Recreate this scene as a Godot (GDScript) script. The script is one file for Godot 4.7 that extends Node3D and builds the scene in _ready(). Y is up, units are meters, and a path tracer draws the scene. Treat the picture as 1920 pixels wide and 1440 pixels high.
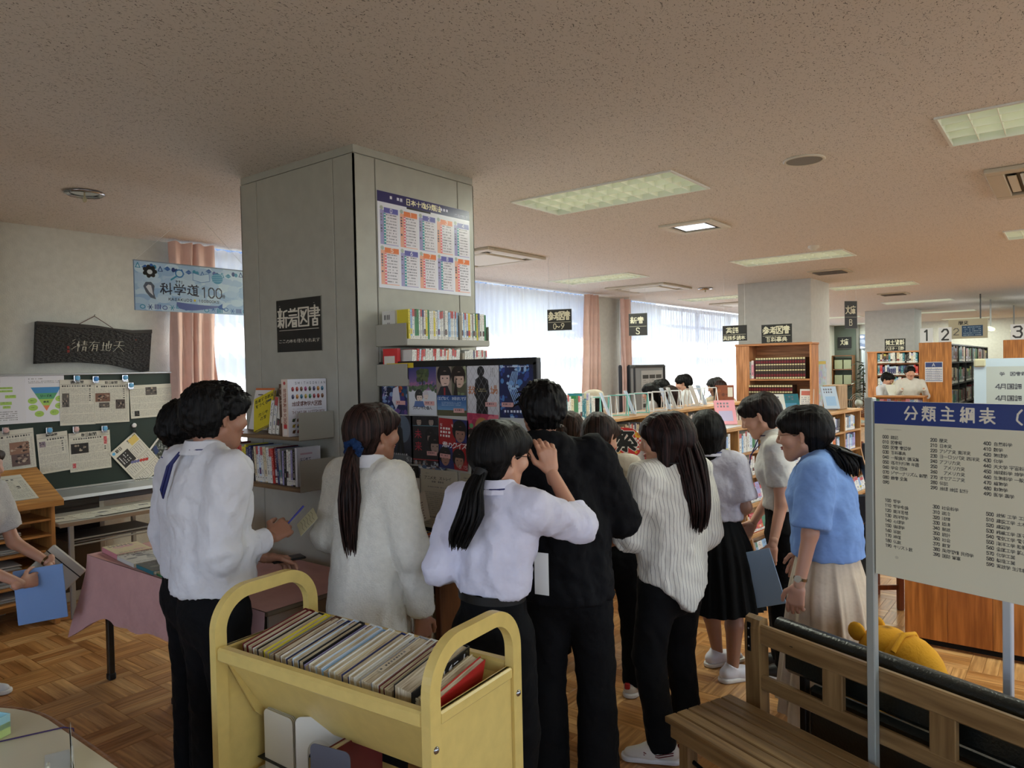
extends Node3D
# A school library seen from the reading corner: visitors stand between a book truck and the new-book shelves.

var rng := RandomNumberGenerator.new()

func _ready() -> void:
	rng.seed = 20
	# ---- camera
	var cam := Camera3D.new()
	cam.name = "camera"
	cam.position = Vector3(0,1.76,0)
	cam.basis = Basis(Vector3.UP,deg_to_rad(-52.2)) * Basis(Vector3.RIGHT,deg_to_rad(-1.23)) * Basis(Vector3.BACK,deg_to_rad(-1.17))
	cam.fov = 55.44
	cam.near = 0.05
	cam.far = 200.0
	add_child(cam)
	cam.current = true
	# ---- sky,sun,exposure
	var we := WorldEnvironment.new()
	we.name = "environment"
	var env := Environment.new()
	env.background_mode = Environment.BG_SKY
	env.sky = Sky.new()
	var sm := ProceduralSkyMaterial.new()
	sm.sky_top_color = Color(0.62,0.74,0.92)
	sm.sky_horizon_color = Color(0.86,0.90,0.96)
	sm.ground_horizon_color = Color(0.78,0.78,0.76)
	sm.ground_bottom_color = Color(0.70,0.70,0.68)
	sm.sky_curve = 0.2
	env.sky.sky_material = sm
	env.background_energy_multiplier = SKY
	env.tonemap_mode = Environment.TONE_MAPPER_LINEAR
	env.tonemap_exposure = EXPO
	env.sdfgi_enabled = true
	env.ssao_enabled = true
	env.ssil_enabled = true
	we.environment = env
	add_child(we)
	var sun := DirectionalLight3D.new()
	sun.name = "sun"
	sun.light_energy = SUN
	sun.light_color = Color(1.0,0.97,0.92)
	sun.light_angular_distance = 0.5
	sun.shadow_enabled = true
	sun.basis = Basis.looking_at(Vector3(-0.38,-1.0,0.80).normalized(),Vector3.UP)
	add_child(sun)
	# ---- everything else
	make_textures()
	room()
	ceiling_things()
	if ONLY < 1: return
	left_side()
	book_truck()
	pillar_things()
	poster_corner()
	middle_shelves()
	far_side()
	right_side()
	if ONLY < 2: return
	people()

const EXPO := 1.35
const SKY := 4.6
const SUN := 4.5
const LAMP := 2.8
const ONLY := 9
# ---------------------------------------------------------------- mesh helpers
class MB:
	var v := PackedVector3Array()
	var n := PackedVector3Array()
	var t := PackedVector2Array()
	var x := Transform3D.IDENTITY
	func tri(a: Vector3,b: Vector3,c: Vector3,ua := Vector2.ZERO,ub := Vector2.ZERO,uc := Vector2.ZERO) -> void:
		a = x * a; b = x * b; c = x * c
		var m := (c - a).cross(b - a).normalized()
		v.append(a); v.append(b); v.append(c)
		n.append(m); n.append(m); n.append(m)
		t.append(ua); t.append(ub); t.append(uc)
	func quad(a: Vector3,b: Vector3,c: Vector3,d: Vector3,out: Vector3,r := Rect2(0,0,1,1)) -> void:
		# a top-left,b top-right,c bottom-right,d bottom-left as seen from the side that out points to
		var p := r.position
		var e := r.end
		if (c - a).cross(b - a).dot(out) >= 0.0:
			tri(a,b,c,p,Vector2(e.x,p.y),e)
			tri(a,c,d,p,e,Vector2(p.x,e.y))
		else:
			tri(a,c,b,p,e,Vector2(e.x,p.y))
			tri(a,d,c,p,Vector2(p.x,e.y),e)
	func box(c: Vector3,s: Vector3,bev := 0.0) -> MB:
		var h := s * 0.5
		bev = minf(bev,minf(h.x,minf(h.y,h.z)) * 0.9)
		for ax in 3:
			var u := (ax + 1) % 3
			var w := (ax + 2) % 3
			for sg in [-1.0,1.0]:
				var o := Vector3.ZERO
				o[ax] = sg
				var q := []
				for k in [[-1,1],[1,1],[1,-1],[-1,-1]]:
					var p := c
					p[ax] += sg * h[ax]
					p[u] += k[0] * (h[u] - bev)
					p[w] += k[1] * (h[w] - bev)
					q.append(p)
				quad(q[0],q[1],q[2],q[3],o)
		if bev > 0.0:
			for ax in 3:
				var u := (ax + 1) % 3
				var w := (ax + 2) % 3
				for su in [-1.0,1.0]:
					for sw in [-1.0,1.0]:
						var o := Vector3.ZERO
						o[u] = su
						o[w] = sw
						var q := []
						for k in [[-1,0],[1,0],[1,1],[-1,1]]:
							var p := c
							p[ax] += k[0] * (h[ax] - bev)
							p[u] += su * (h[u] - (bev if k[1] == 1 else 0.0))
							p[w] += sw * (h[w] - (0.0 if k[1] == 1 else bev))
							q.append(p)
						quad(q[0],q[1],q[2],q[3],o)
			for sx in [-1.0,1.0]:
				for sy in [-1.0,1.0]:
					for sz in [-1.0,1.0]:
						var sv := Vector3(sx,sy,sz)
						var a := c + sv * (h - Vector3(0,bev,bev))
						var b := c + sv * (h - Vector3(bev,0,bev))
						var d := c + sv * (h - Vector3(bev,bev,0))
						if (d - a).cross(b - a).dot(sv) >= 0.0: tri(a,b,d)
						else: tri(a,d,b)
		return self
	func face(c: Vector3,right: Vector3,up: Vector3,r := Rect2(0,0,1,1)) -> MB:
		# a flat print: right and up are half extents
		quad(c - right + up,c + right + up,c + right - up,c - right - up,right.cross(up),r)
		return self
	func grid(p: Array,close := false,flip := false) -> MB:
		# smooth sheet through rows of points; every row has the same length
		var rows := p.size()
		var cols: int = p[0].size()
		var nn := []
		for i in rows:
			var rn := PackedVector3Array()
			for j in cols:
				var jm := j - 1
				var jp := j + 1
				if close:
					jm = (j - 1 + cols - 1) % (cols - 1)
					jp = (j + 1) % (cols - 1)
				jm = maxi(jm,0)
				jp = mini(jp,cols - 1)
				var dj: Vector3 = p[i][jp] - p[i][jm]
				var di: Vector3 = p[mini(i + 1,rows - 1)][j] - p[maxi(i - 1,0)][j]
				var m := di.cross(dj)
				if m.length_squared() < 1e-14:
					m = (p[mini(i + 1,rows - 1)][0] - p[maxi(i - 1,0)][0]) * (1.0 if i > 0 else -1.0)
				m = m.normalized()
				rn.append(-m if flip else m)
			nn.append(rn)
		for i in rows - 1:
			for j in cols - 1:
				var q := [[i,j],[i,j + 1],[i + 1,j + 1],[i,j],[i + 1,j + 1],[i + 1,j]]
				if flip: q = [q[0],q[2],q[1],q[3],q[5],q[4]]
				for k in q:
					v.append(x * p[k[0]][k[1]])
					n.append((x.basis * nn[k[0]][k[1]]).normalized())
					t.append(Vector2(float(k[1]) / (cols - 1),float(k[0]) / (rows - 1)))
		return self
	func tube(pts: Array,rad,sides := 10,cap := true,flat := 1.0) -> MB:
		# swept round bar; rad is a number or one number per point
		var rows := []
		var up := Vector3.UP
		for i in pts.size():
			var d: Vector3 = (pts[mini(i + 1,pts.size() - 1)] - pts[maxi(i - 1,0)]).normalized()
			if i == 0 and absf(d.dot(up)) > 0.9: up = Vector3(0,0,1) if absf(d.z) < 0.9 else Vector3.RIGHT
			var s := d.cross(up).normalized()
			up = s.cross(d).normalized()
			var r: float = rad[i] if rad is Array else rad
			var row := []
			for k in sides + 1:
				var a := TAU * k / sides
				row.append(pts[i] + s * cos(a) * r + up * sin(a) * r * flat)
			rows.append(row)
		grid(rows,true)
		if cap:
			for e in 2:
				var row: Array = rows[0 if e == 0 else -1]
				var c: Vector3 = pts[0 if e == 0 else -1]
				var away: Vector3 = c - pts[1 if e == 0 else -2]
				for k in sides:
					if (row[k + 1] - c).cross(row[k] - c).dot(away) >= 0: tri(c,row[k],row[k + 1])
					else: tri(c,row[k + 1],row[k])
		return self
	func lathe(prof: Array,sides := 24,c := Vector3.ZERO) -> MB:
		# profile of (radius,height) turned about y
		var rows := []
		for p in prof:
			var row := []
			for k in sides + 1:
				var a := TAU * k / sides
				row.append(c + Vector3(cos(a) * p.x,p.y,sin(a) * p.x))
			rows.append(row)
		grid(rows,true)
		return self
	func prism(poly: Array,o: Vector3,ux: Vector3,uy: Vector3,d: Vector3) -> MB:
		# a polygon in the plane (ux,uy) at o,pushed along d
		var pk := PackedVector2Array(poly)
		var idx := Geometry2D.triangulate_polygon(pk)
		var at := func(q: Vector2,k: float) -> Vector3: return o + ux * q.x + uy * q.y + d * k
		for k in range(0,idx.size(),3):
			for e in [0.0,1.0]:
				var a: Vector3 = at.call(pk[idx[k]],e)
				var b: Vector3 = at.call(pk[idx[k + 1]],e)
				var c: Vector3 = at.call(pk[idx[k + 2]],e)
				var out := d if e == 1.0 else -d
				if (c - a).cross(b - a).dot(out) >= 0: tri(a,b,c)
				else: tri(a,c,b)
		var cw := Geometry2D.is_polygon_clockwise(pk)
		for k in pk.size():
			var a := pk[k]
			var b := pk[(k + 1) % pk.size()]
			var nn := Vector2(b.y - a.y,a.x - b.x) * (-1.0 if cw else 1.0)
			quad(at.call(a,1.0),at.call(b,1.0),at.call(b,0.0),at.call(a,0.0),ux * nn.x + uy * nn.y)
		return self
	func ball(c: Vector3,r: Vector3,rings := 10,sides := 16) -> MB:
		var rows := []
		for i in rings + 1:
			var a := PI * i / rings
			var row := []
			for k in sides + 1:
				var b := TAU * k / sides
				row.append(c + Vector3(sin(a) * cos(b) * r.x,-cos(a) * r.y,sin(a) * sin(b) * r.z))
			rows.append(row)
		grid(rows,true)
		return self
	func mesh(m: Material = null) -> ArrayMesh:
		var am := ArrayMesh.new()
		add(am,m)
		return am
	func add(am: ArrayMesh,m: Material) -> void:
		var a := []
		a.resize(Mesh.ARRAY_MAX)
		a[Mesh.ARRAY_VERTEX] = v
		a[Mesh.ARRAY_NORMAL] = n
		a[Mesh.ARRAY_TEX_UV] = t
		am.add_surface_from_arrays(Mesh.PRIMITIVE_TRIANGLES,a)
		if m: am.surface_set_material(am.get_surface_count() - 1,m)

var used := {}

func numbered(called: String) -> String:
	var k: int = used.get(called,0)
	used[called] = k + 1
	return called if k == 0 else "%s_%03d" % [called,k]

func thing(called: String,label: String,category: String,at := Vector3.ZERO,turn := 0.0,group := "") -> Node3D:
	var o := Node3D.new()
	o.name = numbered(called)
	o.position = at
	o.rotation.y = turn
	return tag(o,label,category,group)

func tag(o: Node3D,label: String,category: String,group := "") -> Node3D:
	add_child(o)
	o.set_meta("label",label)
	if category: o.set_meta("category",category)
	if group: o.set_meta("group",group)
	return o

func part(called: String,mesh: Mesh,parent: Node3D,m: Material = null,label := "") -> MeshInstance3D:
	var o := MeshInstance3D.new()
	o.name = called
	o.mesh = mesh
	if m: o.material_override = m
	var k := 0
	while parent.has_node(NodePath(o.name)):
		k += 1
		o.name = "%s_%03d" % [called,k]
	if label: o.set_meta("label",label)
	parent.add_child(o)
	return o

func one(called: String,mesh: Mesh,m: Material,label: String,category: String,at := Vector3.ZERO,turn := 0.0,group := "") -> MeshInstance3D:
	var o := MeshInstance3D.new()
	o.name = numbered(called)
	o.mesh = mesh
	if m: o.material_override = m
	o.position = at
	o.rotation.y = turn
	tag(o,label,category,group)
	return o

func shell(called: String,mesh: Mesh,m: Material,parent: Node3D = self) -> MeshInstance3D:
	var o := MeshInstance3D.new()
	o.name = called
	o.mesh = mesh
	o.material_override = m
	parent.add_child(o,true)
	if parent == self:
		o.set_meta("kind","structure")
		o.set_meta("label",called.replace("_"," ") + " of the library room")
	return o

func bx(c: Vector3,s: Vector3,bev := 0.0) -> ArrayMesh:
	return MB.new().box(c,s,bev).mesh()

func nth(k: int) -> String:
	var w := ["first","second","third","fourth","fifth","sixth","seventh","eighth","ninth","tenth","eleventh","twelfth","thirteenth","fourteenth","fifteenth","sixteenth","seventeenth","eighteenth","nineteenth"]
	if k < 19: return w[k]
	var tens := ["","","twenty","thirty","forty","fifty","sixty","seventy","eighty","ninety"]
	var m := (k + 1) % 10
	if m == 0: return (tens[(k + 1) / 10] as String).trim_suffix("y") + "ieth"
	return tens[(k + 1) / 10] + "-" + w[m - 1]

# ---------------------------------------------------------------- materials
var mats := {}
func mat(c: Color,rough := 0.6,metal := 0.0,spec := 0.5) -> StandardMaterial3D:
	var key := "%s %.2f %.2f %.2f" % [c.to_html(),rough,metal,spec]
	if mats.has(key): return mats[key]
	var m := StandardMaterial3D.new()
	m.albedo_color = c
	m.roughness = rough
	m.metallic = metal
	m.metallic_specular = spec
	mats[key] = m
	return m

func tex(m: StandardMaterial3D,im: Texture2D,rough := 0.6) -> StandardMaterial3D:
	m.albedo_texture = im
	m.roughness = rough
	return m

func tri_mat(c: Color,im: Texture2D,scale: float,rough := 0.6,world := false) -> StandardMaterial3D:
	var m := StandardMaterial3D.new()
	m.albedo_color = c
	m.albedo_texture = im
	m.uv1_triplanar = true
	m.uv1_world_triplanar = world
	m.uv1_triplanar_sharpness = 8.0
	m.uv1_scale = Vector3.ONE * scale
	m.roughness = rough
	return m

func relief(m: StandardMaterial3D,im: Texture2D,scale := 1.0) -> StandardMaterial3D:
	m.normal_enabled = true
	m.normal_texture = im
	m.normal_scale = scale
	return m

func noise_tex(size: int,freq: float,sd: int,ramp := [],bump := 0.0,oct := 4) -> Texture2D:
	var f := FastNoiseLite.new()
	f.seed = sd
	f.frequency = freq
	f.fractal_octaves = oct
	var im := f.get_seamless_image(size,size)
	if bump > 0.0:
		im.convert(Image.FORMAT_RGBA8)
		im.bump_map_to_normal_map(bump)
	elif ramp.size():
		im.convert(Image.FORMAT_RGB8)
		for y in size:
			for xx in size:
				im.set_pixel(xx,y,(ramp[0] as Color).lerp(ramp[1],im.get_pixel(xx,y).r))
	return ImageTexture.create_from_image(im)

func streak_tex(w: int,h: int,along_x: bool,sd: int,lo: Color,hi: Color,k: float,bump := 0.0) -> Texture2D:
	# streaky grain: noise stretched 1:k along one axis
	var f := FastNoiseLite.new()
	f.seed = sd
	f.frequency = 0.035
	f.fractal_octaves = 4
	var im := Image.create(w,h,false,Image.FORMAT_RGB8)
	for y in h:
		for xx in w:
			var a := TAU * (xx / float(w) if along_x else y / float(h))
			var r := (w if along_x else h) / TAU / k
			var q := (y if along_x else xx) as float
			var L := (h if along_x else w) as float
			var p := Vector3(cos(a) * r,sin(a) * r,q)
			var e := f.get_noise_3dv(p)
			e = lerpf(e,f.get_noise_3dv(p - Vector3(0,0,L)),q / L)
			e = clampf(0.5 + e * 1.3,0,1)
			im.set_pixel(xx,y,lo.lerp(hi,e))
	if bump > 0.0:
		im.convert(Image.FORMAT_RGBA8)
		im.bump_map_to_normal_map(bump)
	return ImageTexture.create_from_image(im)
# ---------------------------------------------------------------- shared textures
const H := 2.95
var T := {}

func make_textures() -> void:
	# rock-wool ceiling board: short dark fissures on warm white
	var n := 1024
	var im := Image.create(n,n,false,Image.FORMAT_RGB8)
	im.fill(Color(0.86,0.85,0.83))
	var hm := Image.create(n,n,false,Image.FORMAT_RGB8)
	hm.fill(Color.WHITE)
	var r := RandomNumberGenerator.new()
	r.seed = 5
	for k in 5200:
		var p := Vector2(r.randf() * n,r.randf() * n)
		var a := r.randfn(0.0,0.42)
		var len := r.randf_range(2.0,13.0) * (2.0 if r.randf() < 0.08 else 1.0)
		var w := 1 if r.randf() < 0.72 else r.randi_range(2,3)
		var g := r.randf_range(0.30,0.66)
		for s in int(len):
			a += r.randfn(0.0,0.22)
			p += Vector2(cos(a),sin(a))
			var q := Rect2i(posmod(int(p.x),n),posmod(int(p.y),n),w,w)
			im.fill_rect(q,Color(g,g * 0.98,g * 0.95))
			hm.fill_rect(q,Color(g * 0.4,g * 0.4,g * 0.4))
	T.ceil = ImageTexture.create_from_image(im)
	hm.convert(Image.FORMAT_RGBA8)
	hm.bump_map_to_normal_map(2.0)
	T.ceil_n = ImageTexture.create_from_image(hm)
	T.grain_u = streak_tex(512,512,true,3,Color(0.76,0.72,0.67),Color(1,1,1),14.0)
	T.grain_v = streak_tex(512,512,false,4,Color(0.76,0.72,0.67),Color(1,1,1),14.0)
	T.strand = streak_tex(256,256,false,9,Color(0.25,0.25,0.25),Color(1,1,1),26.0)
	T.strand_n = streak_tex(256,256,false,9,Color(0,0,0),Color(1,1,1),26.0,5.0)
	T.rough_n = noise_tex(256,0.09,11,[],3.0,3)
	T.fold_n = noise_tex(256,0.012,12,[],10.0,4)
	T.fuzz_n = noise_tex(256,0.05,13,[],9.0,3)
	T.mottle = noise_tex(256,0.015,14,[Color(0.95,0.95,0.95),Color(1,1,1)])

func wood(c: Color,vertical := false,rough := 0.42) -> StandardMaterial3D:
	var key := "wood %s %s %.2f" % [c.to_html(),vertical,rough]
	if not mats.has(key):
		mats[key] = tri_mat(c,T.grain_v if vertical else T.grain_u,1.7,rough)
	return mats[key]

# ---------------------------------------------------------------- the room
func room() -> void:
	var wall := tri_mat(Color(0.80,0.80,0.765),T.mottle,3.0,0.85,true)
	relief(wall,T.rough_n,0.35)
	var x0 := -4.0
	var x1 := 26.0
	var z0 := -6.45
	var z1 := 5.0
	# window wall: solid stretches,sill and piers
	var m := MB.new()
	for s in [[x0,3.33],[10.72,11.57],[19.0,19.85],[25.2,26.2]]:
		m.box(Vector3((s[0] + s[1]) / 2,H / 2,z0 - 0.14),Vector3(s[1] - s[0],H + 0.3,0.28))
	for s in [[3.33,10.72],[11.57,19.0],[19.85,25.2]]:
		m.box(Vector3((s[0] + s[1]) / 2,0.4,z0 - 0.14),Vector3(s[1] - s[0],0.8,0.28))
	shell("wall_window_side",m.mesh(),wall)
	shell("trim_1",bx(Vector3(1.42,H / 2,z0 + 0.06),Vector3(1.06,H,0.14),0.01),mat(Color(0.60,0.60,0.56),0.7))
	var bk := MB.new()
	bk.box(Vector3(x0 - 0.1,0.4,(z0 + z1) / 2),Vector3(0.2,0.8,z1 - z0))
	bk.box(Vector3(x0 - 0.1,H + 0.08,(z0 + z1) / 2),Vector3(0.2,0.3,z1 - z0))
	for q in [[z0,-4.2],[-0.6,0.6],[3.8,z1]]: bk.box(Vector3(x0 - 0.1,H / 2,(q[0] + q[1]) / 2),Vector3(0.2,H - 0.2,q[1] - q[0]))  # gaps between these piers hold the unseen back windows, added for fill daylight
	shell("wall_back",bk.mesh(),wall)
	var e := MB.new()
	e.box(Vector3((x0 + x1) / 2,0.4,z1 + 0.1),Vector3(x1 - x0,0.8,0.2))
	e.box(Vector3((x0 + x1) / 2,H + 0.08,z1 + 0.1),Vector3(x1 - x0,0.3,0.2))
	for s in [[x0,-2.8],[2.2,3.4],[10.6,11.6],[18.8,x1]]:
		e.box(Vector3((s[0] + s[1]) / 2,H / 2,z1 + 0.1),Vector3(s[1] - s[0],H - 0.2,0.2))
	shell("wall_entrance_side",e.mesh(),wall)
	shell("wall_far",bx(Vector3(x1 + 0.1,H / 2,(z0 + z1) / 2),Vector3(0.2,H + 0.3,z1 - z0)),wall)
	shell("baseboard_window_side",bx(Vector3(-0.33,0.05,z0 + 0.01),Vector3(7.3,0.1,0.025),0.004),mat(Color(0.25,0.22,0.20),0.6))
	parquet(x0,x1,z0,z1)
	ceiling(x0,x1,z0,z1)
	windows(z0)
	pillar(1,Vector3(2.54,0,-4.04),Vector3(3.5,0,-2.99),true)
	pillar(2,Vector3(10.79,0,-4.04),Vector3(11.75,0,-2.99),false)
	pillar(3,Vector3(19.04,0,-4.04),Vector3(20.0,0,-2.99),false)

func parquet(x0: float,x1: float,z0: float,z1: float) -> void:
	var floor_node := shell("floor",bx(Vector3((x0 + x1) / 2,-0.07,(z0 + z1) / 2),Vector3(x1 - x0,0.1,z1 - z0)),mat(Color(0.28,0.18,0.10),0.7))
	var tones := [Color(0.80,0.60,0.38),Color(0.75,0.54,0.33),Color(0.85,0.66,0.44),Color(0.70,0.49,0.29),Color(0.82,0.63,0.42),Color(0.78,0.57,0.35)]
	var blocks := []
	for along in 2:
		var row := []
		for c in tones:
			var w := tri_mat(c,T.grain_u if along == 0 else T.grain_v,1.9,0.30,true)
			w.metallic_specular = 0.45
			row.append(w)
		blocks.append(row)
	var s := 0.28
	var long := bx(Vector3(0,-0.012,0),Vector3(s - 0.0012,0.024,s / 4 - 0.0012),0.0012)
	var across := bx(Vector3(0,-0.012,0),Vector3(s / 4 - 0.0012,0.024,s - 0.0012),0.0012)
	var rest := [[],[]]
	var made := 0
	for i in range(int(floor((x0 - 1.72) / s)),int(ceil((x1 - 1.72) / s))):
		for j in range(int(floor((z0 + 4.98) / s)),int(ceil((z1 + 4.98) / s))):
			var along := 0 if posmod(i + j,2) == 1 else 1
			for k in 4:
				var q := (k - 1.5) * s / 4
				var p := Vector3(1.72 + (i + 0.5) * s + (q if along == 1 else 0.0),0,-4.98 + (j + 0.5) * s + (q if along == 0 else 0.0))
				var tone := rng.randi() % 6
				var near := (p.x > 1.25 and p.x < 2.55 and p.z > -5.75 and p.z < -3.75) or (p.x > 2.75 and p.x < 4.35 and p.z > -2.35 and p.z < -1.25)
				if near and made < 300:
					made += 1
					var o := part("plank",long if along == 0 else across,floor_node,blocks[along][tone])
					o.position = p
				else:
					rest[along].append([p,tones[tone]])
	for along in 2:
		var mm := MultiMesh.new()
		mm.transform_format = MultiMesh.TRANSFORM_3D
		mm.use_colors = true
		mm.mesh = long if along == 0 else across
		mm.instance_count = rest[along].size()
		for k in rest[along].size():
			mm.set_instance_transform(k,Transform3D(Basis.IDENTITY,rest[along][k][0]))
			mm.set_instance_color(k,(rest[along][k][1] as Color).srgb_to_linear())
		var w := tri_mat(Color.WHITE,T.grain_u if along == 0 else T.grain_v,1.9,0.30,true)
		w.metallic_specular = 0.45
		w.vertex_color_use_as_albedo = true
		var o := MultiMeshInstance3D.new()
		o.name = "plank_field" if along == 0 else "plank_field_001"
		o.multimesh = mm
		o.material_override = w
		o.set_meta("kind","stuff")
		floor_node.add_child(o)

var lamps := []

func ceiling(x0: float,x1: float,z0: float,z1: float) -> void:
	for i in 6:
		for z in [-5.14,-2.58,0.06,2.7]:
			var cx := 4.45 + 4.12 * (i - 1 if z > 1.0 else i)
			lamps.append(Rect2(cx - 0.3,z - 0.62,0.6,1.24))
	var xs := [x0,x1]
	var zs := [z0,z1]
	for l in lamps:
		for e in [l.position.x,l.end.x]:
			if not xs.has(e): xs.append(e)
		for e in [l.position.y,l.end.y]:
			if not zs.has(e): zs.append(e)
	xs.sort()
	zs.sort()
	var m := MB.new()
	for i in xs.size() - 1:
		for j in zs.size() - 1:
			var c := Vector2((xs[i] + xs[i + 1]) / 2,(zs[j] + zs[j + 1]) / 2)
			var hole := false
			for l in lamps:
				if l.has_point(c): hole = true
			if not hole:
				m.box(Vector3(c.x,H + 0.02,c.y),Vector3(xs[i + 1] - xs[i],0.04,zs[j + 1] - zs[j]))
	var w := tri_mat(Color(0.97,0.96,0.95),T.ceil,1.15,0.9,true)
	relief(w,T.ceil_n,0.5)
	shell("ceiling",m.mesh(),w)
	shell("trim_2",bx(Vector3((x0 + x1) / 2,H + 0.32,(z0 + z1) / 2 - 0.3),Vector3(x1 - x0 + 0.4,0.16,z1 - z0 + 0.6)),mat(Color(0.5,0.5,0.5),0.9))

func windows(z0: float) -> void:
	var alu := mat(Color(0.62,0.63,0.64),0.4,0.6)
	var glass := StandardMaterial3D.new()
	glass.transparency = BaseMaterial3D.TRANSPARENCY_ALPHA
	glass.albedo_color = Color(0.9,0.95,0.95,0.04)
	glass.roughness = 0.03
	var k := 0
	for s in [[3.33,10.72],[11.57,19.0],[19.85,25.2],[-2.8,2.2],[3.4,10.6],[11.6,18.8],[-4.2,-0.6],[0.6,3.8]]:
		k += 1
		var w := Node3D.new()
		w.name = "window_%d" % k
		w.position = Vector3(s[0],0.8,z0 - 0.2 if k < 4 else 5.12)
		if k > 6:
			w.position = Vector3(-4.12,0.8,s[1])  # back-wall pair: unseen, added to brighten the pillar side facing them
			w.rotation.y = PI / 2
		w.set_meta("kind","structure")
		w.set_meta("label","aluminium window behind the sheer curtains, bay %s from the pin board" % nth(k - 1) if k < 4 else "unseen aluminium window outside the picture, %s counted from the far bay" % nth(k - 1))
		add_child(w)
		var L: float = s[1] - s[0]
		var f := MB.new()
		for e in [[L / 2,0.03,L,0.06],[L / 2,H - 0.83,L,0.06],[L / 2,1.42,L,0.05]]:
			f.box(Vector3(e[0],e[1],0),Vector3(e[2],e[3],0.07))
		for i in 5:
			f.box(Vector3(clampf(L * i / 4,0.03,L - 0.03),(H - 0.8) / 2,0),Vector3(0.06 if i % 4 == 0 else 0.09,H - 0.8,0.06))
		part("window_frame",f.mesh(),w,alu)
		for i in 4:
			var p := part("pane",bx(Vector3.ZERO,Vector3(L / 4 - 0.08,H - 0.92,0.005)),w,glass)
			p.position = Vector3(L * (i + 0.5) / 4,(H - 0.8) / 2,0)
		part("sill",bx(Vector3(L / 2,-0.01,0.16),Vector3(L,0.03,0.2),0.006),w,mat(Color(0.7,0.7,0.68),0.5))
	# outside: slab over the window,sun fin,the block across the street and its ground
	shell("trim_3",bx(Vector3(11,H + 0.30,z0 - 0.44),Vector3(34,0.3,0.36)),mat(Color(0.72,0.72,0.70),0.8))
	shell("trim_4",bx(Vector3(11,2.60,z0 - 0.52),Vector3(34,0.06,0.12)),mat(Color(0.72,0.72,0.70),0.8))
	shell("trim_5",bx(Vector3(11,-3.6,-22),Vector3(90,0.2,30)),mat(Color(0.66,0.66,0.64),0.9))
	var b := thing("school_building","grey concrete block with window bands standing outside behind the sheer curtains","building",Vector3(12,-3.5,-24))
	part("wall",bx(Vector3(0,6,0),Vector3(60,12,6)),b,mat(Color(0.55,0.56,0.58),0.9))
	for fl in 3:
		for i in 15:
			var p := part("window",bx(Vector3.ZERO,Vector3(2.6,1.6,0.1)),b,mat(Color(0.30,0.36,0.44),0.2))
			p.position = Vector3(-28 + i * 4,2.4 + fl * 3.6,3.02)
	# curtains
	var sheer := StandardMaterial3D.new()
	sheer.albedo_color = Color(0.93,0.95,0.99,0.86)
	sheer.transparency = BaseMaterial3D.TRANSPARENCY_ALPHA
	sheer.roughness = 1.0
	sheer.metallic_specular = 0.0
	sheer.backlight_enabled = true
	sheer.backlight = Color(1,1,1)
	sheer.cull_mode = BaseMaterial3D.CULL_DISABLED
	var i := 0
	for s in [[3.3,6.7],[6.75,10.4],[11.35,15.0],[15.05,18.7],[19.75,24.9]]:
		one("sheer_curtain",drape(s[0],s[1],0.45,H - 0.03,0.115,0.032,40 + i,0.0),sheer,"white sheer curtain in fine folds, %s length along the window wall from the pin board" % nth(i),"curtain",Vector3(0,0,z0 + 0.09),0,"sheer curtains")
		i += 1
	var pink := tri_mat(Color(0.87,0.74,0.70),T.mottle,2.0,0.85)
	pink.backlight_enabled = true
	pink.backlight = Color(0.16,0.11,0.10)
	i = 0
	for s in [[3.235,3.66,0.0,"beside the plaque wall"],[10.02,10.45,-0.35,"left of the grey pier"],[11.2,11.52,0.0,"right of the grey pier"]]:
		one("curtain",drape(s[0],s[1],0.45,H - 0.02,0.105,0.055,60 + i,s[2]),pink,"heavy pale pink curtain gathered open " + s[3],"curtain",Vector3(0,0,z0 + 0.2),0,"pink curtains")
		i += 1

func drape(a: float,b: float,y0: float,y1: float,wave: float,amp: float,sd: int,sway: float) -> ArrayMesh:
	var f := FastNoiseLite.new()
	f.seed = sd
	f.frequency = 0.9
	var cols := int((b - a) / wave * 9.0)
	var rows := []
	for i in 15:
		var q := i / 14.0
		var y := lerpf(y1,y0,q)
		var row := []
		for j in cols + 1:
			var x := lerpf(a,b,j / float(cols))
			var ph := x / wave * TAU + f.get_noise_2d(x * 1.6,y * 0.25) * 5.0
			var am := amp * (0.55 + 0.45 * q) * (1.0 + 0.5 * f.get_noise_2d(x * 3.0,20.0))
			var pull := sway * sin(q * PI * 0.5) * (1.0 - j / float(cols)) * (b - a)
			row.append(Vector3(x + pull + sin(ph * 0.5 + 1.0) * amp * 0.3,y + sin(ph) * 0.004,sin(ph) * am + sin(ph * 2.0 + 0.7) * am * 0.25))
		rows.append(row)
	return MB.new().grid(rows).mesh()

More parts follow.
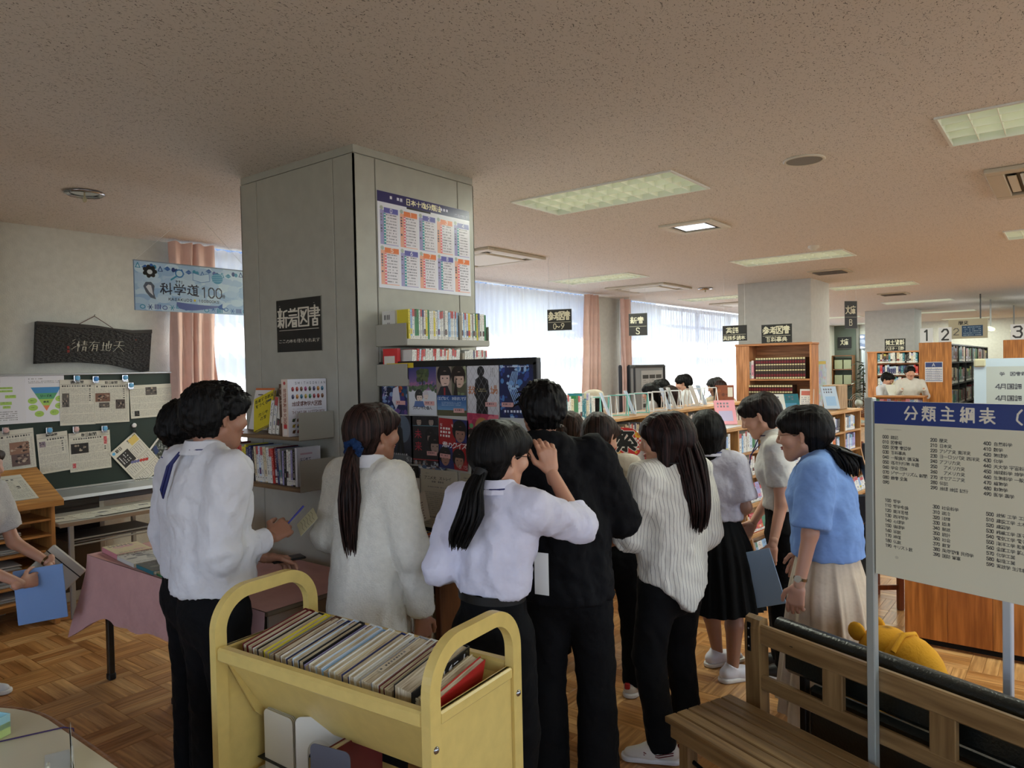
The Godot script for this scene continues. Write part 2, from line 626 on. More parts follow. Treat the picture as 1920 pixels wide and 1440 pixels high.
func pillar(k: int,a: Vector3,b: Vector3,panelled: bool) -> void:
	var c := (a + b) / 2
	var s := b - a
	var paint := tri_mat(Color(0.64,0.635,0.59) if panelled else Color(0.74,0.74,0.72),T.mottle,2.2,0.42 if panelled else 0.8,true)
	var o := shell("trim_%d" % (5 + k),bx(Vector3(c.x,H / 2,c.z),Vector3(s.x - (0.024 if panelled else 0.0),H,s.z - (0.024 if panelled else 0.0))),paint)
	o.set_meta("label",["grey square pillar clad in flat steel panels, carrying the new book shelves","plain grey pillar behind the encyclopedia bookcase","plain grey pillar behind the local history bookcase"][k - 1])
	if not panelled: return
	var t := 0.012
	# steel casing: corner strips and wide panels with open joints,a band under the ceiling
	var xs := [a.x,a.x + 0.15,b.x - 0.15,b.x]
	var zs := [a.z,a.z + 0.17,b.z - 0.17,b.z]
	var y1 := H - 0.045
	for side in 4:
		var e: Array = xs if side < 2 else zs
		for i in 3:
			var lo: float = e[i] + (0.0025 if i > 0 else 0.0)
			var hi: float = e[i + 1] - (0.0025 if i < 2 else 0.0)
			var ctr := Vector3((lo + hi) / 2,y1 / 2,(b.z if side == 0 else a.z) + (t * (-0.5 if side == 0 else 0.5)))
			var sz := Vector3(hi - lo,y1,t)
			if side >= 2:
				ctr = Vector3((b.x if side == 2 else a.x) + t * (-0.5 if side == 2 else 0.5),y1 / 2,(lo + hi) / 2)
				sz = Vector3(t,y1,hi - lo)
			part("panel",bx(ctr,sz,0.003),o,paint)
	part("band",bx(Vector3(c.x,H - 0.02,c.z),Vector3(s.x - 0.006,0.042,s.z - 0.006),0.002),o,paint)

# ---------------------------------------------------------------- things on the ceiling
func ceiling_things() -> void:
	var white := mat(Color(0.85,0.86,0.84),0.5)
	var glow := StandardMaterial3D.new()
	glow.albedo_color = Color(0.9,0.92,0.86)
	glow.emission_enabled = true
	glow.emission = Color(0.90,0.96,0.80)
	glow.emission_energy_multiplier = 0.42
	var blade := mat(Color(0.93,0.94,0.90),0.35)
	var frame := MB.new()
	for s in [-1,1]:
		frame.box(Vector3(s * 0.293,0.0,0),Vector3(0.014,0.02,1.24))
		frame.box(Vector3(0,0.0,s * 0.613),Vector3(0.572,0.02,0.014))
	var frame_mesh := frame.mesh()
	var hou := MB.new()
	for s in [-1,1]:
		hou.box(Vector3(s * 0.296,0.065,0),Vector3(0.008,0.11,1.24))
		hou.box(Vector3(0,0.065,s * 0.616),Vector3(0.584,0.11,0.008))
	hou.box(Vector3(0,0.124,0),Vector3(0.6,0.008,1.24))
	var housing := hou.mesh()
	var lo := MB.new()
	for i in 3: lo.box(Vector3((i - 1) * 0.143,0.022,0),Vector3(0.004,0.05,1.215))
	var long_blades := lo.mesh()
	var cross := bx(Vector3(0,0.022,0),Vector3(0.572,0.05,0.003))
	var diff := bx(Vector3(0,0.105,0),Vector3(0.572,0.02,1.21))
	var i := 0
	for l in lamps:
		var c: Vector2 = l.get_center()
		var row := "in the row along the windows" if c.y < -4 else "in the row over the pillars" if c.y < -2 else "in the row on the bench side" if c.y < 1 else "of the row outside the picture"
		var o := thing("ceiling_light","louvered ceiling light %s, %s from the poster pillar" % [row,nth(int(round((c.x - 4.45) / 4.12)))] if c.x > 2 else "louvered ceiling light behind the camera, %s" % row,"ceiling light",Vector3(c.x,H,c.y),0,"louvered ceiling lights")
		part("frame",frame_mesh,o,white)
		part("housing",housing,o,white)
		part("diffuser",diff,o,glow)
		part("louver",long_blades,o,blade)
		if c.x < 14.0 and c.y < 1.0:
			for k in 9:
				var p := part("louver_blade",cross,o,blade)
				p.position.z = (k - 4) * 0.121
		var a := AreaLight3D.new()
		a.name = "tube_light"
		a.area_size = Vector2(0.56,1.2)
		a.light_color = Color(0.97,1.0,0.93)
		a.light_energy = LAMP

		a.shadow_enabled = true
		a.rotation.x = -PI / 2
		a.position.y = LAMP_Y
		o.add_child(a)
		i += 1
# ---------------------------------------------------------------- lettering: every character is a few brush strokes on a 16 x 16 field
const STROKES := """
口 22e2ed2d22
日 31d1df3f31 38d8
目 31d1df3f31 36d6 3ada
田 21e1ee2e21 717e 28e8
木 05f5 717f 760d 86fd
人 80760f 76ff
亻 c008 777f
氵 3173 1658 0f6a
言 51b1 04f4 27d7 2ada 3ddddf3f3d
糸 8034a4 b338 28d7 787f 4b1e bbee
土 26d6 818e 0efe
士 04f4 818d 2ddd
王 12e2 28d8 818e 0efe
子 22c277 777e5d 08f8
女 612aee b42f 05f5
月 413a1f 41d1df 45d5 4ada
小 807f 4518 a5e9
大 05f5 81760f 76ff
天 22d2 07f7 82780f 78ff
十 07f7 817f
一 08f8
二 24c4 0dfd
三 13e3 38c8 0efe
八 520e a2fe
金 8006 80f6 56a6 1aea 867f 4b5d bbad 0fff
門 0f01616606 0363 9691f1ff 96f6 93f3
耳 12e2 434c b2bf 46b6 49b9 1ded
辶 1243 06362b0d 2b6eff
宀 8083 0703f3f7
艹 08f8 515f a1af
竹 310a 2575 666b b188 95f5 d6db
心 1b37 525b7edecb 8498 c5f9
忄 717f 1438 a5d9
扌 05f5 919e6d 0ce8
攵 6108 43f3 c47b0f 569aff
又 12d2 d27a0f 2468ff
力 04e4dd9d 817a1f
刂 323b d1dfaf
彳 a005 b408 868f
阝 2f21d176 76cb7d5c
車 13e3 25d5db2b25 28d8 0dfd 808f
貝 31d1da3a31 34d4 37d7 5b1f acef
頁 01f1 7153 34d4dc3c34 37d7 39d9 5c1f acef
隹 5007 444f 44f4 48e8 4cec 4fff 949f
斤 e1323a0f 37f7 b7bf
立 8083 14e4 465c b69c 0efe
示 22d2 06f6 868e6d 491e b9fd
礻 5183 15d50c 777f 98cb
禾 c142 05f5 828f 770d 88fd
米 07f7 818f 3256 d2a6 780e 88fe
羊 3153 d1b3 14e4 28d8 0bfb 848f
西 02f2 16e6ee1e16 62683c a2a9da
虫 32d2d83832 818d 1dec cafe
寸 05f5 b1be8c 3859
山 818e 151eeee5
工 13e3 838d 0dfd
新 立@0078 木@077f 斤@81ff
着 4153 b1a3 13e3 26d6 08f8 8382 目@5aef 780e
図 01f1ff0f01 4356 7487 c33d 47cc
書 22d2d626 04f4 08f8 808a 日@3adf
参 7134c4 92d5 07f7 760b 87fb a95b bb4d cd2f
考 33c3 7277 07f7 e21d 5ada 5a5cdcdf9f
英 艹@00f5 3a37d7da 0bfb 757b0f 7bff
語 言@006f 82f2 b2a7 84e4e8 78f8 口@99ff
多 7025 71c138 4365 9729 98e93f 6b8d
読 言@006f 82f2 b0b5 95e5 7a77f7fa 9a9c7f c9ceffed
売 12e2 8085 35c5 0a07f7fa 690f a9aeffed
本 04f4 717f 750c 85fc 4bbb
百 01f1 7154 日@34df
科 禾@007f 8295 8698 7cfa d0df
料 米@007f 8295 8698 7cfa d0df
事 02f2 34d4d73734 19d9dd 1ded 0bfb 808f5e
典 24d4db 242b 616b a1ab 27d7 0bfb 5c1f acef
郷 4126 6427 5829 3f73 73b3ba 737d 76b6 7abb 7dbc 阝@c1ff
資 1132 0635 9077 82e2d4 a386 a4e7 貝@38df
野 田@0068 383e 1b5b 0e7c 82d2b4 95b5 77f7d9 b7be9d
文 8083 04f4 457aff b47a0f
庫 8082 12f2 130f 車@35ef
学 2143 7173 d1b3 0805f5f8 48b87b 7b7f5e 1bfb
道 辶@00ff 6072 d0c2 52f2 9275 目@74ed
冊 3f32d2df 727f a2af 08f8
祭 5118 4282823a 4466 3567 92d2d279 a3fa 59b9 0bfb 8b8f6e 4c2f bcee
分 5108 a1f8 38d8ce9e 683c1f
類 米@0077 0a7a 373a0f 3a7f 頁@80ff
主 6092 14e4 29d9 0efe 848e
綱 糸@006f 7f71f1ff 9395 d3c5 86e6 b6bc 888cdcd8
表 13e3 26d6 09f9 8089 7a0d 5b5f9d 79ff c9ab
総 糸@006f 9174 c1f5 b477d7 c4e8 心@79ff
記 言@006f 82e2e787 878efefb
紀 糸@006f 82e2e787 878efefb
館 4105 4175 26666b2b 262e 2969 2e6c 宀@80f7 969f 96e6e999 9cecef9f
誌 言@006f 士@80f6 心@78ff
般 3022 1f12626f 0868 3456 3a5c 9196 91d1d5f5 88e87f 8aff
論 言@006f b077 b0f7 95d5 8f88f8ff a8ae d8de 8bfb
倫 亻@005f a056 a0f6 85c5 6f68f8ff 989e c8ce 6bfb
講 言@006f 73f3 9196 d1d6 76f6 8f88e8ef 8beb 7dfd b3bd
演 氵@005f 宀@60f6 86e6 田@78ed 9d6f cdff
集 隹@10ea 0bfb 8a8f 7b1f 8bef
逐 辶@00ff 52f2 a266 94c7cd9d b76a d4a8 c9fd
次 1143 0d47 9066 83f3d6 a4a76f a8ff
刊 1272 0777 424f 刂@81ff
行 彳@006f 82e2 77f7 c7ce9d
物 2115 1474 0b79 404f 9167 84f4ecbe b469 d47d
年 4117 33e3 47d7 474b 0bfb 939f
鑑 金@006f 7178 71b1 77b7 74b4 c0a3 c3f3 c5f5 9f99e9ef 7fff b9bf
会 8006 80f6 47b7 1aea 7a3eae bcef
団 01f1ff0f01 35c5 a3ac8c 4759
体 亻@005f 本@50ff
聞 門@00ff 耳@47bf
叢 5054 a0a4 1244 d2c4 05f5 07f7 耳@087f 又@98ff
全 8006 80f6 37c7 3bcb 777f 0ffe
哲 扌@0078 斤@80f8 口@39df
各 7017 62c229 4579f8 口@49cf
東 02f2 25d5db2b25 28d8 808f 7b1f 8bef
洋 氵@005f 羊@50ff
思 田@20d8 心@18ff
想 木@0078 目@80e8 心@18ff
理 王@016e 田@80f8 b8be 8beb 7efe
宗 宀@00f7 36c6 09f9 898f6e 4b1e bbee
教 1363 3137 0777 612c 2a6a4c 4c4e2f 0d7d 攵@80ff
神 礻@006f 83f3fb8b83 87f7 b0bf
仏 亻@005f b16dec caff
歴 11f1 120f 木@328a 木@92fa 6b6f 4ffe 8bdb 8a8f
史 22d2d82822 819a0f 4aff
伝 亻@005f 72e2 66f6 a65ded cafe
地 土@016e 67f4eaca b0bb 838ddefb
社 礻@006f 土@70ff
政 0272 424e 4777 161e 0e7c 攵@80ff
治 氵@005f a065e5 c3f6 口@79ef
法 氵@005f 73f3 b0b8 58f8 a87eee cbff
律 彳@005f 82e2e787 54f4 7ada 6cfc b0bf
経 糸@006f 82e2e275 95f7 土@78ff
済 氵@005f a0a3 63f3 84f9 d469 8a8c6f dadf 8ada 8cdc
財 貝@007f 84f4 d1de8c d57b
統 糸@006f b0b2 72f2 a377e7 d4f8 9a7f c9ceffed
計 言@006f 77f7 b0bf
育 8082 02f2 7235d6 b4e7 月@48cf
風 211b0f 21c1cbefed 4383 虫@46bd
俗 亻@005f 9164 b1f4 a358 b3f8 口@79ef
習 01717757 0577 81f1f7d7 a4c5 85f6 日@3aef
慣 忄@004f 71e1e67671 63f3 a1a6 貝@77ff
民 21d1d525 212f6d 29f9 85bdffed
国 01f1ff0f01 44c4 48c8 3cdc 848c 95ab
防 阝@006f b0b3 73f3 a397 a7e7deae 977f
軍 0602f2f5 車@14ef
自 7152 33d3df3f33 37d7 3bdb
然 4018 417149 3455 84f4 b169 b5fa d1e2 1d0f 4d5f 8d9f cdef
数 米@0077 女@087f 攵@80ff
化 亻@006f 919efefb f498
宇 宀@00f7 36c6 09f9 868f5d
宙 宀@00f7 37d7df3f37 3bdb 858f
球 王@016e 73f3 b0be9d 7698 f5d8 7dba c9fe d0f1
生 3016 34e4 29d9 0efe 818e
植 木@006f 72f2 b0b4 目@95ec 767efe
動 6122 0474 16666b1b16 1969 404e 0e7c 力@81ff
医 f1010efe 6235 45b5 28d8 85883d 88cd
薬 艹@00f4 日@54aa 1537 0a38 e5c7 c8fa 木@09ff
技 扌@006f 73f3 b0b6 86e6e67f 78ff
術 彳@004f 55a5 727f 754b 75ab 9193 b2f2 a7f7 d7ddbd
建 13532858 584b0f 0a5dfe 72e2e777 54f4 79e9 5cfc b0bd
設 言@006f 8186 81d1d5f5 79e96f 7aff
築 竹@00f5 1767 377a 0b7a 97d7dbfc 木@0aff
機 木@005f 7264 8366 d2c4 e3c6 58f8 7859 b0bbeffd e9af
械 木@005f 64f4 b0b8effd e88f 717b5f 59a9 979f
原 11f1 120f 8264 日@54db 8b8f6e 5c3e bcee
電 21d1 0703f3f6 8187 4454 4656 b4c4 b6c6 日@39dd 898effed
気 4016 32e2 35d5 08d8dcfffd 3b9f 9a2f
海 氵@005f 7064 73f3 86e6de7e86 5afa b6ae
船 3022 1f12626f 0868 3456 3a5c 9276 b2f6 口@89ef
舶 3022 1f12626f 0868 3456 3a5c b092 日@83ff
属 11e1e414 120f 55e5 日@56bb 3f3cecef 7b7f 6ebd
鉱 金@006f b0b2 72f2 726f a58cec dafe
業 5154 a1a4 1133 e1c3 05f5 28d8 0bfb 858f 7b1f 8bef
製 3016 3373 0676 404a 1969 刂@80f8 0afa 7b0e 5c5f9d 7aff
造 辶@00ff 7064 73e3 57f7 b0b7 口@79ed
家 宀@00f6 35c5 7618 759aae8e 873b 9a1e d7b9 a9fe
活 氵@005f d162 55f5 a1a9 口@79ef
映 日@025d 7a74e4ea 5bfb a0ab6f abff
画 02f2 44c4cc4c44 48c8 828c 060fefe6
作 亻@005f 9056 73f3 a3af a7e7 abfb
盗 1132 0634 8067 72e2c4 a5f8 2f29d9df 0fff 696f a9af
者 33c3 7177 06f6 e11b 日@48cf
場 土@016e 日@80e5 67f7 9769 88f8eecd a95d c96f
未 24d4 08f8 808f 780e 88fe
来 12e2 3456 d4b6 08f8 808f 790e 89fe
君 22d2d727 05f5 27d7 712b0e 口@59ef
別 口@0167 0a6a6e4e 371f 刂@91ff
番 d132 04f4 8189 640a 94fa 田@39df
借 亻@005f 73f3 9096 d0d6 66f6 日@78ef
縁 糸@006f 92e2d696 56f6 a66a b7be9d b86e e7c9 ccfe
企 8006 80f6 858e 8ada 393e 0efe
朝 0272 4044 日@146a 0c7c 4a4f 月@80ff
毎 4016 33f3 45d5ce2e45 09f9 858e
質 6122 2217 2464 5457 e192 9287 94f4 d4d7 貝@37df
的 4012 日@127e 9167 93f3eebd 96b9
研 0171 3109 25656d2d25 81f1 77f7 a19f d1df
究 宀@00f6 6346 a3d6 29b9beefec 671f
綾 糸@006f 82e2 b0b5 65f5 9668 c6f8 9aeaaf6f 9bff
辻 辶@00ff 57f7 a1ac
首 4052 c0b2 04f4 8464 目@36df
室 宀@00f6 26d6 7739a9 98b9 2ccc 7a7f 0fff
博 0555 313f 62f2 84e4e98984 86e6 b0b9 d0e1 5bfb cacf9d 7c8e
有 03f3 710b 月@45df
情 忄@004f 72f2 84e4 56f6 a0a6 月@78ef
進 辶@00ff 隹@60fd
こ 32c2a4 2b4ddd
の 834c2d19 4483c4e8dd9f
も 714c6eadcb 24a4 18a8
り 413a5c b1b97f
ら 5184 433a77c8cb9e5e
れ 414f 15641d 6493b5aecefc
ま 23d3 27d7 717c4e2c5acdef
す 03f3 919a7b59688a8c5f
を 12c2 713876a7ac d6598c6edf
む 04a4 515949675c8ecec9 c4e7
は 310e 64f4 b1bc8e6c9bfe
ど 3167 d4573c5ede c0d2 e0f2
な 14a4 611b d3f5 a6ac7e5c8afd
く c137df
お 04a4 515e2d2a87c8db9e d2f4
で 03f3 8668bfdf b6c8 d5e7
き 23d2 17e6 71ca 2b3eae
え 5193 26c61e 7a9ddf
み 22924b1d0a5adc c67f
に 310e 74d4 6b7dee
つ 15b3e6da7e
か 15b5ad7d 611e d4f8
じ 413c6ebdf9 92a4 c1d3
め 325c b14d1b2694d6ea9f
い 224b6d7b d3e9
て 03f3a4657cdf
し 414c6ebdf9
る 32c22a87d7ebaf6e7c9e
と 4177 d4583b5ede
た 14a4 610e 96e6 8b9eee
ほ 310e 72e2 76e6 b2bd8e6c9bfe
う 5193 2695c7ad6f
け 310e 75e5 b1bc8f
ア 12e2b6 757b2f
ャ 06f3b8 526f
ー 08f8
ナ 05f5 817b1f
リ 313a c1c96f
ズ 12d20e 77ee c0d2 e0f2
ス 12d20e 77ee
ム 611dfd a8df
シ 2244 1637 1ee4
ジ 2244 1637 1ee4 c0d2 e0f2
ヨ 22d2de2e 28d8
ョ 42c2ce4e 48c8
ロ 22e2ed2d22
ッ 2447 6377 e3ac4f
パ 520e a2fe d0f0f2d2d0
フ 12e2b93f
カ 14d4ce9e 711f
メ c10f 25dc
キ 24d3 08f7 619f
ト 616f 67db
ド 616f 67db b0c2 d0e2
セ 06f4c8 515eee
オ 05f5 a1af7e 961e
ニ 33c3 0dfd
ケ 5118 44f4 a49b3f
コ 22d2de 2ede
ン 1345 1fe4
ラ 32c2 16e6ca5f
マ 12e27a 579c
レ 313ee8
イ d109 868f
ク 6118 52d2ca3f
ブ 12d2b93f d0e2 f0f2
ル 413a1f 918efa
ノ d19a2f
テ 32c2 07f7 877c4f
タ 6118 52d2c93f 56ac
ダ 6118 52d2c93f 56ac d0e2 f0f2
ガ 14d4ce9e 711f d0e2 f0f2
エ 22d2 828d 0dfd
・ 7888 8777
～ 0a38589bbbe8
〜 0a38589bbbe8
0 6191c4cc9f6f3c3461
1 5381 818f
2 3461a1c4c63fcf
3 3261b1d4b777 77b7dadcbf5f2d
4 a12bdb a1af
5 d14137a7dadcaf5f2d
6 b1653a3c5fafdcdaa75739
7 31d17f
8 61a1c3c4a7674443 4361 673a3d5fafcdcaa7
9 4f9bd6d4b161343658a8d6
A 1f71df 3aba
B 2f21a1c3c5a727 a7dadcbf2f
C d3b15133 333d5fbfdd
D 2f2191d5db9f2f
E d1212fdf 28b8
F d1212f 28b8
G d3b151333d5fbfdd d888
H 212f d1df 28d8
I 717f
K 212f d129 58df
L 212fdf
M 1f117be1ef
N 2f21dfd1
O 61a1d4dcaf6f3c3461
P 2f21b1d4b828
R 2f21b1d4b828 78df
S d3a1513347b9dcbf5f2d
T 11e1 717f
U 212c5fafdcd1
W 113f77bfe1
Y 1187e1 878f
a b5bf b785552a2c5f8fbc
l 717f
p 252f 2856a6d9ca9d2c
h 212f 28566aa7bf
( a1655b6caf
? 3461a1c4b67878 7e7f
! 717b 7e7f
. 7e7f
- 28d8
"""
var glyphs := {}
var raw := {}

func glyph(ch: String) -> Array:
	if raw.is_empty():
		for line in STROKES.split("\n",false):
			raw[line[0]] = line.substr(2)
	if glyphs.has(ch): return glyphs[ch]
	var out := []
	for tk in (raw.get(ch,"") as String).split(" ",false):
		if tk.length() == 6 and tk[1] == "@":
			var b := []
			for k in 4: b.append(tk.substr(2 + k,1).hex_to_int() / 15.0)
			for s in glyph(tk[0]):
				var q := PackedVector2Array()
				for p in s: q.append(Vector2(lerpf(b[0],b[2],p.x),lerpf(b[1],b[3],p.y)))
				out.append(q)
		else:
			var q := PackedVector2Array()
			for k in range(0,tk.length() - 1,2):
				q.append(Vector2(tk.substr(k,1).hex_to_int() / 15.0,tk.substr(k + 1,1).hex_to_int() / 15.0))
			out.append(q)
	glyphs[ch] = out
	return out

# a picture for flat print; drawn at double size and reduced. Coordinates are in final pixels.
class Pic:
	var im: Image
	var w: int
	var h: int
	var host
	var r := RandomNumberGenerator.new()
	func _init(host_,w_: int,h_: int,c: Color) -> void:
		host = host_
		w = w_
		h = h_
		im = Image.create(w * 2,h * 2,false,Image.FORMAT_RGB8)
		im.fill(c)
	func rect(x: float,y: float,a: float,b: float,c: Color) -> Pic:
		im.fill_rect(Rect2i(int(x * 2),int(y * 2),maxi(1,int(a * 2)),maxi(1,int(b * 2))),c)
		return self
	func line(p: Vector2,q: Vector2,t: float,c: Color) -> void:
		var n := int(maxf(1.0,p.distance_to(q) * 2.0 / maxf(1.0,t * 0.5)))
		var s := maxi(1,int(round(t * 2)))
		for k in n + 1:
			var e := p.lerp(q,k / float(n)) * 2.0
			if s > 6:
				var u := int(s * 0.2)
				im.fill_rect(Rect2i(int(e.x - s * 0.5) + u,int(e.y - s * 0.5),s - 2 * u,s),c)
				im.fill_rect(Rect2i(int(e.x - s * 0.5),int(e.y - s * 0.5) + u,s,s - 2 * u),c)
			else:
				im.fill_rect(Rect2i(int(e.x - s * 0.5),int(e.y - s * 0.5),s,s),c)
	func path(pts: Array,t: float,c: Color) -> void:
		for k in pts.size() - 1: line(pts[k],pts[k + 1],t,c)
	func disc(x: float,y: float,rx: float,ry: float,c: Color) -> void:
		for j in range(int((y - ry) * 2),int((y + ry) * 2) + 1):
			var q := 1.0 - pow((j / 2.0 - y) / ry,2)
			if q > 0.0:
				var s := sqrt(q) * rx
				im.fill_rect(Rect2i(int((x - s) * 2),j,maxi(1,int(s * 4)),1),c)
	func poly(pts: Array,c: Color) -> void:
		var lo := 1e9
		var hi := -1e9
		for p in pts:
			lo = minf(lo,p.y)
			hi = maxf(hi,p.y)
		for j in range(int(lo * 2),int(hi * 2) + 1):
			var y := (j + 0.5) / 2.0
			var xs := []
			for k in pts.size():
				var a: Vector2 = pts[k]
				var b: Vector2 = pts[(k + 1) % pts.size()]
				if (a.y <= y) != (b.y <= y): xs.append(a.x + (y - a.y) / (b.y - a.y) * (b.x - a.x))
			xs.sort()
			for k in range(0,xs.size() - 1,2):
				im.fill_rect(Rect2i(int(xs[k] * 2),j,maxi(1,int((xs[k + 1] - xs[k]) * 2)),1),c)
	func text(s: String,x: float,y: float,size: float,c: Color,wt := 0.09,down := false,wide := 1.0,pitch := 1.1) -> float:
		for ch in s:
			if ch != " " and ch != "　":
				for st in host.glyph(ch):
					for k in st.size() - 1:
						line(Vector2(x + st[k].x * size * wide * 0.94,y + st[k].y * size * 0.94),Vector2(x + st[k + 1].x * size * wide * 0.94,y + st[k + 1].y * size * 0.94),size * wt,c)
			var half: bool = ch.unicode_at(0) < 128
			if down: y += size * pitch * (0.75 if half else 1.0)
			else: x += size * wide * pitch * (0.72 if half else 1.0) * (0.5 if ch == " " else 1.0)
		return x
	# rows of print too small to read: short dashes broken like words
	func marks(x: float,y: float,a: float,b: float,size: float,c: Color,lead := 1.7,down := false) -> void:
		var q := 0.0
		var lim := a if down else b
		while q < lim - size * 0.5:
			var s := 0.0
			var run := b if down else a
			while s < run - size:
				if r.randf() < 0.86:
					var e := size * r.randf_range(0.5,0.95)
					var cc := c.lerp(Color.WHITE,r.randf_range(0.0,0.35))
					if down: rect(x + q,y + s,size * 0.8,e,cc)
					else: rect(x + s,y + q,e,size * 0.8,cc)
				s += size * 1.15
			q += size * lead
	func done() -> ImageTexture:
		im.resize(w,h,Image.INTERPOLATE_BILINEAR)
		return ImageTexture.create_from_image(im)
	func sheet(rough := 0.6) -> StandardMaterial3D:
		var m := StandardMaterial3D.new()
		m.albedo_texture = done()
		m.roughness = rough
		return m

func pic(w: int,h: int,c: Color,sd := 1) -> Pic:
	var p := Pic.new(self,w,h,c)
	p.r.seed = sd
	return p

# a thin printed card: a box with the print on its front (local +z) face; its centre is the origin
func card(w: float,h: float,t: float,print: Material,edge: Material) -> ArrayMesh:
	var m := MB.new().box(Vector3(0,0,-t / 2 - 0.0002),Vector3(w,h,t)).mesh(edge)
	MB.new().face(Vector3.ZERO,Vector3(w / 2,0,0),Vector3(0,h / 2,0)).add(m,print)
	return m
# ---------------------------------------------------------------- books
const BOOK_TONES := [
	["white",Color(0.86,0.86,0.83)],["cream",Color(0.82,0.77,0.64)],["yellow",Color(0.84,0.78,0.22)],["red",Color(0.72,0.17,0.15)],
	["navy",Color(0.14,0.18,0.38)],["light blue",Color(0.55,0.70,0.84)],["green",Color(0.20,0.48,0.30)],["grey",Color(0.58,0.58,0.58)],
	["orange",Color(0.86,0.48,0.18)],["black",Color(0.08,0.08,0.09)],["lilac",Color(0.62,0.60,0.78)],["pink",Color(0.84,0.56,0.60)],
	["teal",Color(0.16,0.45,0.50)],["brown",Color(0.36,0.24,0.16)],["maroon",Color(0.40,0.10,0.12)],["pale blue",Color(0.76,0.83,0.90)]]
var spine_mat: StandardMaterial3D
var paper_mat: StandardMaterial3D

func make_spines() -> void:
	# one strip of print for 16 tones x 4 layouts of back-of-book print
	var p := pic(64 * 24,200,Color.WHITE,77)
	for k in 64:
		var c: Color = BOOK_TONES[k % 16][1]
		var v := k / 16
		var dark := c.get_luminance() < 0.4
		var ink: Color = Color(0.92,0.9,0.85) if dark else [Color(0.1,0.1,0.12),Color(0.15,0.2,0.45),Color(0.6,0.12,0.12),Color(0.1,0.1,0.1)][v]
		var x := k * 24.0
		p.rect(x,0,24,200,c)
		if v == 1: p.rect(x,0,24,46,c.lerp(BOOK_TONES[(k * 7 + 3) % 16][1],0.8))
		if v == 2: p.rect(x,120,24,36,c.lerp(BOOK_TONES[(k * 5 + 9) % 16][1],0.8))
		var n := p.r.randi_range(5,9)
		var sz := p.r.randf_range(10,13)
		for i in n:
			var y := 12.0 + i * sz
			for s in p.r.randi_range(3,5):
				var a := Vector2(x + 12 + p.r.randf_range(-sz,sz) * 0.4,y + p.r.randf_range(0,sz * 0.85))
				p.line(a,a + (Vector2(p.r.randf_range(-6,6),0) if p.r.randf() < 0.6 else Vector2(0,p.r.randf_range(-5,5))),1.6,ink)
		for i in 4: p.rect(x + 9,130 + i * 6.0,6,4,ink)
		if v != 3:
			p.rect(x + 1,166,22,27,Color(0.93,0.92,0.88))
			for i in 3: p.rect(x + 3,169 + i * 8.0,18,1.4,Color(0.2,0.2,0.25))
			p.rect(x + 8,173,8,3,Color(0.1,0.1,0.1))
	spine_mat = p.sheet(0.45)
	paper_mat = tri_mat(Color(0.86,0.82,0.71),T.grain_v,6.0,0.85)

func book_shape(w: float,h: float,d: float,tone: int,var_: int,whole := false) -> Array:
	# [cover,pages]: spine towards +z,thickness along x,foot at y 0
	var t := minf(0.0025,w * 0.16)
	var m := MB.new()
	for s in [-1,1]: m.box(Vector3(s * (w - t) / 2,h / 2,0),Vector3(t,h,d))
	m.box(Vector3(0,h / 2,d / 2 - t / 2),Vector3(w - 2 * t,h,t))
	if whole: m.box(Vector3(0,h / 2,0),Vector3(w - 2 * t,h * 0.97,d - 2 * t))
	var am := m.mesh(mat(BOOK_TONES[tone][1],0.45))
	var k := var_ * 16 + tone
	MB.new().face(Vector3(0,h / 2,d / 2 + 0.0004),Vector3(w / 2,0,0),Vector3(0,h / 2,0),Rect2(k / 64.0 + 0.001,0,0.0136,1)).add(am,spine_mat)
	if whole: return [am,null]
	return [am,bx(Vector3(0,h / 2,-0.002),Vector3(w - 2 * t - 0.0004,h - 0.007,d - 0.008))]

func book(label: String,at: Vector3,turn: float,w: float,h: float,d: float,tone: int,var_ := 0,group := "",whole := false,called := "book") -> Node3D:
	var s := book_shape(w,h,d,tone,var_,whole)
	if whole: return one(called,s[0],null,label,"book",at,turn,group)
	var o := thing(called,label,"book",at,turn,group)
	part("cover",s[0],o)
	part("pages",s[1],o,paper_mat)
	return o

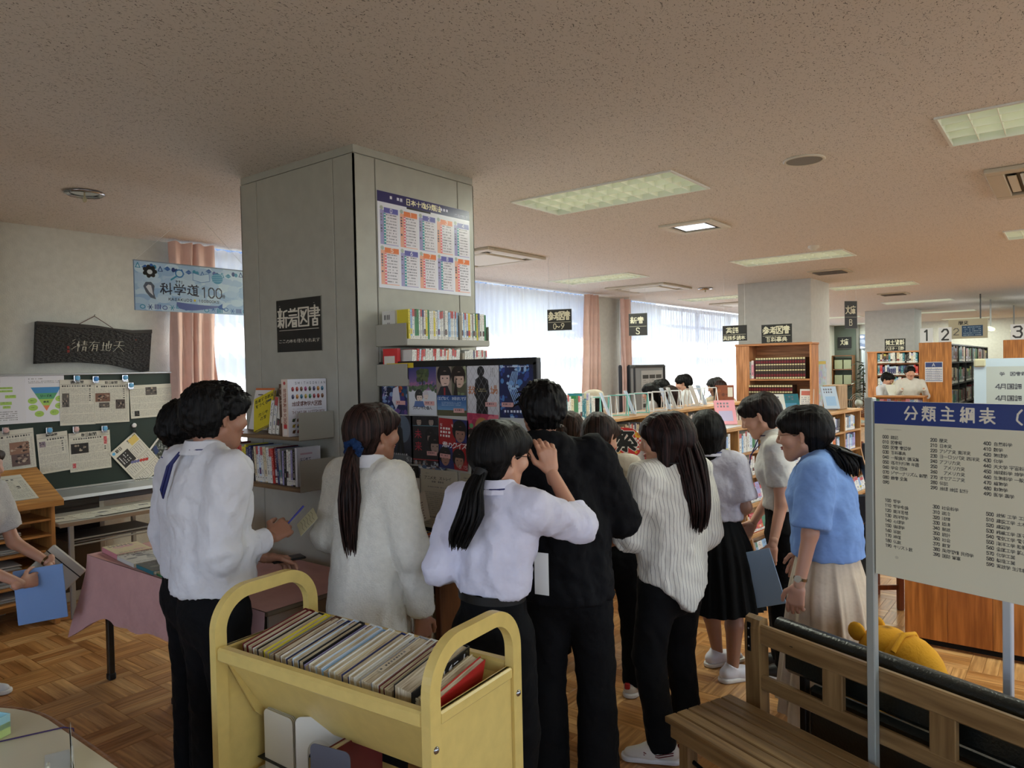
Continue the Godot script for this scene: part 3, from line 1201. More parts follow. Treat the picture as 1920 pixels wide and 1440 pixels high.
func book_row(place: String,kind: String,a: Vector3,b: Vector3,tones: Array,hh: Vector2,ww: Vector2,d: float,lean := 0.0,whole := false,fill := 1.0,heap := false) -> void:
	# a row of books from a to b; a is the left end for someone facing the backs; spines face to the viewer's side
	var dir := (b - a).normalized()
	var turn := atan2(-dir.z,dir.x)
	var L := a.distance_to(b) * fill
	var s := 0.0
	var k := 0
	var pile := {}
	while s < L - ww.x:
		var w := minf(rng.randf_range(ww.x,ww.y),L - s)
		var h := rng.randf_range(hh.x,hh.y)
		var tone: int = tones[rng.randi() % tones.size()]
		var le := lean * rng.randf_range(0.5,1.2) if lean != 0.0 else 0.0
		var p := a + dir * (s + w / 2)
		if heap:
			# too small to tell apart: one joined row
			for e in [tone,99]:
				if not pile.has(e): pile[e] = MB.new()
				pile[e].x = Transform3D(Basis(Vector3.UP,turn),p)
			pile[tone].box(Vector3(0,h / 2,0),Vector3(w - 0.001,h,d))
			pile[99].face(Vector3(0,h / 2,d / 2 + 0.0005),Vector3(w / 2,0,0),Vector3(0,h / 2,0),Rect2(((rng.randi() % 4) * 16 + tone) / 64.0 + 0.001,0,0.0136,1))
			s += w
			continue
		var o := book("%s %s %s, %s from the left" % [BOOK_TONES[tone][0],kind,place,nth(k)],p,turn,w - 0.0008,h,d * rng.randf_range(0.94,1.0),tone,rng.randi() % 4,kind + "s " + place,whole,kind if kind == "magazine" else "book")
		if le != 0.0:
			o.basis = Basis(Vector3.UP,turn) * Basis(Vector3.BACK,le)
			o.position += dir * (h * 0.25 * le) + Vector3.UP * absf(sin(le)) * w * 0.5
		s += w / cos(le)
		k += 1
	if heap:
		var am := ArrayMesh.new()
		for e in pile: pile[e].add(am,spine_mat if e == 99 else mat(BOOK_TONES[e][1],0.45))
		one("book_row",am,null,"row of books " + place,"books").set_meta("kind","stuff")

func slab_book(label: String,at: Vector3,turn: float,w: float,d: float,t: float,tone: int,front: Material,up := Vector3.UP,called := "book") -> Node3D:
	# a book seen by its front cover: cover on +y,spine on -x
	var o := thing(called,label,"book",at,0)
	var m := MB.new().box(Vector3(0,t - 0.001,0),Vector3(w,0.002,d)).box(Vector3(0,0.001,0),Vector3(w,0.002,d)).box(Vector3(-w / 2 + 0.001,t / 2,0),Vector3(0.002,t,d)).mesh(mat(BOOK_TONES[tone][1],0.4))
	MB.new().face(Vector3(0,t + 0.0004,0),Vector3(w / 2,0,0),Vector3(0,0,-d / 2)).add(m,front)
	part("cover",m,o)
	part("pages",bx(Vector3(0.001,t / 2,0),Vector3(w - 0.006,t - 0.004,d - 0.006)),o,paper_mat)
	o.rotation.y = turn
	if up != Vector3.UP:
		var z := up.cross(Vector3.UP).cross(up).normalized()
		o.basis = Basis(up.cross(-z),up,-z)
	return o

# ---------------------------------------------------------------- print for the pin board
func newspaper(name_: String,w: int,h: int,sd: int,pics: Array,head := 0.0) -> StandardMaterial3D:
	var p := pic(w,h,Color(0.80,0.79,0.74),sd)
	var ink := Color(0.22,0.22,0.22)
	if name_: p.text(name_,w * 0.3,6,w * 0.085,ink,0.14)
	p.rect(4,25,w - 8,1,ink)
	for i in 4: p.marks(6,30 + (h - 36) * i / 4.0,w - 12,(h - 44) / 4.0,2.4,Color(0.34,0.34,0.34),1.6,true)
	if head > 0: 
		p.rect(6,29,w - 12,17,Color(0.80,0.79,0.74))
		p.marks(10,31,w - 20,12,11,ink,2.0)
		p.rect(w - 34,48,14,h * 0.34,Color(0.80,0.79,0.74))
		p.marks(w - 33,49,14,h * 0.33,11,ink,2.0,true)
	for q in pics:
		p.rect(q[0] * w,q[1] * h,q[2] * w,q[3] * h,q[4])
		for k in 14:
			p.disc((q[0] + p.r.randf() * q[2] * 0.8 + q[2] * 0.1) * w,(q[1] + p.r.randf() * q[3] * 0.8 + q[3] * 0.1) * h,q[2] * w * p.r.randf_range(0.04,0.12),q[3] * h * p.r.randf_range(0.04,0.12),(q[4] as Color).lerp(Color(0.75,0.68,0.6) if k % 2 else Color(0.12,0.12,0.14),p.r.randf_range(0.3,0.9)))
	return p.sheet(0.8)

func left_side() -> void:
	make_spines()
	pin_board()
	var dark_wood := wood(Color(0.74,0.52,0.28))
	# newspaper rack
	var o := thing("newspaper_rack","orange wooden newspaper rack with six slots and sloping top before the green board","rack",Vector3(1.6,0,-5.99))
	var side := [Vector2(-0.2,0.0),Vector2(0.2,0.0),Vector2(0.2,0.86),Vector2(-0.2,1.06)]
	for s in [-0.5,0.475]:
		var m := MB.new().prism(side,Vector3(s,0,0),Vector3(0,0,1),Vector3.UP,Vector3(0.025,0,0))
		m.box(Vector3(s + 0.0125,0.03,0.0),Vector3(0.04,0.06,0.44),0.006)
		part("side_panel",m.mesh(),o,wood(Color(0.74,0.52,0.28),true))
	for k in 6: part("shelf",bx(Vector3(0,0.20 + k * 0.11,0.0),Vector3(0.95,0.016,0.39),0.002),o,dark_wood)
	part("back_panel",bx(Vector3(0,0.5,-0.19),Vector3(0.95,0.9,0.012)),o,dark_wood)
	var top := MB.new()
	top.prism([Vector2(-0.25,1.055),Vector2(-0.25,1.085),Vector2(0.23,0.885),Vector2(0.23,0.845)],Vector3(-0.54,0,0),Vector3(0,0,1),Vector3.UP,Vector3(1.09,0,0))
	part("sloping_top",top.mesh(),o,wood(Color(0.80,0.58,0.32)))
	var np := newspaper("読売新聞",260,190,31,[[0.45,0.25,0.2,0.16,Color(0.38,0.5,0.66)],[0.3,0.72,0.35,0.25,Color(0.3,0.3,0.3)]],1)
	var sheet := one("newspaper",card(0.62,0.36,0.006,np,mat(Color(0.78,0.77,0.72),0.9)),null,"newspaper spread open on the sloping top of the wooden rack","newspaper",Vector3(1.70,0.985,-5.98))
	sheet.rotation.x = -PI / 2 + 0.395
	var gap := ["fifth slot from the bottom","fourth slot from the bottom","third slot from the bottom","second slot from the bottom","bottom slot"]
	for k in 5:
		var m := MB.new()
		for q in 4: m.box(Vector3(rng.randf_range(-0.01,0.01),0.004 + q * 0.009,rng.randf_range(-0.02,0.02)),Vector3(0.36,0.007,0.27),0.003)
		one("newspaper_stack",m.mesh(),mat(Color(0.70,0.69,0.66),0.9),"folded newspapers stacked in the %s of the rack" % gap[4 - k],"newspapers",Vector3(1.72,0.209 + (4 - k) * 0.11 if k < 4 else 0.209,-5.98),rng.randf_range(-0.1,0.1),"newspapers in the rack")
	# steel table with newspapers
	o = thing("steel_table","grey steel folding table with brown edge under the green board","table",Vector3(2.55,0,-6.02))
	var steel := mat(Color(0.55,0.54,0.52),0.45,0.3)
	part("tabletop",bx(Vector3(0,0.695,0),Vector3(0.86,0.026,0.5),0.006),o,mat(Color(0.62,0.60,0.57),0.5))
	part("edge_strip",bx(Vector3(0,0.695,0.252),Vector3(0.86,0.028,0.006)),o,mat(Color(0.50,0.42,0.34),0.5))
	for s in [[-0.35,0.23],[-0.35,-0.22],[0.30,0.23],[0.30,-0.22]]: part("leg",bx(Vector3(s[0],0.345,s[1]),Vector3(0.032,0.69,0.032),0.004),o,steel)
	for y in [0.53,0.57]: part("rail",bx(Vector3(-0.02,y,0.21),Vector3(0.68,0.012,0.012),0.003),o,steel)
	part("rack_shelf",bx(Vector3(-0.02,0.55,0.0),Vector3(0.66,0.01,0.42)),o,mat(Color(0.35,0.33,0.32),0.6))
	var spread := [newspaper("",220,150,41,[[0.1,0.2,0.25,0.3,Color(0.5,0.5,0.5)]]),newspaper("",220,150,43,[[0.6,0.3,0.3,0.3,Color(0.45,0.42,0.42)]],1)]
	for k in 5:
		var s := one("newspaper",card(0.28,0.20,0.003,spread[k % 2],mat(Color(0.75,0.74,0.70),0.9)),null,"newspaper laid flat on the steel table, %s from the left" % nth(k),"newspaper",Vector3(2.26 + k * 0.155,0.714 + 0.002 * k,-5.93 - 0.02 * (k % 2)),0,"newspapers on the steel table")
		s.rotation = Vector3(-PI / 2,rng.randf_range(-0.25,0.1),0)
	one("sign_card",bx(Vector3(0,0.04,0),Vector3(0.03,0.08,0.01)),mat(Color(0.75,0.12,0.16),0.6),"small red card standing between rack and steel table","card",Vector3(2.15,0.708,-6.1))
	# low glazed locker behind the steel table
	o = thing("locker","low dark glazed locker door in a grey frame behind the steel table","cabinet",Vector3(2.42,0,-6.34))
	part("frame",bx(Vector3(0,0.42,0),Vector3(0.42,0.84,0.18),0.006),o,mat(Color(0.62,0.60,0.56),0.6))
	part("door",bx(Vector3(0,0.44,0.092),Vector3(0.34,0.72,0.012),0.004),o,mat(Color(0.13,0.10,0.10),0.15))
	part("knob",MB.new().ball(Vector3(0.12,0.33,0.11),Vector3(0.018,0.018,0.018)).mesh(),o,mat(Color(0.8,0.8,0.78),0.2,0.9))
	calligraphy()
	banner()
	cloth_table()
	round_table()

func pin_board() -> void:
	var z := -6.3
	var alu := mat(Color(0.72,0.73,0.74),0.35,0.7)
	var o := thing("pin_board","wide dark green magnet board in an aluminium frame on the window wall","notice board",Vector3(2.3,0,z))
	part("panel",bx(Vector3(0,1.33,-0.012),Vector3(1.98,0.90,0.016)),o,mat(Color(0.085,0.17,0.145),0.55))
	for y in [1.785,0.885]: part("frame",bx(Vector3(0,y,-0.005),Vector3(2.0,0.014,0.034),0.004),o,alu)
	for s in [-1,1]: part("frame",bx(Vector3(s * 0.995,1.335,-0.005),Vector3(0.014,0.91,0.034),0.004),o,alu)
	part("tray",MB.new().prism([Vector2(0,0.88),Vector2(0.10,0.835),Vector2(0.105,0.81),Vector2(0,0.85)],Vector3(-0.99,0,0),Vector3(0,0,1),Vector3.UP,Vector3(1.98,0,0)).mesh(),o,alu)
	part("lower_rail",bx(Vector3(0,0.79,0.03),Vector3(1.96,0.07,0.05),0.006),o,mat(Color(0.20,0.21,0.25),0.5))
	for s in [-1,1]: part("leg",bx(Vector3(s * 0.93,0.42,0.0),Vector3(0.04,0.84,0.04),0.006),o,mat(Color(0.5,0.5,0.5),0.5,0.3))
	# two printed sheets
	var g := Color(0.62,0.76,0.36)
	var p := pic(150,190,Color(0.83,0.83,0.85),4)
	p.text("新聞を読むコツ",-24,12,15,Color(0.1,0.1,0.1),0.14)
	for q in [[40,44,70,8],[36,56,74,8],[86,76,34,12],[70,102,36,12],[78,118,24,10]]:
		p.rect(q[0],q[1],q[2],q[3],g)
		p.marks(q[0] + 6,q[1] + 2,q[2] - 10,6,3,Color(0.2,0.25,0.15))
	p.marks(30,70,40,60,3,Color(0.4,0.4,0.4),2.6)
	p.marks(46,140,80,40,4,Color(0.25,0.25,0.25),2.0)
	var edge := mat(Color(0.82,0.82,0.82),0.8)
	one("notice_sheet",card(0.31,0.36,0.002,p.sheet(),edge),null,"white sheet with green flow chart, cut by the picture edge, on the green board","notice",Vector3(1.955,1.60,z + 0.003))
	p = pic(160,220,Color(0.84,0.84,0.87),5)
	p.marks(14,14,60,6,5,Color(0.3,0.3,0.3))
	p.marks(14,26,130,12,4,Color(0.35,0.35,0.35),1.8)
	var y := 56.0
	var cut := [[56,84,Color(0.26,0.53,0.74),"見"],[84,112,Color(0.32,0.60,0.42),"リード文"],[112,142,Color(0.62,0.76,0.36),"本文"],[142,168,Color(0.86,0.50,0.34),""]]
	for c in cut:
		var wa: float = 62.0 * (1.0 - (c[0] - 56.0) / 112.0)
		var wb: float = 62.0 * (1.0 - (c[1] - 56.0) / 112.0)
		p.poly([Vector2(84 - wa,c[0]),Vector2(84 + wa,c[0]),Vector2(84 + wb,c[1]),Vector2(84 - wb,c[1])],c[2])
		p.text(c[3],84 - c[3].length() * 6,c[0] + 8,11,Color(0.1,0.15,0.2),0.12)
	for q in [[28,118],[30,150],[54,180],[116,176],[138,146],[140,112]]:
		p.disc(q[0],q[1],19,14,g)
		p.marks(q[0] - 8,q[1] - 2,16,5,4,Color(0.2,0.3,0.1))
	one("notice_sheet",card(0.27,0.36,0.002,p.sheet(),edge),null,"white sheet with an inverted triangle chart and green bubbles on the green board","notice",Vector3(2.245,1.60,z + 0.003))
	# newspapers held by magnets
	var grey := Color(0.35,0.33,0.32)
	var nm := mat(Color(0.76,0.75,0.70),0.9)
	var list := [
		["読売新聞",0.26,0.36,2.475,1.56,-0.02,[[0.06,0.3,0.2,0.3,grey]],"folded newspaper with two small photos, beside the triangle chart",1],
		["朝日新聞",0.27,0.35,2.735,1.555,-0.01,[[0.02,0.3,0.42,0.2,Color(0.45,0.33,0.28)],[0.6,0.46,0.28,0.22,Color(0.3,0.26,0.25)],[0.12,0.52,0.3,0.12,grey]],"folded newspaper with three colour photos, top row centre of the green board",1],
		["",0.40,0.28,3.08,1.545,0.02,[[0.33,0.08,0.24,0.24,grey],[0.08,0.78,0.1,0.16,Color(0.15,0.15,0.15)]],"wide newspaper page with one grey photo, top right of the green board",0],
		["",0.32,0.30,2.00,1.225,0.05,[[0.48,0.32,0.4,0.3,Color(0.55,0.42,0.36)],[0.5,0.62,0.38,0.3,Color(0.40,0.33,0.32)]],"newspaper page with two colour photos, lower left of the green board",1],
		["読売新聞",0.215,0.31,2.29,1.18,0.06,[[0.06,0.2,0.2,0.14,Color(0.5,0.45,0.5)]],"narrow folded newspaper tilted on the lower row of the green board",1],
		["毎日新聞",0.31,0.31,2.555,1.165,0.02,[[0.04,0.28,0.42,0.26,Color(0.16,0.15,0.15)],[0.84,0.16,0.08,0.2,Color(0.78,0.35,0.38)],[0.06,0.78,0.08,0.12,Color(0.78,0.35,0.38)]],"folded newspaper with a dark photo of a seated man on the lower row",1],
	]
	var k := 0
	for q in list:
		var w := int(q[1] * 700)
		var h := int(q[2] * 700)
		var s := one("newspaper",card(q[1],q[2],0.006,newspaper(q[0],w,h,50 + k,q[6],q[8]),nm),null,q[7],"newspaper",Vector3(q[3],q[4],z + 0.006 + 0.002 * (k % 2)),0,"newspapers pinned on the green board")
		s.rotation.z = q[5]
		k += 1
	p = pic(180,270,Color(0.82,0.81,0.76),8)
	var ink := Color(0.15,0.15,0.15)
	p.text("朝日中高生新聞",30,10,19,ink,0.14)
	p.disc(16,18,9,9,Color(0.35,0.66,0.86))
	p.rect(120,12,54,40,Color(0.84,0.74,0.42))
	p.rect(10,46,80,80,Color(0.2,0.2,0.2))
	p.marks(20,56,60,60,8,Color(0.85,0.85,0.85),1.8,true)
	for r in [[96,60,76,70],[10,136,70,66],[96,136,76,60],[10,208,90,50],[108,206,64,50]]:
		p.rect(r[0],r[1],r[2],r[3],ink)
		p.rect(r[0] + 1,r[1] + 1,r[2] - 2,r[3] - 2,Color(0.80,0.79,0.75))
		p.marks(r[0] + 8,r[1] + 8,r[2] - 16,r[3] - 16,5,Color(0.4,0.4,0.4),2.4,true)
	for i in 6: p.disc(60 + i * 14,126 + i * 9,10,8,Color(0.42,0.42,0.6) if i < 3 else Color(0.72,0.25,0.22))
	var s := one("newspaper",card(0.262,0.39,0.005,p.sheet(0.8),nm),null,"comic style newspaper hung askew from a round white magnet on the green board","newspaper",Vector3(2.922,1.055,z + 0.012),0,"newspapers pinned on the green board")
	s.rotation.z = 0.675
	p = pic(170,250,Color(0.83,0.82,0.80),9)
	p.text("alpha",46,20,38,Color(0.25,0.16,0.30),0.13,false,0.8)
	p.rect(10,62,92,110,Color(0.22,0.24,0.24))
	for i in 60: p.disc(14 + p.r.randf() * 84,66 + p.r.randf() * 100,6,5,Color(0.2,0.24,0.2).lerp(Color(0.65,0.66,0.66),p.r.randf()))
	for i in 4: p.disc(22 + i * 9,130 + i * 5,7,16,Color(0.2,0.26,0.42))
	p.marks(110,66,52,100,3,Color(0.4,0.4,0.4),1.7)
	p.marks(10,182,150,56,3,Color(0.4,0.4,0.4),1.7)
	p.rect(112,196,46,46,Color(0.66,0.25,0.32))
	s = one("newspaper",card(0.25,0.36,0.005,p.sheet(0.8),nm),null,"English study newspaper hung askew from a square magnet, right end of the green board","newspaper",Vector3(3.15,1.085,z + 0.008),0,"newspapers pinned on the green board")
	s.rotation.z = -0.70
	# magnets
	var chrome := mat(Color(0.75,0.76,0.78),0.15,0.9)
	var disc := MB.new().lathe([Vector2(0.0005,0.010),Vector2(0.0005,0.012),Vector2(0.017,0.010),Vector2(0.017,0.0)],18).mesh()
	var disc_up := MB.new().lathe([Vector2(0.019,0.0),Vector2(0.019,0.009),Vector2(0.014,0.013),Vector2(0.0005,0.013)],18).mesh()
	var clip := MB.new().box(Vector3(0,0.002,0.004),Vector3(0.046,0.048,0.010),0.003).box(Vector3(0,-0.026,0.010),Vector3(0.040,0.010,0.016),0.003).mesh()
	k = 0
	for q in [[2.47,1.75,0,"leftmost of the top row"],[2.61,1.74,2,"second of the top row"],[2.84,1.745,0,"third of the top row"],[2.885,1.68,0,"below the third of the top row"],[3.27,1.69,0,"at the top right corner"],[1.97,1.375,1,"at the left picture edge"],[2.26,1.352,0,"over the narrow newspaper"],[2.45,1.345,1,"over the dark photo page, left"],[2.665,1.335,0,"over the dark photo page, right"]]:
		var mg := thing("clip_magnet","chrome clip magnet with a round %s face, %s" % ["pale pink" if q[2] == 1 else "blue",q[3]],"magnet",Vector3(q[0],q[1],z + 0.012),0,"clip magnets on the green board")
		part("clip",clip,mg,chrome)
		var f := part("face",disc_up,mg,mat(Color(0.40,0.66,0.84) if q[2] == 0 else Color(0.80,0.66,0.64) if q[2] == 1 else Color(0.25,0.52,0.80),0.3))
		f.rotation.x = PI / 2
		f.position = Vector3(0,0.003,0.009)
		k += 1
	var wire := mat(Color(0.12,0.12,0.12),0.4,0.5)
	for q in [[2.905,1.345,0,"round white magnet with a black clip hanging below it"],[3.135,1.385,1,"square cream magnet with a black clip hanging below it"]]:
		var mg := thing("hook_magnet",q[3],"magnet",Vector3(q[0],q[1],z + 0.004),0,"hook magnets")
		if q[2] == 0:
			var f := part("face",disc_up,mg,mat(Color(0.85,0.85,0.85),0.3))
			f.rotation.x = PI / 2
		else: part("face",bx(Vector3(0,0,0.008),Vector3(0.038,0.036,0.016),0.004),mg,mat(Color(0.84,0.80,0.70),0.4))
		part("clip",MB.new().tube([Vector3(0,-0.015,0.01),Vector3(0,-0.04,0.014)],0.002,6).box(Vector3(0,-0.05,0.014),Vector3(0.022,0.020,0.012),0.003).mesh(),mg,wire)

func calligraphy() -> void:
	var o := thing("name_plaque","dark carved wooden plaque with white brush characters hanging from a cord on the wall","plaque",Vector3(2.68,2.0,-6.445))
	var top := [Vector2(-0.44,0.20),Vector2(-0.16,0.19),Vector2(0.0,0.18),Vector2(0.14,0.16),Vector2(0.28,0.15),Vector2(0.45,0.16)]
	var bot := [Vector2(0.415,-0.20),Vector2(0.36,-0.205),Vector2(0.27,-0.18),Vector2(0.10,-0.14),Vector2(-0.13,-0.12),Vector2(-0.29,-0.12),Vector2(-0.46,-0.13)]
	var carved := tri_mat(Color(0.085,0.075,0.075),T.grain_u,4.0,0.5)
	relief(carved,noise_tex(256,0.03,21,[],14.0,3),1.0)
	carved.uv1_scale = Vector3(3,9,3)
	part("board",MB.new().prism(top + bot,Vector3.ZERO,Vector3.RIGHT,Vector3.UP,Vector3(0,0,0.05)).mesh(),o,carved)
	var up := []
	for q in top: up.append(q)
	for k in range(5,-1,-1): up.append(top[k] - Vector2(0,0.022 + 0.012 * sin(k * 1.7)))
	part("live_edge",MB.new().prism(up,Vector3(0,0.002,0.03),Vector3.RIGHT,Vector3.UP,Vector3(0,0,0.024)).mesh(),o,tri_mat(Color(0.17,0.145,0.13),T.grain_u,4.0,0.6))
	var ink := mat(Color(0.74,0.72,0.66),0.7)
	var k := 0
	for ch in "情有地天":
		var m := MB.new()
		var sz := 0.088 if k < 3 else 0.098
		for st in glyph(ch):
			for j in st.size() - 1:
				var a := Vector3((st[j].x - 0.5) * sz * 0.9 + (0.5 - st[j].y) * 0.012,(0.5 - st[j].y) * sz,0)
				var b := Vector3((st[j + 1].x - 0.5) * sz * 0.9 + (0.5 - st[j + 1].y) * 0.012,(0.5 - st[j + 1].y) * sz,0)
				if a.distance_to(b) > 0.001: m.tube([a,b],[0.0042,0.0026],6,true,0.5)
		var p := part("character",m.mesh(),o,ink)
		p.position = Vector3(-0.12 + k * 0.092 + (0.012 if k == 3 else 0.0),0.012 + (k % 2) * 0.004,0.051)
		k += 1
	var m := MB.new()
	for j in 2:
		for s in [[-0.18,0.055],[-0.185,0.03],[-0.175,0.0],[-0.19,-0.012]]: m.tube([Vector3(s[0] - 0.012,s[1] - j * 0.006,0.051),Vector3(s[0] + 0.014,s[1] + 0.012,0.051)],0.0018,5,true,0.5)
	part("signature",m.mesh(),o,ink)
	for s in [[-0.225,0.0,0.022],[-0.225,-0.03,0.022],[0.31,0.07,0.010]]: part("seal",bx(Vector3(s[0],s[1],0.051),Vector3(s[2] * 0.8,s[2],0.002)),o,mat(Color(0.48,0.13,0.10),0.7))
	part("cord",MB.new().tube([Vector3(-0.14,0.185,0.03),Vector3(0.0,0.262,0.006),Vector3(0.14,0.16,0.03)],0.003,6).mesh(),o,mat(Color(0.30,0.12,0.11),0.7))
	part("nail",MB.new().tube([Vector3(0,0.262,0.0),Vector3(0,0.275,0.016)],0.003,6).mesh(),o,mat(Color(0.4,0.4,0.4),0.3,0.9))

func banner() -> void:
	var p := pic(520,205,Color(0.66,0.79,0.90),12)
	for k in 260: p.disc(p.r.randf() * 520,p.r.randf() * 205,30,16,Color(0.60,0.74,0.88).lerp(Color(0.80,0.89,0.95),p.r.randf()))
	var tones := [Color(0.16,0.36,0.66),Color(0.20,0.55,0.70),Color(0.30,0.36,0.62),Color(0.10,0.22,0.48)]
	# a border of small science drawings
	for k in 34:
		var along := k % 2 == 0
		var x := 14.0 + k * 15.2
		var y := 16.0 + p.r.randf() * 16 if along else 178.0 + p.r.randf() * 14
		var c: Color = tones[p.r.randi() % 4]
		match k % 6:
			0: p.path([Vector2(x - 9,y + 10),Vector2(x,y - 10),Vector2(x + 9,y + 10),Vector2(x - 9,y + 10)],2.4,c)
			1:
				p.disc(x,y,11,9,c)
				p.disc(x,y,8,6,Color(0.68,0.81,0.91))
			2:
				p.poly([Vector2(x - 16,y),Vector2(x,y - 11),Vector2(x + 14,y),Vector2(x,y + 9)],c)
				p.line(Vector2(x - 14,y),Vector2(x + 14,y),1.2,Color(0.7,0.82,0.92))
			3: for a in 3: p.line(Vector2(x + cos(a * 1.05) * 11,y + sin(a * 1.05) * 11),Vector2(x - cos(a * 1.05) * 11,y - sin(a * 1.05) * 11),2.0,c)
			4:
				p.disc(x - 6,y - 2,8,10,c)
				p.disc(x + 7,y + 1,8,9,tones[(k + 1) % 4])
			5: for a in 4: p.rect(x - 12 + a * 7,y - 9,4,20,c)
	# whale along the foot,magnifying glass,open book,planet
	var w := []
	for k in 25:
		var q := k / 24.0
		w.append(Vector2(170 + q * 190,168 + sin(q * 2.6) * 4 - (1 - q) * 6))
	for k in range(24,-1,-1):
		var q := k / 24.0
		w.append(Vector2(170 + q * 190,176 + sin(PI * pow(q,0.55)) * 20))
	p.poly(w,Color(0.38,0.44,0.68))
	p.poly([Vector2(352,174),Vector2(378,158),Vector2(376,176),Vector2(392,186),Vector2(364,184)],tones[0])
	p.disc(186,38,19,18,Color(0.18,0.46,0.72))
	p.disc(186,38,14,13,Color(0.78,0.88,0.94))
	p.line(Vector2(172,52),Vector2(150,68),6,tones[1])
	p.poly([Vector2(246,30),Vector2(280,38),Vector2(318,28),Vector2(320,62),Vector2(282,70),Vector2(244,62)],Color(0.74,0.85,0.94))
	p.path([Vector2(246,30),Vector2(280,38),Vector2(318,28),Vector2(320,62),Vector2(282,70),Vector2(244,62),Vector2(246,30)],1.6,tones[0])
	p.disc(356,46,26,24,Color(0.22,0.55,0.72))
	for k in 4: p.line(Vector2(332,34 + k * 9),Vector2(380,30 + k * 9),2,Color(0.55,0.75,0.85))
	# plain lamp bulb on the left,plain cog above it
	p.disc(62,40,24,22,Color(0.09,0.09,0.10))
	for k in 7: p.disc(62 + cos(k * 0.9) * 22,40 + sin(k * 0.9) * 20,8,8,Color(0.09,0.09,0.10))
	p.disc(62,42,11,10,Color(0.85,0.88,0.90))
	p.poly([Vector2(34,104),Vector2(44,86),Vector2(66,84),Vector2(80,100),Vector2(76,128),Vector2(84,156),Vector2(62,150),Vector2(44,128)],Color(0.36,0.39,0.45))
	p.poly([Vector2(44,106),Vector2(54,96),Vector2(66,98),Vector2(70,118),Vector2(74,142),Vector2(58,128)],Color(0.86,0.88,0.91))
	var ink := Color(0.10,0.10,0.20)
	p.text("科学道",104,84,50,ink,0.085,false,1.0,1.16)
	p.text("100",272,88,50,ink,0.085,false,0.9,1.05)
	p.text("冊",374,116,18,ink,0.09)
	p.text("??!",168,70,13,ink,0.14,false,0.8,1.5)
	p.text("KAGAKUDO",136,146,12,ink,0.12,false,1.0,1.5)
	p.text("100BOOKS",266,146,12,ink,0.12,false,1.0,1.4)
	p.disc(250,151,5,5,Color(0.88,0.78,0.2))
	var o := thing("hanging_banner","pale blue printed banner with dark lettering hanging from the ceiling by strings","banner",Vector3(2.80,2.22,-5.04))
	part("sheet",card(0.88,0.335,0.016,p.sheet(0.35),mat(Color(0.50,0.60,0.72),0.5)),o).position.y = 0.155
	part("rail",bx(Vector3(0,0.325,-0.008),Vector3(0.885,0.008,0.02),0.002),o,mat(Color(0.55,0.60,0.66),0.4))
	var st := MB.new()
	for s in [-1,1]: st.tube([Vector3(s * 0.43,0.328,-0.008),Vector3(0,H - 2.22,-0.008)],0.0014,5)
	part("string",st.mesh(),o,mat(Color(0.86,0.86,0.84),0.6))

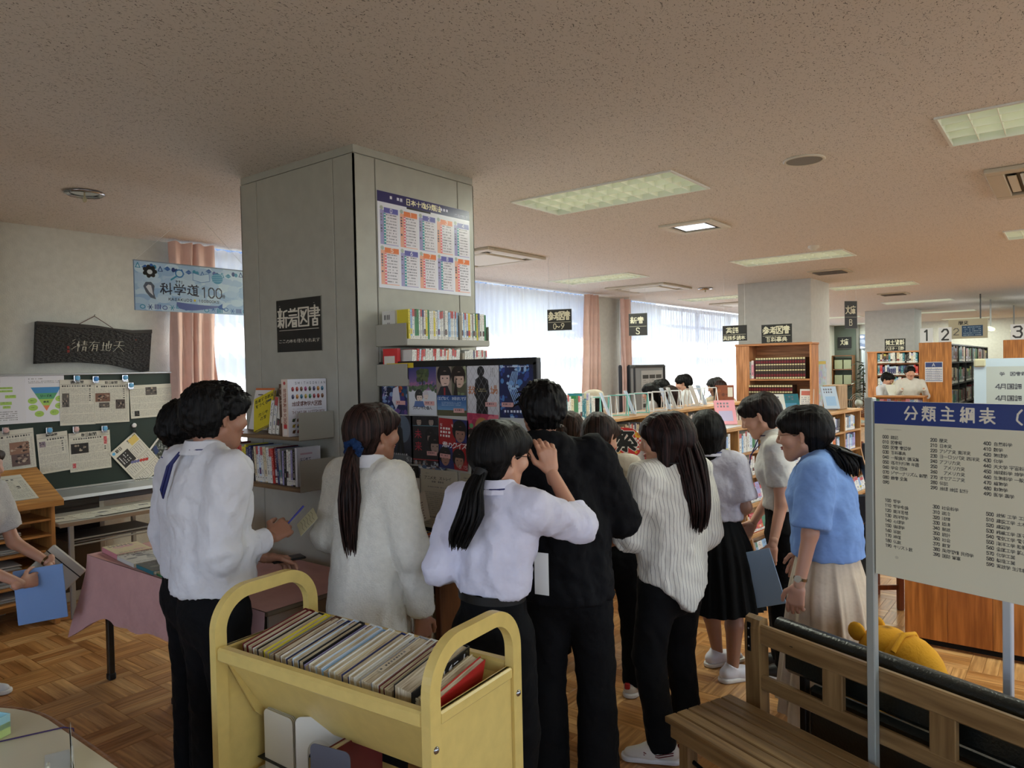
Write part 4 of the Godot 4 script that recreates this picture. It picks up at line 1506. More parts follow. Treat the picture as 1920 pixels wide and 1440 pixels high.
func cloth_table() -> void:
	var o := thing("display_table","folding table with dark square legs under the pink cloth","table",Vector3(2.12,0,-3.66))
	part("tabletop",bx(Vector3(0,0.715,0),Vector3(0.60,0.026,1.76),0.006),o,mat(Color(0.5,0.45,0.4),0.6))
	var lm := mat(Color(0.20,0.18,0.15),0.4,0.4)
	for s in [[-0.24,-0.79],[-0.18,-0.16],[0.24,0.70],[-0.24,0.75]]:
		part("leg",bx(Vector3(s[0],0.37,s[1]),Vector3(0.034,0.67,0.034),0.004),o,lm)
		part("foot",bx(Vector3(s[0],0.02,s[1]),Vector3(0.042,0.04,0.042),0.006),o,mat(Color(0.05,0.05,0.05),0.6))
	# cloth: top,then a skirt that runs round the front and the far end
	var m := MB.new()
	var f := FastNoiseLite.new()
	f.seed = 3
	f.frequency = 1.6
	var x0 := -0.31
	var x1 := 0.31
	var z0 := -0.89
	var z1 := 0.89
	m.quad(Vector3(x0,0.731,z0),Vector3(x1,0.731,z0),Vector3(x1,0.731,z1),Vector3(x0,0.731,z1),Vector3.UP)
	var rows := []
	var n := 90
	for i in 13:
		var q := i / 12.0
		var row := []
		for j in n + 1:
			var s := j / float(n) * 2.4
			var e: Vector3
			var out: Vector3
			if s < 1.78:
				e = Vector3(x0,0.731,z1 - s)
				out = Vector3(-1,0,0)
			else:
				e = Vector3(x0 + (s - 1.78),0.731,z0)
				out = Vector3(0,0,-1)
			var c := exp(-pow((s - 1.78) / 0.13,2))
			out = out.lerp(Vector3(-0.75,0,-0.75),minf(1.0,c * 1.2))
			var drop := 0.335 + 0.05 * f.get_noise_1d(s * 0.8) - 0.03 * (1.78 - s) + 0.13 * c
			var wob := f.get_noise_2d(s * 2.2,8) * 0.02 * q + f.get_noise_2d(s * 5.0,q * 2.0 + 30) * 0.008
			row.append(e + out * (0.006 + sin(q * PI * 0.5) * (0.014 + wob + 0.105 * c * q)) + Vector3(0,-drop * q,0))
		rows.append(row)
	m.grid(rows)
	var cm := tri_mat(Color(0.80,0.62,0.60),T.mottle,3.0,0.85)
	relief(cm,T.fold_n,0.25)
	cm.uv1_scale = Vector3.ONE * 1.6
	one("tablecloth",m.mesh(),cm,"pale pink cloth draped over the display table, one corner hanging in a fold","tablecloth",Vector3(2.12,0,-3.66))
	# flat books near the far end
	var y := 0.7325
	var cov := func(a: Color,b: Color,sd: int) -> StandardMaterial3D:
		var p := pic(90,120,a,sd)
		for k in 7: p.disc(p.r.randf() * 90,p.r.randf() * 100 + 10,p.r.randf_range(6,22),p.r.randf_range(6,18),b.lerp(a,p.r.randf()))
		p.marks(10,8,70,24,9,Color(0.2,0.15,0.2),1.4)
		p.marks(12,100,60,12,4,Color(0.3,0.3,0.3))
		return p.sheet(0.35)
	slab_book("thick pink and cream book lying at the far corner of the pink table",Vector3(1.96,y,-4.38),-0.12,0.19,0.26,0.03,11,cov.call(Color(0.84,0.78,0.62),Color(0.82,0.55,0.66),1))
	slab_book("white book with grey drawings lying beside the pink one on the cloth",Vector3(1.93,y,-4.12),-0.1,0.19,0.25,0.022,0,cov.call(Color(0.82,0.81,0.78),Color(0.4,0.4,0.42),2))
	slab_book("pale book with a red pattern lying behind the grey one on the cloth",Vector3(2.16,y,-4.10),-0.05,0.19,0.25,0.02,3,cov.call(Color(0.78,0.72,0.62),Color(0.66,0.25,0.2),3))
	slab_book("dark grey photo book lying flat on the pink cloth",Vector3(1.92,y,-3.87),-0.08,0.2,0.22,0.02,12,cov.call(Color(0.26,0.30,0.32),Color(0.5,0.52,0.5),4))
	slab_book("greenish magazine lying flat next to the student's hip",Vector3(1.91,y,-3.63),-0.08,0.2,0.22,0.012,6,cov.call(Color(0.5,0.54,0.36),Color(0.7,0.66,0.5),5))
	# upright books leaning on wire stands
	var wire := mat(Color(0.5,0.5,0.52),0.3,0.8)
	var stand := MB.new()
	for s in [-1,1]: stand.tube([Vector3(s * 0.05,0.003,0.07),Vector3(s * 0.05,0.003,-0.06),Vector3(s * 0.04,0.16,-0.02)],0.0025,6)
	stand.tube([Vector3(-0.04,0.16,-0.02),Vector3(0.04,0.16,-0.02)],0.0025,6)
	var sm := stand.mesh()
	var p := pic(120,170,Color(0.84,0.83,0.79),6)
	p.marks(12,12,60,18,8,Color(0.2,0.2,0.2),1.4)
	p.rect(30,60,42,52,Color(0.86,0.46,0.22))
	p.text("1",16,136,18,Color(0.2,0.2,0.2),0.1)
	var white_cover := p.sheet(0.35)
	p = pic(120,170,Color(0.85,0.83,0.70),7)
	for k in 34: p.path([Vector2(p.r.randf() * 120,30 + p.r.randf() * 140),Vector2(p.r.randf() * 120,30 + p.r.randf() * 140)],4.0,[Color(0.85,0.75,0.15),Color(0.55,0.62,0.3),Color(0.8,0.55,0.5),Color(0.82,0.8,0.74)][k % 4])
	p.text("スキンタ",8,8,20,Color(0.2,0.2,0.2),0.12)
	var wild_cover := p.sheet(0.35)
	var k := 0
	for q in [[Vector3(2.12,y,-3.98),white_cover,0,"white book with an orange square leaning on a stand on the pink table"],[Vector3(2.14,y,-3.80),wild_cover,2,"yellow patterned book leaning on a stand on the pink table"],[Vector3(2.30,y,-3.84),wild_cover,2,"yellow patterned book standing in the row behind, half hidden by its twin"]]:
		var st := one("book_stand",sm,wire,"wire book stand %s on the pink table" % ["under the orange square book","under the yellow patterned book","of the rear yellow book"][k],"book stand",q[0] + Vector3(0.015,0,0),-PI / 2,"wire book stands")
		var b := slab_book(q[3],q[0] + Vector3(-0.055,0.11,0),0,0.15,0.21,0.016,q[2],q[1],Vector3(-0.90,0.42,0))
		b.position += Vector3(0,0.012,0)
		k += 1

func round_table() -> void:
	var o := thing("reading_table","cream topped reading table with rounded wooden edge in the near left corner","table",Vector3(0.3,0,-2.1))
	var pts := []
	for c in [[0.12,-0.43,-PI / 2],[0.12,0.43,0.0],[-0.12,0.43,PI / 2],[-0.12,-0.43,PI]]:
		for k in 13:
			var a: float = c[2] + k * PI / 24
			pts.append(Vector2(c[0] + cos(a) * 0.46,c[1] + sin(a) * 0.46))
	part("tabletop",MB.new().prism(pts,Vector3(0,0.672,0),Vector3.RIGHT,Vector3(0,0,1),Vector3(0,0.027,0)).mesh(),o,mat(Color(0.86,0.83,0.72),0.4))
	var rim := []
	for q in pts: rim.append(Vector3(q.x * 1.012,0.684,q.y * 1.008))
	rim.append(rim[0])
	part("edge_band",MB.new().tube(rim,0.0155,8,false).mesh(),o,wood(Color(0.62,0.44,0.30)))
	part("post",MB.new().tube([Vector3(0,0.02,0),Vector3(0,0.67,0)],0.05,16).mesh(),o,mat(Color(0.4,0.4,0.4),0.4,0.5))
	part("base",MB.new().lathe([Vector2(0.3,0),Vector2(0.29,0.02),Vector2(0.05,0.05)],28).mesh(),o,mat(Color(0.3,0.3,0.3),0.4,0.5))
	var y := 0.70
	# pastel trays
	for k in 2:
		var m := MB.new()
		var L := 0.20
		var W := 0.15
		m.box(Vector3(0,0.002,0),Vector3(L,0.004,W))
		for s in [-1,1]:
			m.box(Vector3(s * L / 2,0.02,0),Vector3(0.004,0.04,W + 0.004),0.001)
			m.box(Vector3(0,0.02,s * W / 2),Vector3(L,0.04,0.004),0.001)
		one("tray",m.mesh(),mat([Color(0.74,0.83,0.52),Color(0.60,0.78,0.80)][k],0.5),"small %s plastic tray, %s of two stacked on the cream table" % [["pale green","pale blue"][k],["lower","upper"][k]],"tray",Vector3(0.655,y + k * 0.022,-2.56),0.35,"pastel trays")
	one("label_card",bx(Vector3(0,0.03,0),Vector3(0.002,0.06,0.07)),mat(Color(0.82,0.84,0.86),0.7),"small white card with blue lines standing in the pastel tray","card",Vector3(0.70,y + 0.026,-2.64),0.35)
	var tent := MB.new()
	tent.quad(Vector3(-0.075,0.0,-0.01),Vector3(0.075,0.0,-0.01),Vector3(0.075,0.075,0.0),Vector3(-0.075,0.075,0.0),Vector3(0,0,-1))
	tent.box(Vector3(0,0.037,-0.004),Vector3(0.16,0.08,0.0012))
	tent.box(Vector3(0,0.001,0.03),Vector3(0.16,0.0012,0.06))
	var t := one("folded_card",tent.mesh(),mat(Color(0.80,0.80,0.76),0.8),"blank white folded card standing at the edge of the cream table","card",Vector3(0.815,y,-2.2),-1.92)
	t.rotation.z = 0.0
	var cl := thing("card_holder","small metal clip stand in front of the folded card","clip",Vector3(0.75,y,-2.17),-1.9)
	part("foot",MB.new().lathe([Vector2(0.016,0),Vector2(0.016,0.006),Vector2(0.005,0.012),Vector2(0.004,0.02)],16).mesh(),cl,mat(Color(0.7,0.7,0.7),0.25,0.8))
	part("jaw",bx(Vector3(0,0.026,0),Vector3(0.034,0.014,0.010),0.004),cl,mat(Color(0.80,0.79,0.70),0.3))
	one("elastic_cord",MB.new().tube([Vector3(0.5,y + 0.002,-2.58),Vector3(0.74,y + 0.002,-2.49),Vector3(0.885,y + 0.002,-2.43),Vector3(0.908,y - 0.008,-2.42),Vector3(0.912,y - 0.05,-2.42)],0.0022,6).mesh(),mat(Color(0.24,0.16,0.34),0.8),"thin purple elastic cord stretched across the cream table top","cord")
# ---------------------------------------------------------------- book truck
func book_truck() -> void:
	var paint := tri_mat(Color(0.87,0.77,0.46),T.mottle,4.0,0.32)
	paint.metallic_specular = 0.5
	var o := thing("book_truck","pale yellow steel book truck with two arched end frames, loaded with books","book cart",Vector3(1.468,0,-1.752),deg_to_rad(-85.7))
	var arch := []
	var inner := []
	var r := 0.135
	for k in 13:
		var a := PI - k * PI / 24
		arch.append(Vector2(-0.21 + r + cos(a) * r,0.935 + sin(a) * r))
	for k in 13:
		var a := PI / 2 - k * PI / 24
		arch.append(Vector2(0.21 - r + cos(a) * r,0.935 + sin(a) * r))
	for q in arch:
		var c := Vector2(clampf(q.x,-0.21 + r,0.21 - r),0.935)
		inner.append(q - (q - c).normalized() * 0.042)
	var out := [Vector2(-0.21,0.10)] + arch + [Vector2(0.21,0.10),Vector2(0.168,0.10)]
	inner.reverse()
	out += inner + [Vector2(-0.168,0.10)]
	for s in [-1.0,1.0]:
		var x := -0.455 if s < 0 else 0.425
		part("end_frame",MB.new().prism(out,Vector3(x,0,0),Vector3(0,0,1),Vector3.UP,Vector3(0.03,0,0)).mesh(),o,paint)
		part("end_panel",bx(Vector3(x + 0.015,0.50,0),Vector3(0.012,0.77,0.334),0.002),o,paint)
		part("panel_lip",bx(Vector3(x + 0.015,0.868,0),Vector3(0.026,0.034,0.334),0.005),o,paint)
		for z in [-0.19,0.19]:
			var b := part("bolt",MB.new().lathe([Vector2(0.010,0),Vector2(0.009,0.003),Vector2(0.005,0.006),Vector2(0.0004,0.007)],14).mesh(),o,mat(Color(0.6,0.6,0.6),0.15,0.95))
			b.position = Vector3(x + (0.03 if s > 0 else 0.0),0.80,z)
			b.rotation.z = -s * PI / 2
			var w := part("caster",MB.new().lathe([Vector2(0.001,-0.016),Vector2(0.05,-0.014),Vector2(0.055,0),Vector2(0.05,0.014),Vector2(0.001,0.016)],20).mesh(),o,mat(Color(0.08,0.08,0.08),0.6))
			w.position = Vector3(x + 0.015,0.055,z)
			w.rotation.x = PI / 2
	for s in [-1.0,1.0]: part("rail",bx(Vector3(0,0.872,s * 0.19),Vector3(0.85,0.045,0.036),0.007),o,paint)
	# sloping trough and two lower shelves
	var tr := MB.new()
	tr.prism([Vector2(0.176,0.86),Vector2(0.185,0.86),Vector2(0.036,0.63),Vector2(-0.036,0.63),Vector2(-0.185,0.86),Vector2(-0.176,0.86),Vector2(-0.03,0.642),Vector2(0.03,0.642)],Vector3(-0.425,0,0),Vector3(0,0,1),Vector3.UP,Vector3(0.85,0,0))
	part("trough",tr.mesh(),o,paint)
	var br := MB.new()
	for s in [-0.422,0.414]: br.prism([Vector2(0.185,0.86),Vector2(0.155,0.86),Vector2(0.02,0.64),Vector2(0.05,0.615),Vector2(0.075,0.64)],Vector3(s,0,0),Vector3(0,0,1),Vector3.UP,Vector3(0.008,0,0))
	part("gusset",br.mesh(),o,paint)
	part("shelf",bx(Vector3(0,0.44,0),Vector3(0.85,0.012,0.36),0.002),o,paint)
	part("shelf",bx(Vector3(0,0.16,0),Vector3(0.85,0.012,0.36),0.002),o,paint)
	var p := pic(40,90,Color(0.84,0.85,0.87),3)
	p.marks(4,4,34,84,4,Color(0.3,0.3,0.35),1.6,true)
	var st := part("sticker",card(0.022,0.05,0.0006,p.sheet(0.4),mat(Color(0.85,0.85,0.85))),o)
	st.position = Vector3(0.4405,0.80,0.155)
	st.rotation.y = PI / 2
	var at := func(x: float,y: float,z: float) -> Vector3: return o.transform * Vector3(x,y,z)
	# books standing back-down in the trough,top edges up; the thick ones lean at the near end
	var tones := [14,14,0,9,2,7,13,0,4,15,9,10,0,15,5,0,1,4,0,0,7,0,14,1,9]
	var thick := [0.022,0.026,0.020,0.030,0.022,0.024,0.030,0.024,0.028,0.026,0.022,0.022,0.026,0.026,0.026,0.024,0.026,0.028,0.022,0.020,0.044,0.024,0.020,0.026,0.064]
	var x := -0.405
	for k in tones.size():
		var w: float = thick[k]
		var tilt := 0.10 if k < 24 else 0.16
		var h := rng.randf_range(0.112,0.124) if k != 24 else 0.135
		var tn: int = tones[k]
		var lab := "%s book standing edge up in the truck, %s from the far end" % [BOOK_TONES[tn][0],nth(k)] if k < 24 else "thick black book with white characters on its cover, leaning in the truck"
		var b := thing("book",lab,"book",at.call(x + w / 2 + 0.012,0.795,-0.005),o.rotation.y,"books in the yellow truck")
		var t := 0.003
		var D := 0.262
		var c := MB.new()
		var fl := rng.randf_range(0.0,0.004)
		for s in [-1,1]: c.box(Vector3(s * (w - t) / 2,h / 2,0),Vector3(t,h + fl,D),0.0012)
		c.box(Vector3(0,h / 2,-D / 2 + t / 2),Vector3(w - 2 * t,h,t))
		var am := c.mesh(mat(BOOK_TONES[tn][1],0.4))
		if k == 24:
			var q := pic(170,130,Color(0.05,0.05,0.06),2)
			q.text("綾辻行人",40,14,30,Color(0.85,0.85,0.85),0.1)
			for i in 30: q.disc(24 + q.r.randf_range(-16,16),92 + q.r.randf_range(-26,26),6,8,Color(0.3,0.22,0.16).lerp(Color(0.1,0.09,0.1),q.r.randf()))
			q.disc(26,84,4,3,Color(0.4,0.7,0.62))
			MB.new().face(Vector3(w / 2 + 0.0006,h / 2,0),Vector3(0,0,-D / 2),Vector3(0,h / 2,0)).add(am,q.sheet(0.35))
		part("cover",am,b)
		var pg := MB.new().box(Vector3(0,h / 2 - 0.002,0.002),Vector3(w - 2 * t,h - 0.002,D - 0.008),0.001)
		part("pages",pg.mesh(),b,paper_mat)
		if rng.randf() < 0.5 and k != 24:
			part("ribbon",MB.new().tube([Vector3(0,h + 0.001,-D * 0.46),Vector3(0.002,h + 0.004,-D * 0.40),Vector3(-0.001,h + 0.001,-D * 0.36)],0.0012,4).mesh(),b,mat([Color(0.35,0.05,0.1),Color(0.1,0.15,0.4),Color(0.15,0.15,0.15)][k % 3],0.7))
		if k == 20:
			var q := pic(120,20,Color(0.80,0.76,0.66),2)
			q.marks(6,4,108,14,9,Color(0.3,0.3,0.3))
			var sp := part("stamp",card(0.13,0.018,0.0004,q.sheet(0.8),paper_mat),b)
			sp.basis = Basis(Vector3(0,0,-1),Vector3(-1,0,0),Vector3(0,1,0))
			sp.position = Vector3(0,h + 0.0012,0.01)
		b.basis = o.basis * Basis(Vector3.RIGHT,0.16) * Basis(Vector3.BACK,-tilt)
		x += w * 1.02 + 0.001
	for q in [[0.30,0,0.022,"white book leaning flat in the truck gap beside the thick black book"],[0.325,1,0.026,"cream book with folded pages leaning at the near end of the truck"],[0.352,3,0.02,"red and blue book leaning against the near end frame of the truck"]]:
		var b := book(q[3],at.call(q[0],0.79,-0.01),o.rotation.y,q[2],0.115,0.24,q[1],3,"loose books at the end of the truck")
		b.basis = o.basis * Basis(Vector3.RIGHT,0.16) * Basis(Vector3.BACK,-0.30)
	# steel book ends parked on the lower shelf
	var end := func(called: String,lab: String,x0: float,z0: float,y0: float,c: Color,hole: bool,yaw := 0.0) -> void:
		var poly := [Vector2(-0.075,0),Vector2(-0.075,0.19)]
		for k in 7:
			var a := PI - k * PI / 12
			poly.append(Vector2(-0.055 + cos(a) * 0.02,0.19 + sin(a) * 0.02))
		for k in 7:
			var a := PI / 2 - k * PI / 12
			poly.append(Vector2(0.055 + cos(a) * 0.02,0.19 + sin(a) * 0.02))
		poly.append(Vector2(0.075,0))
		if hole:
			poly.append(Vector2(0.038,0))
			for k in 13:
				var a := k * PI / 12
				poly.append(Vector2(cos(a) * 0.038,0.10 + sin(a) * 0.038))
			poly.append(Vector2(-0.038,0))
		var m := MB.new().prism(poly,Vector3.ZERO,Vector3.RIGHT,Vector3.UP,Vector3(0,0,0.0022))
		m.box(Vector3(0,0.001,0.05),Vector3(0.07 if hole else 0.15,0.002,0.1))
		one(called,m.mesh(),mat(c,0.45),lab,"book end",at.call(x0,y0,z0),o.rotation.y + yaw,"steel book ends on the truck shelf")
	end.call("book_end","black steel book end, tallest of those on the truck's lower shelf",-0.33,-0.02,0.49,Color(0.04,0.05,0.055),false,-0.05)
	for k in 9:
		end.call("book_end","%s book end in the stack before the black one, %s from the back" % ["grey" if k == 4 else "cream white",nth(k)],-0.325 + 0.002 * k,0.012 + k * 0.007,0.447 + (0.008 if k < 5 else 0.0),Color(0.36,0.38,0.42) if k == 4 else Color(0.82,0.80,0.72),false,-0.05)
	for k in 9:
		end.call("book_end","cream book end with an arched slot in the nested set, %s from the back" % nth(k),-0.155 + k * 0.0035,0.03 + k * 0.0035,0.447 + (0.03 if k == 8 else 0.0),Color(0.80,0.78,0.71) if k < 8 else Color(0.83,0.82,0.76),true,0.55)
	end.call("book_end","grey steel book end lying askew in front on the truck's lower shelf",0.0,0.13,0.447,Color(0.36,0.37,0.41),false,0.12)
	book("dark red book lying behind the grey book end on the truck's lower shelf",at.call(-0.02,0.447,0.01),o.rotation.y,0.03,0.19,0.2,14,3)

# ---------------------------------------------------------------- things on the steel pillar
func steel_shelf(label: String,at: Vector3,turn: float,L: float,d: float,plate: float,wood_top := false,far_plate := true) -> Node3D:
	# local x along the shelf,back against local z 0,front at +z
	var o := thing("bracket_shelf",label,"shelf",at,turn)
	var grey := mat(Color(0.62,0.61,0.565),0.4)
	part("board",bx(Vector3(0,-0.011,d / 2),Vector3(L,0.022,d),0.003),o,wood(Color(0.50,0.40,0.28)) if wood_top else grey)
	if not wood_top: part("lip",bx(Vector3(0,-0.002,d + 0.002),Vector3(L,0.03,0.004)),o,grey)
	for s in [-1,1]:
		if s < 0 and not far_plate: continue
		part("end_plate",bx(Vector3(s * L / 2,plate / 2 - 0.02,d / 2),Vector3(0.003,plate,d),0.001),o,grey)
	return o

func pillar_things() -> void:
	var lx := 2.54
	# sign on the left face
	var p := pic(190,214,Color(0.085,0.08,0.075),1)
	p.rect(0,0,190,2,Color(0.6,0.6,0.55))
	p.rect(0,212,190,2,Color(0.6,0.6,0.55))
	p.rect(0,0,2,214,Color(0.6,0.6,0.55))
	p.rect(188,0,2,214,Color(0.6,0.6,0.55))
	var ink := Color(0.82,0.80,0.74)
	p.text("新着図書",6,28,42,ink,0.15,false,1.0,1.06)
	# taller characters,as on the sign
	p.rect(3,26,184,86,Color(0.085,0.08,0.075))
	var k := 0
	for ch in "新着図書":
		for st in glyph(ch):
			for j in st.size() - 1:
				p.line(Vector2(8 + k * 44.5 + st[j].x * 40,36 + st[j].y * 76),Vector2(8 + k * 44.5 + st[j + 1].x * 40,36 + st[j + 1].y * 76),6.4,ink)
		k += 1
	p.rect(12,124,166,2.4,ink)
	p.text("ここの本も借りられます",9,162,15.4,ink,0.11,false,1.0,1.02)
	var s := one("wall_sign",card(0.42,0.305,0.003,p.sheet(0.45),mat(Color(0.1,0.1,0.1))),null,"black sign with large white characters on the dark face of the steel pillar","sign",Vector3(lx - 0.002,2.03,-3.49),-PI / 2)
	# classification poster on the right face
	p = pic(360,270,Color(0.84,0.85,0.89),2)
	p.rect(0,0,360,30,Color(0.16,0.14,0.36))
	p.text("改訂最新版",44,9,11,Color(0.8,0.8,0.85),0.1)
	p.marks(44,9,52,12,11,Color(0.8,0.8,0.85))
	p.text("日本十進分類法",102,6,18,Color(0.90,0.88,0.72),0.14)
	p.marks(236,10,44,12,10,Color(0.75,0.75,0.85))
	p.marks(296,18,58,10,3,Color(0.6,0.6,0.75))
	p.rect(104,30,92,5,Color(0.1,0.1,0.12))
	for i in 10:
		var x := 8.0 + (i % 5) * 71.0
		var y := 44.0 + (i / 5) * 112.0
		var c := Color(0.36,0.36,0.64) if i % 2 == 0 else Color(0.85,0.46,0.26)
		var soft := c.lerp(Color(0.86,0.84,0.88),0.45)
		p.rect(x,y + 8,64,96,soft)
		p.rect(x + 14,y,50,14,c)
		p.disc(x + 6,y + 2,6,6,Color(0.62,0.66,0.62))
		p.text(str(i),x + 34,y + 1,12,Color(0.9,0.9,0.9),0.13)
		p.rect(x + 20,y + 16,44,86,Color(0.84,0.83,0.86))
		p.rect(x + 13,y + 16,7,86,Color(0.20,0.55,0.58) if i % 2 == 0 else Color(0.84,0.40,0.46))
		for j in 10:
			p.marks(x + 22,y + 18 + j * 8.4,40,5,4,Color(0.25,0.25,0.3),1.4)
			p.rect(x + 14,y + 19 + j * 8.4,5,3,Color(0.9,0.9,0.9))
		p.marks(x + 2,y + 18,9,56,7,Color(0.22,0.2,0.28),1.4,true)
	s = one("poster",card(0.755,0.525,0.0012,p.sheet(0.25),mat(Color(0.84,0.85,0.88),0.4)),null,"large classification poster with a purple header and ten numbered tables on the pillar","poster",Vector3(3.075,2.475,-2.987))
	# shelves on the left face (spines face -x; left end is the far z)
	steel_shelf("upper bracket shelf with a wooden board on the dark face of the pillar",Vector3(lx - 0.003,1.425,-3.63),-PI / 2,0.86,0.225,0.145,true,false)
	steel_shelf("lower bracket shelf with a wooden board on the dark face of the pillar",Vector3(lx - 0.003,1.155,-3.63),-PI / 2,0.86,0.225,0.165,true,false)
	var y := 1.426
	var up := "on the upper dark-side pillar shelf"
	var xs := lx - 0.125
	p = pic(120,160,Color(0.84,0.83,0.82),3)
	p.rect(0,0,120,8,Color(0.8,0.42,0.2))
	p.text("マーフ",22,22,34,Color(0.2,0.2,0.2),0.1)
	slab_book("white book with orange stripe standing face out " + up,Vector3(lx - 0.06,y + 0.125,-3.76),0,0.19,0.245,0.016,0,p.sheet(0.4),Vector3(-0.97,0.24,0))
	for i in 2:
		p = pic(120,160,[Color(0.60,0.66,0.22),Color(0.80,0.74,0.16)][i],4 + i)
		p.text("思考する教室",6,12,18,Color(0.2,0.22,0.1),0.11)
		if i == 1:
			p.text("をつくる",10,36,18,Color(0.2,0.22,0.1),0.11)
			p.text("カリキ",30,84,18,Color(0.2,0.22,0.1),0.11)
			p.text("の育",40,106,18,Color(0.2,0.22,0.1),0.11)
			p.rect(84,38,24,10,Color(0.3,0.3,0.3))
		var b := slab_book(["green book leaning behind the yellow one ","yellow book leaning face out with dark characters "][i] + up,Vector3(lx - 0.12 - 0.022 * i,y + 0.105 + 0.002 * i,-3.645 + 0.025 * i),0,0.148,0.21,0.016,2,p.sheet(0.4),Vector3(-0.90,0.40,0.1))
		b.rotate_object_local(Vector3.UP,0.42)
		b.position.y += 0.012
	for i in 3:
		var b := book("white book with red characters leaning %s, %s of three" % [up,["first","second","third"][i]],Vector3(xs,y + 0.004,-3.50 + i * 0.034),-PI / 2,0.026,[0.185,0.205,0.215][i],0.15,0,i,"leaning white books with red characters")
		b.basis = Basis(Vector3.UP,-PI / 2) * Basis(Vector3.BACK,-0.2)
	book("tall dark brown book with a feathered back " + up,Vector3(xs + 0.01,y,-3.365),-PI / 2,0.034,0.275,0.20,13,3)
	book("slim dark teal book " + up,Vector3(xs,y,-3.337),-PI / 2,0.018,0.235,0.19,12,1)
	book("slim pale blue book " + up,Vector3(xs,y,-3.319),-PI / 2,0.015,0.228,0.19,5,0)
	# the natural history book,cover to the room
	p = pic(280,300,Color(0.87,0.87,0.90),6)
	p.text("SMITHSONIAN",50,14,14,Color(0.35,0.35,0.4),0.09,false,1.0,2.1)
	var gem := [Color(0.6,0.2,0.25),Color(0.2,0.42,0.55),Color(0.25,0.3,0.2),Color(0.62,0.2,0.15),Color(0.7,0.6,0.25),Color(0.25,0.25,0.4),Color(0.45,0.28,0.18),Color(0.2,0.5,0.35),Color(0.75,0.5,0.2),Color(0.6,0.25,0.45)]
	for i in 16:
		var gx := 34.0 + (i % 8) * 31.0
		var gy := 52.0 + (i / 8) * 40.0
		var c: Color = gem[(i * 3 + i / 8) % 10]
		p.disc(gx,gy,10,12,c)
		p.disc(gx + 4,gy - 5,5,4,c.lightened(0.35))
		p.disc(gx - 3,gy + 6,6,5,c.darkened(0.4))
		p.marks(gx - 8,gy + 14,18,2,2,Color(0.5,0.5,0.5))
	p.text("地球博物学大図鑑",26,118,26,Color(0.35,0.18,0.16),0.1,false,1.0,1.06)
	p.marks(30,156,220,5,4,Color(0.45,0.45,0.5))
	p.text("THE NATURAL HISTORY BOOK",24,168,15.5,Color(0.4,0.28,0.26),0.1,false,1.0,0.96)
	for i in 9:
		var c: Color = gem[(i * 4 + 2) % 10]
		p.disc(36 + (i % 3) * 34,216 + (i / 3) * 30,10,9,c)
		p.line(Vector2(26 + (i % 3) * 34,222 + (i / 3) * 30),Vector2(48 + (i % 3) * 34,208 + (i / 3) * 30),4,c.darkened(0.3))
	p.rect(60,248,80,8,Color(0.15,0.2,0.4))
	var nat := thing("book","big white natural history book with rows of small specimens on its cover","book",Vector3(xs - 0.002,y,-3.283),-PI / 2)
	var m := MB.new()
	for q in [-1,1]: m.box(Vector3(q * 0.026,0.15,0),Vector3(0.004,0.3,0.245),0.0015)
	m.box(Vector3(0,0.15,0.1205),Vector3(0.052,0.3,0.004),0.0015)
	var am := m.mesh(mat(Color(0.85,0.85,0.87),0.35))
	MB.new().face(Vector3(0.0285,0.15,0),Vector3(0,0,-0.122),Vector3(0,0.15,0)).add(am,p.sheet(0.3))
	p = pic(50,300,Color(0.84,0.78,0.72),7)
	p.text("地球博物学大図鑑",13,46,25,Color(0.55,0.30,0.22),0.1,true,0.95,1.05)
	p.disc(25,20,9,9,Color(0.7,0.2,0.2))
	p.rect(12,238,26,20,Color(0.75,0.12,0.12))
	p.rect(10,262,30,30,Color(0.88,0.85,0.82))
	MB.new().face(Vector3(0,0.15,0.1232),Vector3(0.027,0,0),Vector3(0,0.15,0)).add(am,p.sheet(0.35))
	part("cover",am,nat)
	part("pages",bx(Vector3(0,0.15,-0.002),Vector3(0.047,0.288,0.232)),nat,paper_mat)
	# lower shelf of the left face
	book_row("on the lower dark-side pillar shelf","book",Vector3(xs,1.156,-4.03),Vector3(xs,1.156,-3.40),[2,3,1,14,0,9,0,4,2,15,7,1,1,0],Vector2(0.185,0.205),Vector2(0.017,0.028),0.15,0.09)
	book_row("near the plate of the lower pillar shelf","book",Vector3(xs,1.156,-3.395),Vector3(xs,1.156,-3.285),[1,0,7,10,9,0,3],Vector2(0.18,0.20),Vector2(0.015,0.022),0.15)
	p = pic(130,180,Color(0.83,0.83,0.86),8)
	p.rect(18,26,66,8,Color(0.75,0.62,0.68))
	p.text("はじめて",16,48,14,Color(0.25,0.25,0.35),0.1)
	p.text("質的研究を",16,68,14,Color(0.25,0.25,0.35),0.1)
	p.text("書く",16,88,14,Color(0.25,0.25,0.35),0.1)
	var b := thing("book","white book with a short dark title, cover outward behind the lower steel plate","book",Vector3(xs,1.156,-3.27),-PI / 2)
	m = MB.new().box(Vector3(-0.009,0.103,0),Vector3(0.002,0.206,0.15)).box(Vector3(0.009,0.103,0),Vector3(0.002,0.206,0.15)).box(Vector3(0,0.103,0.074),Vector3(0.02,0.206,0.002))
	am = m.mesh(mat(Color(0.84,0.84,0.86),0.4))
	MB.new().face(Vector3(0.0104,0.103,0),Vector3(0,0,-0.075),Vector3(0,0.103,0)).add(am,p.sheet(0.4))
	part("cover",am,b)
	part("pages",bx(Vector3(0,0.103,-0.001),Vector3(0.016,0.198,0.144)),b,paper_mat)
	# shelves on the right face (spines face +z)
	var fz := -2.987
	steel_shelf("upper steel bracket shelf of white paperbacks on the light face of the pillar",Vector3(3.0,1.912,fz),0,0.67,0.235,0.115)
